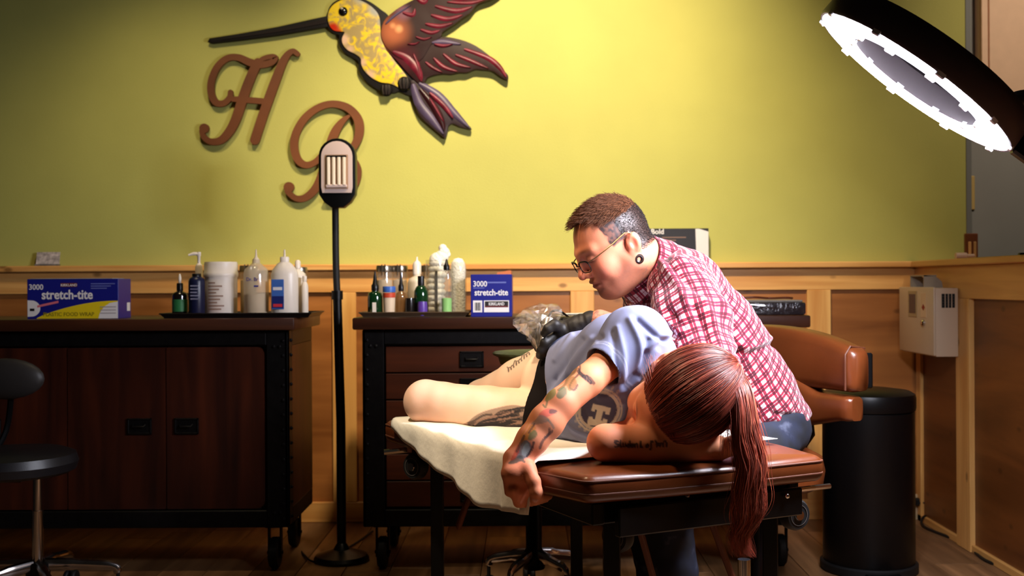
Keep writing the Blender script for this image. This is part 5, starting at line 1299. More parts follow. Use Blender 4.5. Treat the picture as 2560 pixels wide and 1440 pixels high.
# right hand under the head
vol.add(ecap(wrR, P(1846, 1122, 2.38), .020, .030, .014, .036, (0, 0, 1)), k=.012)
for i in range(4): vol.add(*chain([P(1842, 1112 + 5 * i, 2.345 + .022 * i), P(1880, 1120 + 5 * i, 2.345 + .024 * i), P(1906, 1136 + 3 * i, 2.345 + .025 * i)], [.010, .009, .0075]), k=.004)
vol.add(*chain([P(1822, 1106, 2.35), P(1848, 1098, 2.32), P(1872, 1104, 2.31)], [.013, .011, .009]), k=.006)
# neck and head
vol.add(cone(uch, WHd.w((-.02, 0, -.07)), .062, .050), k=.04)
vol.add(cone(WHd.w((-.02, 0, -.07)), WHd.w((-.015, 0, -.01)), .050, .050), k=.02)
WHd.sculpt(vol)
V, Q = vol.mesh(); del vol
V = relax(V, Q, 1, .4); N = normals(V, Q)
X_, Y_ = pix(V)
col = np.tile(lin(214, 138, 98), (len(V), 1)); col = blend(col, smooth(V[:, 1], 2.72, 2.85), lin(240, 202, 174))  # arm tone warmed and leg tone paled to carry the light on them
col = blend(col, smooth(vnoise(V * 16, 3), -.2, 1) * .22, lin(200, 112, 80))
dk = lambda p, r: np.exp(-(np.linalg.norm(V - np.array(p), axis=1) / r) ** 2)
for p_, r_ in ((knR, .07), (elL, .05), (elR, .05), (kn0, .06), (wrL, .07)): col = blend(col, dk(p_, r_) * .45, lin(205, 108, 82))
facing = N[:, 1] < 0.35
def near(a, b, r):
    a, b = np.array(a), np.array(b); d = b - a; t = np.clip((V - a) @ d / (d @ d), 0, 1)
    return np.linalg.norm(V - a - t[:, None] * d, axis=1) < r
armL = (near(shL, elL, .064) | near(elL, wrL, .052)) & facing
armR = (near(elR, wrR, .055)) & facing
legR = near(hpR, knR, .10) & facing
legL = (near(hpL, knL, .13) | near(pel, wai, .2)) & facing & (Y_ < 985)
INK = lin(44, 38, 42)
def line(mask, pts, w_, c, op=.9, sp=True):
    global col
    if sp and len(pts) > 2: pts = spl(pts, 5)
    d = seg_d(X_, Y_, pts); col = blend(col, np.where(mask, (1 - smooth(d, w_ * .5, w_ * .5 + 1.7)) * op, 0), c)
def fill(mask, pts, c, op=.85, sp=True):
    global col
    if sp: pts = spl(pts, 5, True)
    d = seg_d(X_, Y_, list(pts) + [pts[0]]); ins = poly_in(X_, Y_, pts)
    col = blend(col, np.where(mask, np.where(ins, 1.0, 1 - smooth(d, 0, 2.5)) * op, 0), c)
# forearm and upper arm pieces (flowers, leaves, a bird, lettering)
line(armL, [(1440, 905), (1450, 915), (1446, 935), (1432, 950), (1424, 968), (1436, 975), (1444, 962)], 3, INK, .8)
line(armL, [(1446, 928), (1460, 940), (1472, 944), (1484, 958)], 7, INK, .75)
line(armL, [(1452, 938), (1462, 946), (1476, 958)], 4, INK, .8)
line(armL, [(1442, 914), (1436, 930), (1420, 944), (1412, 962), (1396, 975)], 5, lin(96, 74, 40), .8)
fill(armL, [(1434, 942), (1424, 946), (1418, 962), (1424, 976), (1438, 968), (1440, 954)], lin(120, 84, 40), .75)
fill(armL, [(1412, 968), (1398, 976), (1392, 990), (1402, 996), (1416, 984)], lin(62, 92, 70), .8)
fill(armL, [(1386, 972), (1370, 984), (1364, 1002), (1376, 998), (1388, 986)], lin(108, 116, 66), .8)
line(armL, [(1368, 1004), (1364, 1018), (1358, 1012)], 3, lin(90, 90, 60), .8)
fill(armL, [(1390, 1026), (1372, 1022), (1356, 1028), (1348, 1040), (1364, 1042), (1384, 1034)], lin(196, 84, 74), .8)
fill(armL, [(1376, 1024), (1392, 1027), (1386, 1033), (1374, 1032)], lin(70, 62, 58), .8)
fill(armL, [(1352, 1038), (1340, 1050), (1330, 1060), (1352, 1058), (1372, 1050)], lin(126, 108, 96), .7)
line(armL, [(1370, 1050), (1380, 1062), (1384, 1070)], 4, lin(110, 110, 100), .6)
fill(armL, [(1330, 1062), (1318, 1078), (1306, 1098), (1312, 1104), (1326, 1088), (1338, 1072)], lin(176, 108, 36), .8)
fill(armL, [(1322, 1058), (1310, 1080), (1300, 1096), (1306, 1086), (1318, 1066)], lin(196, 130, 40), .7)
fill(armL, [(1336, 1076), (1324, 1086), (1322, 1100), (1334, 1096), (1342, 1086)], lin(84, 96, 60), .8)
fill(armL, [(1312, 1102), (1300, 1118), (1292, 1140), (1302, 1146), (1318, 1142), (1326, 1124), (1324, 1108)], lin(86, 96, 104), .85)
fill(armL, [(1318, 1108), (1308, 1120), (1306, 1136), (1316, 1138), (1324, 1124)], lin(150, 156, 156), .8)
line(armL, [(1334, 1106), (1330, 1122), (1318, 1140)], 4, INK, .85)
line(armL, [(1380, 1078), (1366, 1092), (1356, 1104), (1350, 1120)], 5, lin(64, 54, 56), .75)
line(armL, [(1374, 1072), (1372, 1086), (1362, 1094)], 4, lin(64, 54, 56), .7)
fill(armL, [(1302, 1140), (1286, 1146), (1272, 1158), (1286, 1158), (1302, 1152), (1312, 1156)], lin(58, 62, 58), .85)
fill(armL, [(1296, 1112), (1286, 1132), (1278, 1150), (1288, 1144), (1298, 1126)], lin(176, 60, 40), .75)
line(armL, [(1310, 1090), (1302, 1108), (1292, 1128)], 5, lin(60, 52, 46), .7)
line(armL, [(1336, 1060), (1322, 1082)], 3, INK, .7)
rs = np.random.RandomState(12)
# lettering on the folded arm: "Student of life"
def script(mask, x0, y0, words, h_, slope, w_=3.2, adv=1.0):
    x = x0
    for wd in words:
        for ch_ in wd:
            a = h_ * adv; y = y0 + slope * (x - x0)
            g = {'S': [(.7, -.5), (.2, -.6), (.15, -.2), (.65, .1), (.6, .5), (.1, .5)], 't': [(.4, -.6), (.35, .4), (.6, .5)], 'u': [(.1, -.1), (.15, .4), (.5, .4), (.55, -.1), (.65, .45)], 'd': [(.6, .1), (.3, 0), (.1, .3), (.4, .5), (.65, .2), (.65, -.6), (.7, .45)],
                 'e': [(.1, .2), (.55, .15), (.4, -.05), (.12, .2), (.3, .5), (.65, .4)], 'n': [(.1, .45), (.15, 0), (.45, -.05), (.55, .45)], 'o': [(.4, -.05), (.1, .2), (.35, .5), (.6, .2), (.4, -.05)], 'f': [(.6, -.6), (.3, -.5), (.3, .8), (.1, .9)], 'l': [(.2, .4), (.4, -.6), (.3, .4), (.6, .4)], 'i': [(.2, 0), (.25, .45), (.5, .4)],
                 'B': [(.1, .5), (.2, -.6), (.6, -.5), (.3, 0), (.7, .2), (.2, .5)], 'y': [(.1, 0), (.3, .4), (.6, -.05), (.4, .9)], 'v': [(.1, -.05), (.3, .45), (.6, -.1)], 'r': [(.1, .45), (.2, 0), (.5, 0)], 'k': [(.2, .5), (.2, -.6), (.2, .2), (.6, -.1), (.3, .2), (.6, .5)], 'g': [(.6, 0), (.15, .1), (.3, .45), (.6, .1), (.55, .9), (.1, .9)]}[ch_]
            line(mask, [(x + p * a, y + q_ * h_) for p, q_ in g], w_, INK, .9)
            x += a * .78
        x += h_ * .5
def squiggle(mask, x0, y0, n, step, h_, slope, w_):
    pts = []
    for i in range(n * 4):
        u = i / 4; a = i * math.pi / 2; pts.append((x0 + u * step + .35 * step * math.sin(a), y0 + slope * u * step - h_ * (.5 + .5 * math.cos(a)) * (1.6 if int(u) % 3 == 0 else .9)))
    line(mask, pts, w_, INK, .85)
script(armR, 1536, 1110, ['Student', 'of'], 13, .02, 3.4)
squiggle(armR, 1638, 1116, 4, 8, 9, .02, 3.0)
squiggle(legL, 1268, 932, 9, 6.5, 9, -.82, 1.0)
squiggle(armL, 1446, 934, 5, 7, 8, .8, 1.6)
# big feather piece on the near thigh
fe = legR & (V[:, 0] > -.22)
fill(fe, [(1172, 1056), (1200, 1034), (1246, 1020), (1290, 1014), (1318, 1030), (1320, 1086), (1270, 1086), (1214, 1082), (1176, 1074)], lin(92, 74, 68), .66)
for k in range(70):
    x0_ = 1322 - 95 * (k / 69) + 8 * rs.rand(); y0_ = 1012 + 8 * (k / 69) * 3 + 52 * rs.rand() * (1 - .45 * k / 69); L_ = 46 + 46 * rs.rand()
    line(fe, [(x0_, y0_), (x0_ - L_ * .35, y0_ + 2 + 5 * rs.rand()), (x0_ - L_ * .75, y0_ + 9 + 8 * rs.rand()), (x0_ - L_, y0_ + 20 + 12 * rs.rand())], 1.8 + 2.2 * rs.rand(), INK if k % 5 else lin(158, 122, 106), .78)
line(fe, [(1136, 1072), (1150, 1066), (1168, 1070)], 4, INK, .6); line(fe, [(1128, 1062), (1142, 1070), (1160, 1078)], 3, INK, .6)
# lips, brow tint of the face
Lc = WHd.loc(V)
col = blend(col, np.exp(-(((Lc[:, 0] - .1) / .02) ** 2 + (Lc[:, 1] / .024) ** 2 + ((Lc[:, 2] + .07) / .011) ** 2)) * .6, lin(170, 80, 76))
for s_ in (-1, 1): col = blend(col, np.exp(-(((Lc[:, 0] - .09) / .02) ** 2 + ((Lc[:, 1] - s_ * .032) / .02) ** 2 + ((Lc[:, 2] - .021) / .004) ** 2)) * .8, lin(90, 44, 30))
M_skinw = vcol_mat('skin_fair', 0.58, sss=0.15, bump=0.03, bscale=260, spec=0.25)
body = mk('body', V, Q, M_skinw, wo_root, True, 180, {'col': ('FLOAT_COLOR', rgba(col))})
# finger nails of the hanging hand
nm_ = plain('nail', C(224, 160, 140), 0.25)
qn = P(1338, 1247, 2.272); MB().ball(qn, (.007, .003, .008), 10, 6).build('nail', nm_, body)

# ---- black shorts
vol = Vol((-0.12, 2.62, 0.56), (0.36, 3.22, 0.95), 0.004)
vol.add(ecap(pel, wai, .107, .102, .094, .086, lat(6)), k=KT)
vol.add(*chain([hpR, hpR.lerp(knR, .12)], [.092, .088]), k=.03)
vol.add(*chain([hpL, hpL.lerp(knL, .10)], [.100, .097]), k=.04)
BX = ((-.5, 2.4, .4), (.8, 3.6, 1.2))
dR = (knR - hpR).normalized(); dL = (knL - hpL).normalized()
vol.sub(half(P(1330, 1030, 2.86), dR * .8 + Vector((-.55, .1, .15)), *BX), k=.004)
vol.sub(half(P(1352, 930, 2.95), dL + Vector((-.25, 0, .25)), *BX), k=.004)

V, Q = vol.mesh(); V = relax(V, Q, 1); N = normals(V, Q)
V = V + N * (vnoise(V * np.array([30, 30, 14]), 5) * .0022)[:, None]
mk('shorts', V, Q, plain('black_shorts', C(15, 8, 8), 0.85, spec=0.15), wo_root, True, 180)

# ---- tee shirt
vol = Vol((-0.06, 2.30, 0.60), (0.55, 3.05, 1.0), 0.003)
hem = pel.lerp(wai, .22)
vol.add(ecap(pel, wai, .112, .108, .100, .092, lat(6)), k=KT)
vol.add(ecap(wai, che, .100, .092, .126, .098, lat(6)), k=KT)
vol.add(ecap(che, uch, .126, .098, .116, .088, lat(6)), k=KT)
vol.add(ecap(che + Vector((-.03, -.05, -.05)), uch + Vector((-.03, -.04, -.05)), .09, .07, .08, .06, lat(26)), k=.06)
vol.add(*chain([P(1350, 1052, 2.78), P(1420, 1050, 2.68), P(1490, 1035, 2.60), P(1560, 1020, 2.56)], [.045, .052, .056, .06]), k=.05)
slv = shL.lerp(elL, .74)
vol.add(*chain([uch.lerp(shL, .3) + Vector((.0, 0, .005)), shL, slv], [.078, .068, .038]), k=.04)
vol.add(*chain([uch, shR, shR.lerp(elR, .7)], [.075, .050, .046]), k=.03)
dS = (elL - shL).normalized()
sl_end = shL.lerp(elL, .47)
vol.sub((V3((-.2, 2.2, .55)), V3((sl_end.x + .10, 2.56, .99)), half(sl_end, dS + Vector((-.10, .0, .04)), *BX)[2]), k=.003)
vol.sub(cone(shL.lerp(elL, .36), elL, .0425, .052), k=.003)
dSr = (elR - shR).normalized()
vol.sub((V3((-.2, 2.2, .55)), V3((.33, 2.47, .72)), half(shR.lerp(elR, .62), dSr, *BX)[2]), k=.004)
hp0, hp1, hp2 = P(1424, 848, 2.87), P(1342, 1000, 2.80), P(1324, 1086, 2.77)
he = (hp2 - hp0).normalized(); hn = (pel - wai).normalized(); hn = (hn - he * hn.dot(he)).normalized()
hn = (hn - RX * .40).normalized()
vol.sub(half(hp0.lerp(hp2, .5) - hn * .030, hn, *BX), k=.004)
vol.sub(cone(uch.lerp(Vector(WHd.w((-.02, 0, -.05))), .45), WHd.w((-.02, 0, -.05)), .048, .066), k=.01)
vol.sub((V3((-.5, 2.2, .5)), V3((.8, 3.2, .631)), half((0, 0, .630), (0, 0, -1), *BX)[2]), k=.003)
V, Q = vol.mesh(); del vol
V = relax(V, Q, 2, .5); N = normals(V, Q); X_, Y_ = pix(V)
# folds: soft long drapes plus named creases
ax_ = np.array((uch - pel).normalized()); up_ = np.array(lat(30))
a_ = V @ ax_; b_ = V @ up_; c_ = V @ np.cross(ax_, up_)
f = .0030 * vnoise(np.stack([a_ * 22 + b_ * 9, b_ * 6, c_ * 9], 1), 2) + .0016 * vnoise(np.stack([a_ * 48 + b_ * 20, b_ * 14, c_ * 18], 1), 8)
creases = [([(1595, 800), (1640, 840), (1660, 850)], 7, -.0075), ([(1575, 800), (1600, 860), (1598, 930)], 9, .006), ([(1545, 820), (1560, 890), (1560, 950)], 8, .0045), ([(1530, 830), (1540, 900), (1545, 955)], 6, -.004), ([(1622, 850), (1600, 920), (1562, 965)], 8, -.008),
           ([(1480, 850), (1440, 900), (1400, 960), (1370, 1010)], 10, .007), ([(1455, 850), (1420, 900), (1390, 950)], 8, -.006), ([(1500, 840), (1470, 870), (1440, 920), (1420, 960)], 7, -.0045), ([(1430, 840), (1410, 870), (1390, 900)], 7, .005),
           ([(1590, 950), (1540, 985), (1500, 990)], 9, .006), ([(1600, 975), (1560, 1010), (1540, 1040)], 8, -.006), ([(1640, 880), (1600, 940), (1570, 990)], 9, .006), ([(1580, 1000), (1560, 1040), (1550, 1060)], 7, .005), ([(1400, 1040), (1430, 1070), (1470, 1085)], 8, -.005), ([(1340, 1040), (1350, 1070), (1380, 1090)], 8, .005), ([(1690, 830), (1650, 845), (1620, 870)], 8, .006), ([(1660, 815), (1690, 850)], 6, -.004)]
vis = N[:, 1] < .5
for pts, w_, A in creases:
    d = seg_d(X_, Y_, spl(pts, 5)); f = f + np.where(vis, A * np.exp(-(d / w_) ** 2), 0)
V = V + N * f[:, None]; N = normals(V, Q); X_, Y_ = pix(V)
col = np.tile(lin(122, 126, 156), (len(V), 1)); col = blend(col, smooth(vnoise(V * 40, 4), -.5, 1) * .15, lin(96, 98, 128))
front = N[:, 1] < .3
snn = np.array((dS + Vector((-.10, .0, .04))).normalized()); sd_ = (V - np.array(sl_end)) @ snn
onsl = np.linalg.norm((V - np.array(sl_end)) - sd_[:, None] * snn, axis=1) < .075
for s0_ in (-.020, -.026): col = blend(col, np.where(onsl, np.exp(-((sd_ - s0_) / .0016) ** 2) * .6, 0), lin(186, 190, 214))
# chest emblem: ringed H, turned with the body
def zp(x, y): return (1497 + (x - 1432) / 2.95, 1026 + (y - 738) / 2.95)
cx_, cy_ = zp(1432, 738); th_ = -.35
du = ((X_ - cx_) * math.cos(th_) + (Y_ - cy_) * math.sin(th_)) / 50; dv_ = (-(X_ - cx_) * math.sin(th_) + (Y_ - cy_) * math.cos(th_)) / 46
rr = np.hypot(du, dv_)
chest = front & (X_ > 1425) & (V[:, 2] < .80) & (rr < 2)
PALE = lin(206, 190, 172)
col = blend(col, np.where(chest & (rr < 1.0), .9, 0), lin(66, 58, 78))
for r0, r1 in ((.93, 1.06), (1.13, 1.19)): col = blend(col, np.where(chest, smooth(rr, r0 - .03, r0) * (1 - smooth(rr, r1, r1 + .03)) * .85, 0), PALE)
def zfill(pts):
    global col
    pp = [zp(*p) for p in pts]; ins = poly_in(X_, Y_, pp); d = seg_d(X_, Y_, pp + [pp[0]])
    col = blend(col, np.where(chest, np.where(ins, 1.0, 1 - smooth(d, 0, 2)) * .95, 0), PALE)
zfill([(1392, 692), (1518, 722), (1506, 766), (1482, 762), (1484, 744), (1404, 728), (1398, 742), (1378, 738)])
zfill([(1362, 786), (1384, 790), (1384, 804), (1462, 818), (1468, 802), (1494, 808), (1480, 856), (1346, 842)])
zfill([(1424, 730), (1462, 738), (1442, 818), (1404, 810)])
for k in range(14):                                                   # small lettering round the ring
    a = 2.2 + k * .28; p_ = (cx_ + 64 * math.cos(a) * math.cos(th_) - 58 * math.sin(a) * math.sin(th_), cy_ + 64 * math.cos(a) * math.sin(th_) + 58 * math.sin(a) * math.cos(th_))
    d = seg_d(X_, Y_, [p_, (p_[0] + 4, p_[1] - 6)]); col = blend(col, np.where(chest, (1 - smooth(d, 1.5, 4)) * .5, 0), PALE)
M_tee = vcol_mat('tee_cotton', 0.9, bump=0.10, bscale=900, spec=0.15)
tee = mk('tee_shirt', V, Q, M_tee, wo_root, True, 180, {'col': ('FLOAT_COLOR', rgba(col))})

# ---- hair: cap, combed strands, tie and hanging ponytail
TIE = np.array((-.088, 0, .050))
vol = Vol(WHd.c - .135, WHd.c + .135, 0.003)
vol.add(WHd.e((-.016, 0, .034), (.108, .088, .096)), k=.01)
vol.add(WHd.e((-.080, 0, .050), (.030, .034, .034)), k=.03)
nn = WHd.R.T @ np.array((.80, 0, -.60))
vol.sub(half(WHd.w((.052, 0, .030)), nn, WHd.c - .2, WHd.c + .2), k=.008)
V, Q = vol.mesh(); V = relax(V, Q, 1); N = normals(V, Q)
Lc = WHd.loc(V); w3 = Lc - TIE; w3 = w3 / (np.linalg.norm(w3, axis=1)[:, None] + 1e-9)
ang = np.arctan2(w3[:, 1], w3[:, 0] * .5 + w3[:, 2] * .866); rad = np.linalg.norm(Lc - TIE, axis=1)
lk = vnoise(np.stack([ang * 9, rad * 6, ang * 0], 1), 3); lk2 = vnoise(np.stack([ang * 30, rad * 10, ang * 0], 1), 6)
V = V + N * (.0020 * lk + .0012 * lk2)[:, None]
HR1, HR2, HR3 = lin(92, 32, 20), lin(140, 56, 36), lin(188, 98, 68)
hc = blend(np.tile(HR1, (len(V), 1)), smooth(lk + .6 * lk2, -.5, 1.2), HR2); hc = blend(hc, smooth(lk2, .3, 1.0) * .5, HR3)
M_hair = vcol_mat('red_hair', 0.44, spec=0.4, sheen=0.0)
hair = mk('hair', V, Q, M_hair, wo_root, True, 180, {'col': ('FLOAT_COLOR', rgba(hc))})
def strands(paths, rads, cols, name, parent, mat, n=3):
    """paths (m, s, 3) thin tapering tubes joined into one mesh"""
    m, s_, _ = paths.shape
    T = np.gradient(paths, axis=1); T /= np.linalg.norm(T, axis=2)[..., None] + 1e-9
    ref = np.tile(np.array((.31, .77, .55)), (m, s_, 1)); U = np.cross(T, ref); U /= np.linalg.norm(U, axis=2)[..., None] + 1e-9; W_ = np.cross(T, U)
    ang_ = np.arange(n) * 2 * math.pi / n
    Vv = paths[:, :, None, :] + rads[:, :, None, None] * (U[:, :, None, :] * np.cos(ang_)[None, None, :, None] + W_[:, :, None, :] * np.sin(ang_)[None, None, :, None])
    ids = np.arange(m * s_ * n).reshape(m, s_, n)
    a = ids[:, :-1, :]; b = ids[:, 1:, :]
    q = np.stack([a, np.roll(a, -1, 2), np.roll(b, -1, 2), b], -1).reshape(-1, 4)
    cc = np.repeat(np.repeat(cols[:, None, :], s_, 1)[:, :, None, :], n, 2).reshape(-1, 3)
    o = mk(name, Vv.reshape(-1, 3), q, mat, parent, True, 180, {'col': ('FLOAT_COLOR', rgba(cc))})
    o['kind'] = 'stuff'
    return o
rs = np.random.RandomState(5)
nS, sS = 2800, 14
c0 = np.array((-.016, 0, .034)); er = np.array((.110, .090, .098))
st_dir = []
while len(st_dir) < nS:
    d = rs.randn(3); d /= np.linalg.norm(d); p_ = c0 + d * er
    if (p_ - np.array((.052, 0, .030))) @ np.array((.80, 0, -.60)) < -.002 and p_[2] > -.06: st_dir.append(d)
st_dir = np.array(st_dir); e_dir = (TIE - c0) / er; e_dir /= np.linalg.norm(e_dir)
push = rs.rand(nS) < .55                                              # many begin right at the hairline
for i in np.where(push)[0]:
    for _ in range(30):
        d = st_dir[i] + np.array((.06, 0, -.05)); d /= np.linalg.norm(d)
        if (c0 + d * er - np.array((.052, 0, .030))) @ np.array((.80, 0, -.60)) > -.001: break
        st_dir[i] = d
om = np.arccos(np.clip(st_dir @ e_dir, -1, 1))
tt = np.linspace(0, 1, sS)[None, :]
A_ = np.sin((1 - tt) * om[:, None]) / np.sin(om)[:, None]; B_ = np.sin(tt * om[:, None]) / np.sin(om)[:, None]
dirs = A_[..., None] * st_dir[:, None, :] + B_[..., None] * e_dir[None, None, :]
lift = 1.0 + .018 * rs.rand(nS)[:, None] * np.sin(tt * math.pi) + (rs.rand(nS)[:, None] - .5) * .01
loc = c0 + dirs * er * lift[..., None]
paths = WHd.c + WHd.k * (loc @ WHd.R)
paths += (rs.randn(nS, 1, 3) * .0015) * np.sin(tt * math.pi)[..., None]
rad_ = .00045 + .0003 * rs.rand(nS)[:, None] * np.ones((1, sS)); rad_[:, 0] = .0003
def hcols(n):
    u = rs.rand(n); c = np.where((u < .45)[:, None], HR1[None], np.where((u < .96)[:, None], HR2[None], HR3[None])); return c * (.85 + .3 * rs.rand(n)[:, None])
strands(paths, rad_, hcols(nS), 'combed_strands', hair, M_hair)
tw = WHd.w(TIE)
MB().tube([Vector(tw) + Vector((.018 * math.cos(a) * .4, .018 * math.sin(a), .018 * math.cos(a) * .9)) + Vector((.012, -.006, .004)) for a in np.linspace(0, 6.283, 18)[:-1]], .006, 8, closed=True).build('hair_tie', plain('hair_tie_black', C(24, 12, 12), 0.6), hair)
cp = np.array([tuple(tw), tuple(P(1826, 928, 2.36)), tuple(P(1848, 965, 2.31)), tuple(P(1860, 1030, 2.285)), tuple(P(1868, 1100, 2.275)), tuple(P(1876, 1165, 2.270)), tuple(P(1876, 1230, 2.272)), tuple(P(1866, 1290, 2.275)), tuple(P(1852, 1340, 2.275)), tuple(P(1862, 1395, 2.275))])
cps = np.array(spl([tuple(x) for x in cp], 5)); sP = len(cps)
nP = 1700
u_ = np.linspace(0, 1, sP)
wd_ = np.interp(u_, [0, .08, .2, .4, .6, .75, .9, 1], [.006, .015, .021, .027, .030, .029, .018, .009])
off = rs.randn(nP, 2) * .45; off = off / np.maximum(1, np.linalg.norm(off, axis=1))[:, None]
lenf = .62 + .38 * rs.rand(nP) ** .6
wob = rs.rand(nP, 3) * 6.28
fly = np.where(rs.rand(nP) < .06, 1.15 + .4 * rs.rand(nP), 1.0)
off = off * fly[:, None]
pth = np.zeros((nP, sP, 3))
for i in range(nP):
    uu = u_ * lenf[i]
    base = np.stack([np.interp(uu, u_, cps[:, q_]) for q_ in range(3)], 1); wdt = np.interp(uu, u_, wd_)
    pth[i] = base; pth[i, :, 0] += off[i, 0] * wdt + .0065 * uu * np.sin(uu * 24 + wob[i, 0] * .45 + off[i, 0]) + .013 * uu * uu * np.sin(uu * 9 + wob[i, 2])
    pth[i, :, 1] += off[i, 1] * wdt * .75 + .003 * uu * np.sin(uu * 18 + wob[i, 1])
rp = (.0006 + .0004 * rs.rand(nP)[:, None]) * np.interp(u_, [0, .8, 1], [1, .8, .15])[None, :]
strands(pth, rp, (hcols(nP) * 1.35 + lin(70, 44, 36)[None]), 'ponytail', hair, M_hair)
# loose wisps from the temple and fringe
nW = 60; wp = np.zeros((nW, 10, 3))
for i in range(nW):
    a = WHd.w((.06 + .02 * rs.rand(), .05 * (rs.rand() - .3), .085 + .01 * rs.rand())); b = np.array(P(1600 + 40 * rs.rand(), 880 + 60 * rs.rand(), 2.36)); m_ = (a + b) / 2 + np.array((-.015, -.02, .02)) * rs.rand()
    t_ = np.linspace(0, 1, 10)[:, None]; wp[i] = (1 - t_) ** 2 * a + 2 * t_ * (1 - t_) * m_ + t_ * t_ * b
nF = 40; wf = np.zeros((nF, 10, 3))
for i in range(nF):
    a = np.array(P(1790 + 30 * rs.rand(), 960 + 60 * rs.rand(), 2.33)); b = np.array(P(1795 + 45 * rs.rand(), 1110 + 50 * rs.rand(), 2.30)); m_ = (a + b) / 2 + np.array((.01, -.015, 0)) * rs.rand()
    t_ = np.linspace(0, 1, 10)[:, None]; wf[i] = (1 - t_) ** 2 * a + 2 * t_ * (1 - t_) * m_ + t_ * t_ * b
wa = np.concatenate([wp, wf]); strands(wa, np.full((len(wa), 10), .0007) * np.linspace(1, .3, 10)[None, :], hcols(len(wa)), 'loose_strands', hair, M_hair)
# ------------------------------------------------------------------ tattoo artist
man = thing('person', 'person in red and white plaid shirt and glasses, gloved hands working over the table', 'person', (0.60, 3.02, 0.0))
yaw = math.radians(17); pit = math.radians(31)
fwd = Vector((-math.cos(yaw) * math.cos(pit), -math.sin(yaw) * math.cos(pit), -math.sin(pit)))
upm = Vector((-math.cos(yaw) * math.sin(pit), -math.sin(yaw) * math.sin(pit), math.cos(pit)))
MH = Head(P(1529, 604, 2.90), frame(fwd, upm), 0.995)
S1, S2, S3, S4 = P(1700, 748, 2.98), P(1768, 850, 3.01), P(1832, 975, 3.06), P(1896, 1062, 3.09)
LAT = (0.16, -1.0, 0.05)                                             # towards the sitter's left, nearest the camera
mSL = P(1700, 722, 2.80); mSR = P(1640, 705, 3.17)
mEL = P(1768, 905, 2.66); mWL = P(1500, 803, 2.80)
mER = Vector((0.36, 3.20, 0.80)); mWR = P(1440, 834, 2.95)
nk0 = P(1648, 690, 2.98); nk1 = MH.w((-.030, 0, -.055))
vol = Vol((0.03, 2.58, 0.64), (0.78, 3.34, 1.24), 0.0027)
vol.add(ecap(S3, S2, .15, .11, .155, .105, LAT), k=.05)
vol.add(ecap(S2, S1, .155, .105, .155, .10, LAT), k=.05)
vol.add(*limb(mSL, mEL, [.060, .054, .048]), k=.04); vol.add(*limb(mSR, mER, [.060, .054, .048]), k=.04)
vol.add(*limb(mEL, mWL, [.046, .044, .036, .029]), k=.015); vol.add(*limb(mER, mWR, [.046, .044, .036, .029]), k=.015)
vol.add(ecap(mWL, P(1400, 838, 2.84), .027, .023, .030, .016, (0.1, .9, .2)), k=.01)
vol.add(ecap(mWR, P(1392, 832, 2.93), .026, .022, .030, .016, (0.1, .9, .2)), k=.01)
vol.add(cone(nk0, nk1, .072, .062), k=.03)
vol.add(cone(nk1, MH.w((-.040, 0, .0)), .064, .060), k=.03)
vol.add(ellip(P(1600, 652, 2.96), (.040, .05, .036)), k=.04)           # thick nape
MH.sculpt(vol, heavy=.02)
V, Q = vol.mesh(); del vol
V = relax(V, Q, 1, .35); N = normals(V, Q); X_, Y_ = pix(V)
L = MH.loc(V)
g3 = lambda c, r: np.exp(-(((L - np.array(c)) / np.array(r)) ** 2).sum(1))
col = np.tile(lin(212, 132, 98), (len(V), 1))
col = blend(col, smooth(vnoise(V * 60, 3), -.2, 1) * .25, lin(196, 116, 92))
for s_ in (-1, 1):
    col = blend(col, g3((.07, s_ * .045, -.035), (.03, .03, .03)) * .5, lin(206, 104, 84))
    col = blend(col, g3((-.018, s_ * .085, -.022), (.022, .02, .032)) * .65, lin(204, 84, 62))
    col = blend(col, g3((.09, s_ * .030, .0225), (.020, .020, .0048)) * .85, lin(104, 62, 44))      # brows
    col = blend(col, g3((.088, s_ * .033, -.0100), (.014, .018, .0026)) * .95, lin(60, 30, 26))        # lashes
    col = blend(col, g3((.10, s_ * .03, .0), (.03, .02, .012)) * .25, lin(150, 84, 72))
col = blend(col, g3((.114, 0, -.038), (.016, .016, .014)) * .55, lin(206, 92, 76))
col = blend(col, g3((.098, 0, -.070), (.014, .026, .009)) * .6, lin(158, 72, 66))
beard = smooth(-L[:, 2], .035, .075) * smooth(L[:, 0], -.02, .03) * (1 - g3((.098, 0, -.070), (.02, .028, .010)))
col = blend(col, beard * (.24 + .10 * smooth(vnoise(V * 300, 9), -.3, .8)), lin(96, 66, 60))
jaw_l = smooth(-L[:, 2], .0, .05) * smooth(L[:, 0], -.035, -.005) * (1 - smooth(L[:, 0], .03, .06))
col = blend(col, jaw_l * .16, lin(110, 76, 66))
HB, HD = lin(90, 54, 34), lin(36, 27, 25)
hl = .068 - 1.2 * np.abs(L[:, 1]) ** 1.2 + .006 * vnoise(L * 90, 2)                                # front hairline
top = smooth(L[:, 2], .050, .070) * (1 - smooth(L[:, 0], hl - .012, hl + .006))
notear = ~((np.abs(L[:, 1]) > .0745) & (L[:, 0] > -.05) & (L[:, 2] < .012))
back = (1 - smooth(L[:, 0], -.012, .004)) * smooth(L[:, 2], -.060, -.035) * notear
col = blend(col, np.clip(top * .62, 0, 1), HB)
col = blend(col, np.clip(back * .96, 0, 1), HD * .8)
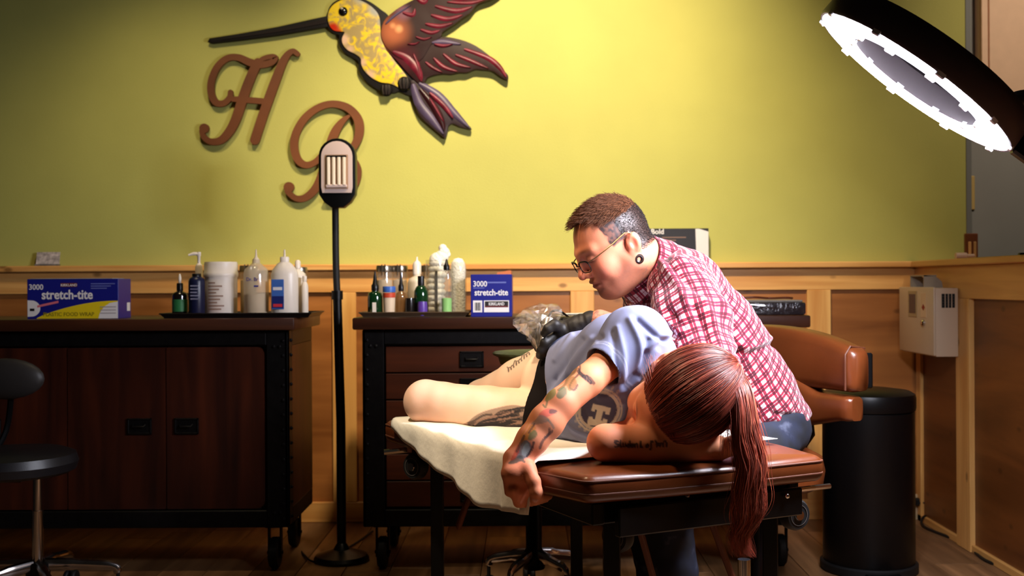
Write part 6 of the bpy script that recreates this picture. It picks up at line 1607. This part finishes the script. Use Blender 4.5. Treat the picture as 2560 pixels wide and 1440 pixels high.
# dark tattoo panel over the temple
e1 = smooth(L[:, 0], -.020, -.008) * (1 - smooth(L[:, 0] + .007 * vnoise(L * 70, 7), .030, .036)) * smooth(L[:, 2] + .007 * vnoise(L * 70, 8), -.004, .004) * (1 - smooth(L[:, 2], .058, .068)) * (np.abs(L[:, 1]) > .03)
tx = smooth(vnoise(L * np.array((240, 240, 150)), 4), -.4, .5)
col = blend(col, e1 * (.80 + .18 * tx), lin(44, 38, 40))
# nape and neck tattoo, forearm sleeve
nt_ = (1 - smooth(L[:, 0], -.02, .012)) * (1 - smooth(L[:, 2], -.07, -.045)) * (np.linalg.norm(V - MH.c, axis=1) < .24)
col = blend(col, nt_ * .5 * smooth(vnoise(V * 210, 11), -.25, .6) * .8, lin(110, 104, 96))
a0_, a1_ = np.array(mEL), np.array(mWL); ta_ = np.clip((V - a0_) @ (a1_ - a0_) / ((a1_ - a0_) @ (a1_ - a0_)), 0, 1.3); arm = np.linalg.norm(V - a0_ - ta_[:, None] * (a1_ - a0_), axis=1) < .055
w_n = vnoise(V * 95, 12); col = blend(col, np.where(arm, np.exp(-(w_n / .16) ** 2) * .75 + .12, 0), lin(70, 58, 52))
M_skinm = vcol_mat('skin_ruddy', 0.45, sss=0.16, bump=0.05, bscale=380)
mbody = mk('body', V, Q, M_skinm, man, True, 180, {'col': ('FLOAT_COLOR', rgba(col))})

# ---- short hair: clipped sides, longer combed top
rs = np.random.RandomState(21)
sel = np.where((top > .35) | (back > .5))[0]
sel = sel[np.linalg.norm(V[sel] - MH.c, axis=1) < .15]
pick = rs.choice(sel, 13000); p0 = V[pick] + (rs.randn(13000, 3) * .0008); nn = N[pick]
istop = (top[pick] > .35) & (L[pick][:, 2] > .045)
fw = np.array(fwd); upv_ = np.array(upm)
ln_ = np.where(istop, .012 + .010 * rs.rand(13000) + .006 * smooth(L[pick][:, 0], .0, .06), .0028 + .0014 * rs.rand(13000))
dirv = np.where(istop[:, None], nn * .55 + fw * .75 + rs.randn(13000, 3) * .18, nn * .45 - upv_ * .6 - fw * .3 + rs.randn(13000, 3) * .15)
dirv /= np.linalg.norm(dirv, axis=1)[:, None]
t5 = np.linspace(0, 1, 5)[None, :, None]
pp = p0[:, None, :] + dirv[:, None, :] * ln_[:, None, None] * t5 + np.where(istop, 1, 0)[:, None, None] * (fw * .5 - upv_ * .35)[None, None, :] * (ln_[:, None, None] * .45) * t5 ** 2
cc = np.where(istop[:, None], HB[None] * (.7 + .9 * rs.rand(13000, 1)), HD[None] * (.6 + .6 * rs.rand(13000, 1)))
strands(pp, np.where(istop, .00070, .00042)[:, None] * np.linspace(1, .35, 5)[None, :], cc, 'hair', man, vcol_mat('brown_hair', 0.6, spec=0.2))

# ---- plaid shirt
M_plaid, nt, b = new_mat('plaid_cotton')
at = nd(nt, 'ShaderNodeAttribute', attribute_name='uvw'); sx_ = nd(nt, 'ShaderNodeSeparateXYZ'); nt.links.new(at.outputs['Vector'], sx_.inputs[0])
def band(sock, period):
    dv = nd(nt, 'ShaderNodeMath', operation='DIVIDE'); nt.links.new(sock, dv.inputs[0]); dv.inputs[1].default_value = period
    fr_ = nd(nt, 'ShaderNodeMath', operation='FRACT'); nt.links.new(dv.outputs[0], fr_.inputs[0])
    return ramp(nt, fr_.outputs[0], [(0.0, (.12, .12, .12, 1)), (.03, (1, 1, 1, 1)), (.27, (1, 1, 1, 1)), (.29, (.15, .15, .15, 1)), (.33, (.15, .15, .15, 1)), (.35, (1, 1, 1, 1)), (.56, (1, 1, 1, 1)), (.60, (.0, .0, .0, 1)), (.74, (.0, .0, .0, 1)), (.76, (.45, .45, .45, 1)), (.80, (.45, .45, .45, 1)), (.82, (.0, .0, .0, 1))])
bu, bv = band(sx_.outputs['X'], .0262), band(sx_.outputs['Y'], .0262)
ad_ = nd(nt, 'ShaderNodeMath', operation='ADD'); nt.links.new(bu, ad_.inputs[0]); nt.links.new(bv, ad_.inputs[1])
hf = nd(nt, 'ShaderNodeMath', operation='MULTIPLY'); nt.links.new(ad_.outputs[0], hf.inputs[0]); hf.inputs[1].default_value = .5
nt.links.new(ramp(nt, hf.outputs[0], [(0.0, C(210, 190, 196)), (.5, C(138, 26, 50)), (1.0, C(66, 6, 22))]), b.inputs['Base Color'])
b.inputs['Roughness'].default_value = .85; b.inputs['Sheen Weight'].default_value = .2; b.inputs['Specular IOR Level'].default_value = .2
vol = Vol((0.16, 2.56, 0.56), (0.86, 3.36, 1.17), 0.0033)
vol.add(ecap(S4, S3, .182, .135, .180, .140, LAT), k=.06)
vol.add(ecap(S3, S2, .180, .140, .182, .128, LAT), k=.06)
vol.add(ecap(S2, S1, .182, .128, .175, .115, LAT), k=.06)
vol.add(ellip(P(1690, 705, 2.98), (.10, .175, .085)), k=.06)
vol.add(ellip(P(1640, 672, 2.99), (.065, .09, .06)), k=.05)
vol.add(*limb(mSL, mEL, [.082, .080, .072]), k=.05); vol.add(*limb(mEL, mEL.lerp(mWL, .55), [.070, .058, .050]), k=.03)
vol.add(*limb(mSR, mER, [.080, .078, .068]), k=.05); vol.add(*limb(mER, mER.lerp(mWR, .55), [.068, .056, .048]), k=.03)
vol.sub(cone(nk0 + (nk0 - Vector(nk1)) * .2, Vector(nk1), .086, .100), k=.01)
BM = ((0, 2.3, .3), (1.2, 3.6, 1.4))
vol.sub(half(P(1942, 1072, 3.05), Vector((.42, 0, -1.0)), *BM), k=.006)
V, Q = vol.mesh(); del vol
V = relax(V, Q, 2, .5); N = normals(V, Q); X_, Y_ = pix(V)
# cloth coordinates per panel: body, left sleeve, right sleeve
axb = np.array((S1 - S4).normalized()); lt = np.array(Vector(LAT)); lt = lt - axb * (lt @ axb); lt /= np.linalg.norm(lt); dp = np.cross(axb, lt)
def chart(org, ax, u, v_, R):
    q_ = V - np.array(org); s_ = q_ @ ax; return np.arctan2(q_ @ u, q_ @ v_) * R, s_, np.hypot(q_ @ u, q_ @ v_)
bu_, bs_, _ = chart(S2, axb, lt, dp, .155)
uv = np.stack([bu_, bs_, np.zeros(len(V))], 1)
part = np.zeros(len(V), int)
def seg_dist3(a, b):
    a, b = np.array(a), np.array(b); d = b - a; t = np.clip((V - a) @ d / (d @ d), 0, 1); return np.linalg.norm(V - a - t[:, None] * d, axis=1), t
dbody = np.minimum(seg_dist3(S1, S3)[0] / .150, seg_dist3(S3, S4)[0] / .150)
for i, (a, e, wv) in enumerate(((mSL, mEL, mWL), (mSR, mER, mWR))):
    ax = np.array((e - a).normalized()); u = np.cross(ax, axb); u /= np.linalg.norm(u); v2 = np.cross(ax, u)
    d1, t1 = seg_dist3(a.lerp(e, -.02), e); d2, t2 = seg_dist3(e, wv)
    m = (np.minimum(d1 / .082, d2 / .066) < dbody * .98) & ((V - np.array(a)) @ ax > -.035)
    su, ss, _ = chart(a, ax, u, v2, .080)
    uv[m, 0] = su[m] + .007; uv[m, 1] = ss[m] + .012
    ax2 = np.array((wv - e).normalized()); u2 = np.cross(ax2, u); u2 /= np.linalg.norm(u2); v3 = np.cross(ax2, u2)
    m2 = m & (d2 / .066 < d1 / .082); su2, ss2, _ = chart(e, ax2, u2, v3, .062)
    uv[m2, 0] = su2[m2]; uv[m2, 1] = ss2[m2]
wx = np.stack([vnoise(V * 13, 31), vnoise(V * 13, 32), vnoise(V * 13, 33)], 1)
uv[:, :2] += wx[:, :2] * .0075
f = .0042 * vnoise(np.stack([V @ axb * 7 + V[:, 1] * 12, V[:, 0] * 14, V[:, 2] * 22], 1), 41) + .0026 * vnoise(np.stack([V[:, 0] * 42, V[:, 1] * 30, (V @ axb) * 26], 1), 42)
mcre = [([(1640, 640), (1680, 690), (1720, 760)], 9, .007), ([(1660, 640), (1700, 690), (1760, 740)], 8, -.006), ([(1690, 640), (1740, 680), (1790, 740), (1820, 790)], 10, .006), ([(1730, 760), (1760, 820), (1770, 880)], 9, -.009), ([(1755, 740), (1790, 820), (1800, 880)], 8, .006), ([(1640, 730), (1660, 790), (1700, 830)], 9, .007), ([(1620, 740), (1650, 800), (1690, 845)], 8, -.006), ([(1610, 760), (1640, 790), (1660, 800)], 8, .006),
        ([(1840, 880), (1880, 885), (1930, 860)], 8, -.008), ([(1850, 862), (1890, 865), (1930, 845)], 8, .006), ([(1880, 1010), (1930, 1035), (1995, 1040)], 7, -.008), ([(1820, 1000), (1880, 1010), (1940, 1045)], 8, .007), ([(1800, 760), (1840, 820), (1870, 900)], 11, .005), ([(1700, 800), (1730, 850), (1740, 900)], 8, .007), ([(1680, 780), (1720, 830), (1735, 880)], 6, -.006), ([(1645, 610), (1640, 680), (1620, 750)], 8, -.004)]
vis = N[:, 1] < .4
for pts, w_, A in mcre: f = f + np.where(vis, A * np.exp(-(seg_d(X_, Y_, spl(pts, 5)) / w_) ** 2), 0)
V = V + N * f[:, None]
shirt = mk('plaid_shirt', V, Q, M_plaid, man, True, 180, {'uvw': ('FLOAT_VECTOR', uv)})
# collar: folded band standing round the neck
ax = (Vector(nk1) - nk0).normalized(); cu = Vector((0, -1, 0)); cu = (cu - ax * cu.dot(ax)).normalized(); cv = ax.cross(cu)
cc0 = nk0 + ax * .070 + Vector((-.006, 0, -.008))
v = []; fcs = []; uvc = []; nA = 56; prof = [(.084, -.060, 0.), (.0775, .010, .02), (.0790, .022, .03), (.083, .020, .034), (.089, -.006, .05), (.102, -.044, .072), (.100, -.046, .073), (.084, -.006, .05)]
a_front = math.atan2((Vector((-.5, 0, -.85)) - ax * Vector((-.5, 0, -.85)).dot(ax)).dot(cv), (Vector((-.5, 0, -.85)) - ax * Vector((-.5, 0, -.85)).dot(ax)).dot(cu))
for i in range(nA):
    s_ = i / (nA - 1); a = a_front + math.radians(14) + s_ * math.radians(332)
    tip = max(0, 1 - min(s_, 1 - s_) / .12)
    for j, (r, h_, q_) in enumerate(prof):
        ext = .022 * tip if j in (4, 5, 6) else 0
        v.append(cc0 + (cu * math.cos(a) + cv * math.sin(a)) * (r * (1.03 + .05 * tip) ) + ax * (h_ * 1.0 - ext))
        uvc.append((a * .09, q_, 0))
m_ = len(prof)
for i in range(nA - 1):
    for j in range(m_): fcs.append((i * m_ + j, (i + 1) * m_ + j, (i + 1) * m_ + (j + 1) % m_, i * m_ + (j + 1) % m_))
fcs.append(tuple(range(m_))); fcs.append(tuple(range(nA * m_ - 1, (nA - 1) * m_ - 1, -1)))
mk('collar', v, fcs, M_plaid, shirt, True, 50, {'uvw': ('FLOAT_VECTOR', uvc)})

# ---- jeans and shoes
M_jean, nt, b = new_mat('blue_denim')
tc = nd(nt, 'ShaderNodeTexCoord'); n1 = nd(nt, 'ShaderNodeTexNoise'); n1.inputs['Scale'].default_value = 18; n1.inputs['Detail'].default_value = 6; nt.links.new(tc.outputs['Object'], n1.inputs['Vector'])
nt.links.new(ramp(nt, n1.outputs['Fac'], [(.38, C(9, 11, 22)), (.62, C(18, 24, 46)), (.88, C(96, 100, 118))]), b.inputs['Base Color']); b.inputs['Roughness'].default_value = .85
hipL, hipR = P(1900, 1092, 2.93), Vector((0.66, 3.17, 0.585))
pelv = P(1900, 1085, 3.06); pelv.z = .605
vol = Vol((0.15, 2.72, 0.05), (0.90, 3.40, 0.74), 0.006)
vol.add(ellip(pelv, (.135, .165, .105)), k=.03)
vol.add(ellip(P(1918, 1068, 3.00), (.09, .10, .09)), k=.03)
knL_, knR_ = Vector((0.36, 2.90, 0.425)), Vector((0.34, 3.20, 0.425)); akL_, akR_ = Vector((0.40, 2.92, 0.09)), Vector((0.38, 3.22, 0.09))
for hp_, kn_, ak_ in ((hipL, knL_, akL_), (hipR, knR_, akR_)):
    hp2 = Vector((hp_.x, hp_.y, .565)); vol.add(*limb(hp2, kn_, [.088, .076, .066]), k=.04); vol.add(*limb(kn_, ak_, [.064, .060, .058]), k=.02)
V, Q = vol.mesh(); V = relax(V, Q, 1); N = normals(V, Q)
V = V + N * (.003 * vnoise(V * np.array((40, 22, 40)), 51))[:, None]
jeans = mk('jeans', V, Q, M_jean, man, True, 180)
M_seam = plain('denim_stitch', C(196, 180, 160), 0.7)
MB().tube(spl([P(1888, 1062, 2.895), P(1905, 1060, 2.89), P(1916, 1050, 2.89)], 5), .0016, 6).build('pocket_seam', M_seam, jeans)
MB().tube(spl([P(1940, 1044, 2.91), P(1948, 1058, 2.90), P(1946, 1070, 2.90)], 5), .0022, 6).build('belt_loop', M_seam, jeans)
M_shoe = plain('black_shoe', C(18, 16, 16), 0.5)
for ak_ in (akL_, akR_):
    vol = Vol(ak_ + Vector((-.22, -.07, -.1)), ak_ + Vector((.09, .07, .06)), .005)
    vol.add(ecap(ak_ + Vector((.03, 0, -.045)), ak_ + Vector((-.14, 0, -.058)), .042, .045, .045, .032, (0, 1, 0)), k=.03); vol.add(cone(ak_ + Vector((0, 0, -.02)), ak_ + Vector((0, 0, .02)), .045, .05), k=.03)
    vol.sub(half((0, 0, .001), (0, 0, -1), (-1, 0, -1), (2, 5, .3)), k=.004)
    V, Q = vol.mesh(); mk('shoe', V, Q, M_shoe, man, True, 60)

# ---- black gloves
M_glove = plain('black_nitrile', C(26, 21, 18), 0.55, spec=0.35, bump=0.05, bscale=120)
def glove(root, path, palm, fingers, thumb, lo, hi, wr=(.030, .030)):
    vol = Vol(lo, hi, .0023)
    vol.add(*limb(path[0], path[1], [wr[0], wr[0] * .98, wr[1]]), k=.01)
    (pa, pb, u) = palm
    vol.add(ecap(pa, pb, .030, .020, .040, .0165, u), k=.014)
    for fgr in fingers: vol.add(*chain([P(*q_) for q_ in fgr], [.0115, .0108, .0100, .0085][:len(fgr)]), k=.005)
    vol.add(*chain([P(*q_) for q_ in thumb], [.0150, .0130, .0110, .0090][:len(thumb)]), k=.008)
    V, Q = vol.mesh(); V = relax(V, Q, 1, .4); N = normals(V, Q)
    wp_ = np.array(path[0]); axg = np.array((path[1] - path[0]).normalized()); s_ = (V - wp_) @ axg
    V = V + N * (.00045 * np.sin(s_ * 420 + 3 * vnoise(V * 40, 6)) * np.exp(-(s_ / .06) ** 2) + .0007 * vnoise(V * 90, 3))[:, None]
    return mk('glove', V, Q, M_glove, root, True, 180)
# left hand: back of the hand towards the camera, fingers pointing down to the hip
glove(man, (P(1478, 806, 2.808), P(1412, 832, 2.83)), (P(1412, 830, 2.83), P(1382, 852, 2.835), (.35, .55, .65)),
      [((1384, 838, 2.815), (1362, 856, 2.80), (1352, 876, 2.805), (1348, 890, 2.815)), ((1388, 850, 2.825), (1368, 868, 2.81), (1358, 884, 2.815), (1356, 893, 2.825)),
       ((1394, 858, 2.84), (1378, 876, 2.83), (1368, 888, 2.835), (1366, 896, 2.84)), ((1400, 862, 2.855), (1388, 878, 2.85), (1380, 888, 2.855), (1378, 894, 2.86))],
      ((1402, 822, 2.81), (1386, 812, 2.79), (1370, 822, 2.785), (1360, 834, 2.79)), P(1320, 920, 2.70), P(1500, 760, 2.92))
# right hand: behind, holding the machine from above
glove(man, (P(1452, 821, 2.93), P(1408, 823, 2.93)), (P(1408, 821, 2.93), P(1382, 823, 2.92), (.1, .9, .3)),
      [((1382, 815, 2.885), (1358, 815, 2.875), (1348, 837, 2.87), (1352, 861, 2.865)), ((1378, 823, 2.905), (1350, 827, 2.90), (1338, 851, 2.89), (1344, 873, 2.88)),
       ((1380, 831, 2.93), (1352, 839, 2.93), (1340, 861, 2.92), (1350, 881, 2.91)), ((1384, 837, 2.95), (1362, 851, 2.95), (1352, 867, 2.945))],
      ((1400, 815, 2.895), (1386, 811, 2.86), (1376, 821, 2.85), (1366, 835, 2.85)), P(1315, 915, 2.80), P(1475, 765, 3.02))

# ---- glasses and ear plug
M_rim = plain('glasses_rim', C(26, 20, 18), 0.3, metal=0.5); M_brz = plain('glasses_temple', C(120, 88, 62), 0.3, metal=0.8)
gl = MB()
glo = None
def gw(p): return Vector(MH.w(p))
gx_, gz_ = .112, -.013                                                # worn low on the nose
def rim_pts(sy):
    out = []
    for a in np.linspace(0, 2 * math.pi, 33)[:-1]:
        ca, sa = math.cos(a), math.sin(a); y = math.copysign(abs(ca) ** .55, ca) * .0255; z = math.copysign(abs(sa) ** .7, sa) * .0155
        out.append(gw((gx_ - .008 * (abs(sy * .034 + y) / .06) ** 2 - .10 * (z) * .25, sy * .034 + y, gz_ + z)))
    return out
glo = thing('glasses', 'black wire rimmed glasses low on the nose of the plaid shirted person', 'glasses', MH.w((.1, 0, -.02)))
for sy in (-1, 1):
    rp_ = rim_pts(sy); r_ = MB().tube(rp_, .0013, 6, closed=True).build('rim', M_rim, glo)
    MB().tube(rp_[2:15], .0024, 6).build('brow_bar', M_rim, r_)
    c_ = sum((Vector(q_) for q_ in rp_), Vector()) / len(rp_)
    lens = MB().add([c_] + rp_, [(0, 1 + i, 1 + (i + 1) % 32) for i in range(32)]).build('lens', clear('lens_glass', (.93, .93, .95, 1), .07, .02), glo)
    MB().tube([gw((gx_ - .010, sy * .060, gz_ + .010)), gw((.085, sy * .074, gz_ + .013)), gw((.03, sy * .082, gz_ + .020)), gw((-.012, sy * .086, gz_ + .028)), gw((-.034, sy * .084, gz_ + .014))], .0016, 8).build('temple', M_brz, glo)
MB().tube(spl([gw((gx_, -.010, gz_ + .004)), gw((gx_ + .005, 0, gz_ + .008)), gw((gx_, .010, gz_ + .004))], 5), .0013, 6).build('bridge', M_rim, glo)
ec = gw((-.012, .0835, -.062)); lf = Vector(MH.R[1]); fx = Vector(MH.R[0]); uz = Vector(MH.R[2])
lf2 = (lf + fx * .15).normalized(); fx2 = (fx - lf2 * fx.dot(lf2)).normalized(); uz2 = lf2.cross(fx2)
MB().tube([ec + (fx2 * math.cos(a) + uz2 * math.sin(a)) * .0085 for a in np.linspace(0, 6.283, 25)[:-1]], .0042, 8, closed=True).build('ear_plug', plain('ear_plug_brown', C(34, 18, 14), 0.35), mbody)

# ---- tattoo machine wrapped in clear plastic
mc = thing('tattoo_machine', 'tattoo machine in a crumpled clear plastic bag held in the gloved hands', 'tattoo machine', P(1350, 840, 2.84))
tip, g1, g2_ = P(1352, 880, 2.80), P(1362, 842, 2.825), P(1372, 800, 2.85)
MB().tube([tip, tip.lerp(g1, .35), tip.lerp(g1, .4), g1], [.0012, .004, .0095, .0105], 12).build('grip', M_chrome, mc)
MB().tube([g1, g1.lerp(g2_, .3), g1.lerp(g2_, .35), g2_], [.006, .006, .016, .016], 14).build('motor', M_steel, mc)
MB().tube(spl([g2_, P(1378, 780, 2.87), P(1400, 778, 2.92), P(1430, 800, 3.0)], 5), .003, 6).build('cable', M_rub, mc)
m, nt, b = new_mat('clear_film')
nt.nodes.remove(b); tr = nd(nt, 'ShaderNodeBsdfTransparent'); gs = nd(nt, 'ShaderNodeBsdfGlossy'); gs.inputs['Roughness'].default_value = .12; gs.inputs[0].default_value = (.9, .85, .8, 1)
df = nd(nt, 'ShaderNodeBsdfTranslucent'); df.inputs[0].default_value = (.75, .68, .6, 1)
ms = nd(nt, 'ShaderNodeMixShader'); ms.inputs[0].default_value = .22; nt.links.new(tr.outputs[0], ms.inputs[1]); nt.links.new(gs.outputs[0], ms.inputs[2])
ms2 = nd(nt, 'ShaderNodeMixShader'); ms2.inputs[0].default_value = .14; nt.links.new(ms.outputs[0], ms2.inputs[1]); nt.links.new(df.outputs[0], ms2.inputs[2])
nt.links.new(ms2.outputs[0], nt.nodes['Material Output'].inputs[0])
film_out = spl([(1286, 812), (1292, 792), (1310, 776), (1332, 764), (1352, 760), (1378, 760), (1398, 764), (1408, 780), (1398, 800), (1372, 812), (1358, 836), (1350, 868), (1342, 878), (1330, 858), (1312, 836), (1296, 826)], 2, True)
rs = np.random.RandomState(8); fv = []; ff = []; no = len(film_out)
cxp, cyp = 1345, 800
for layer, sg_ in ((0, -1), (1, 1)):
    base = len(fv)
    for ri, fr_ in enumerate((1.0, .78, .55, .34, .16)):
        for i, (x, y) in enumerate(film_out):
            xx, yy_ = cxp + (x - cxp) * fr_, cyp + (y - cyp) * fr_
            bul = sg_ * .045 * (1 - fr_ ** 2) ** .6
            jit = (rs.rand() - .5) * .024 * (0.25 if fr_ == 1 else 1)
            fv.append(P(xx + rs.randn() * 2.5, yy_ + rs.randn() * 2.5, 2.85 + bul + jit))
    for r in range(4):
        for i in range(no):
            j = (i + 1) % no; ff.append((base + r * no + i, base + r * no + j, base + (r + 1) * no + j, base + (r + 1) * no + i))
    ff.append(tuple(base + 4 * no + i for i in range(no)))
mk('plastic_bag', fv, ff, m, mc, False)
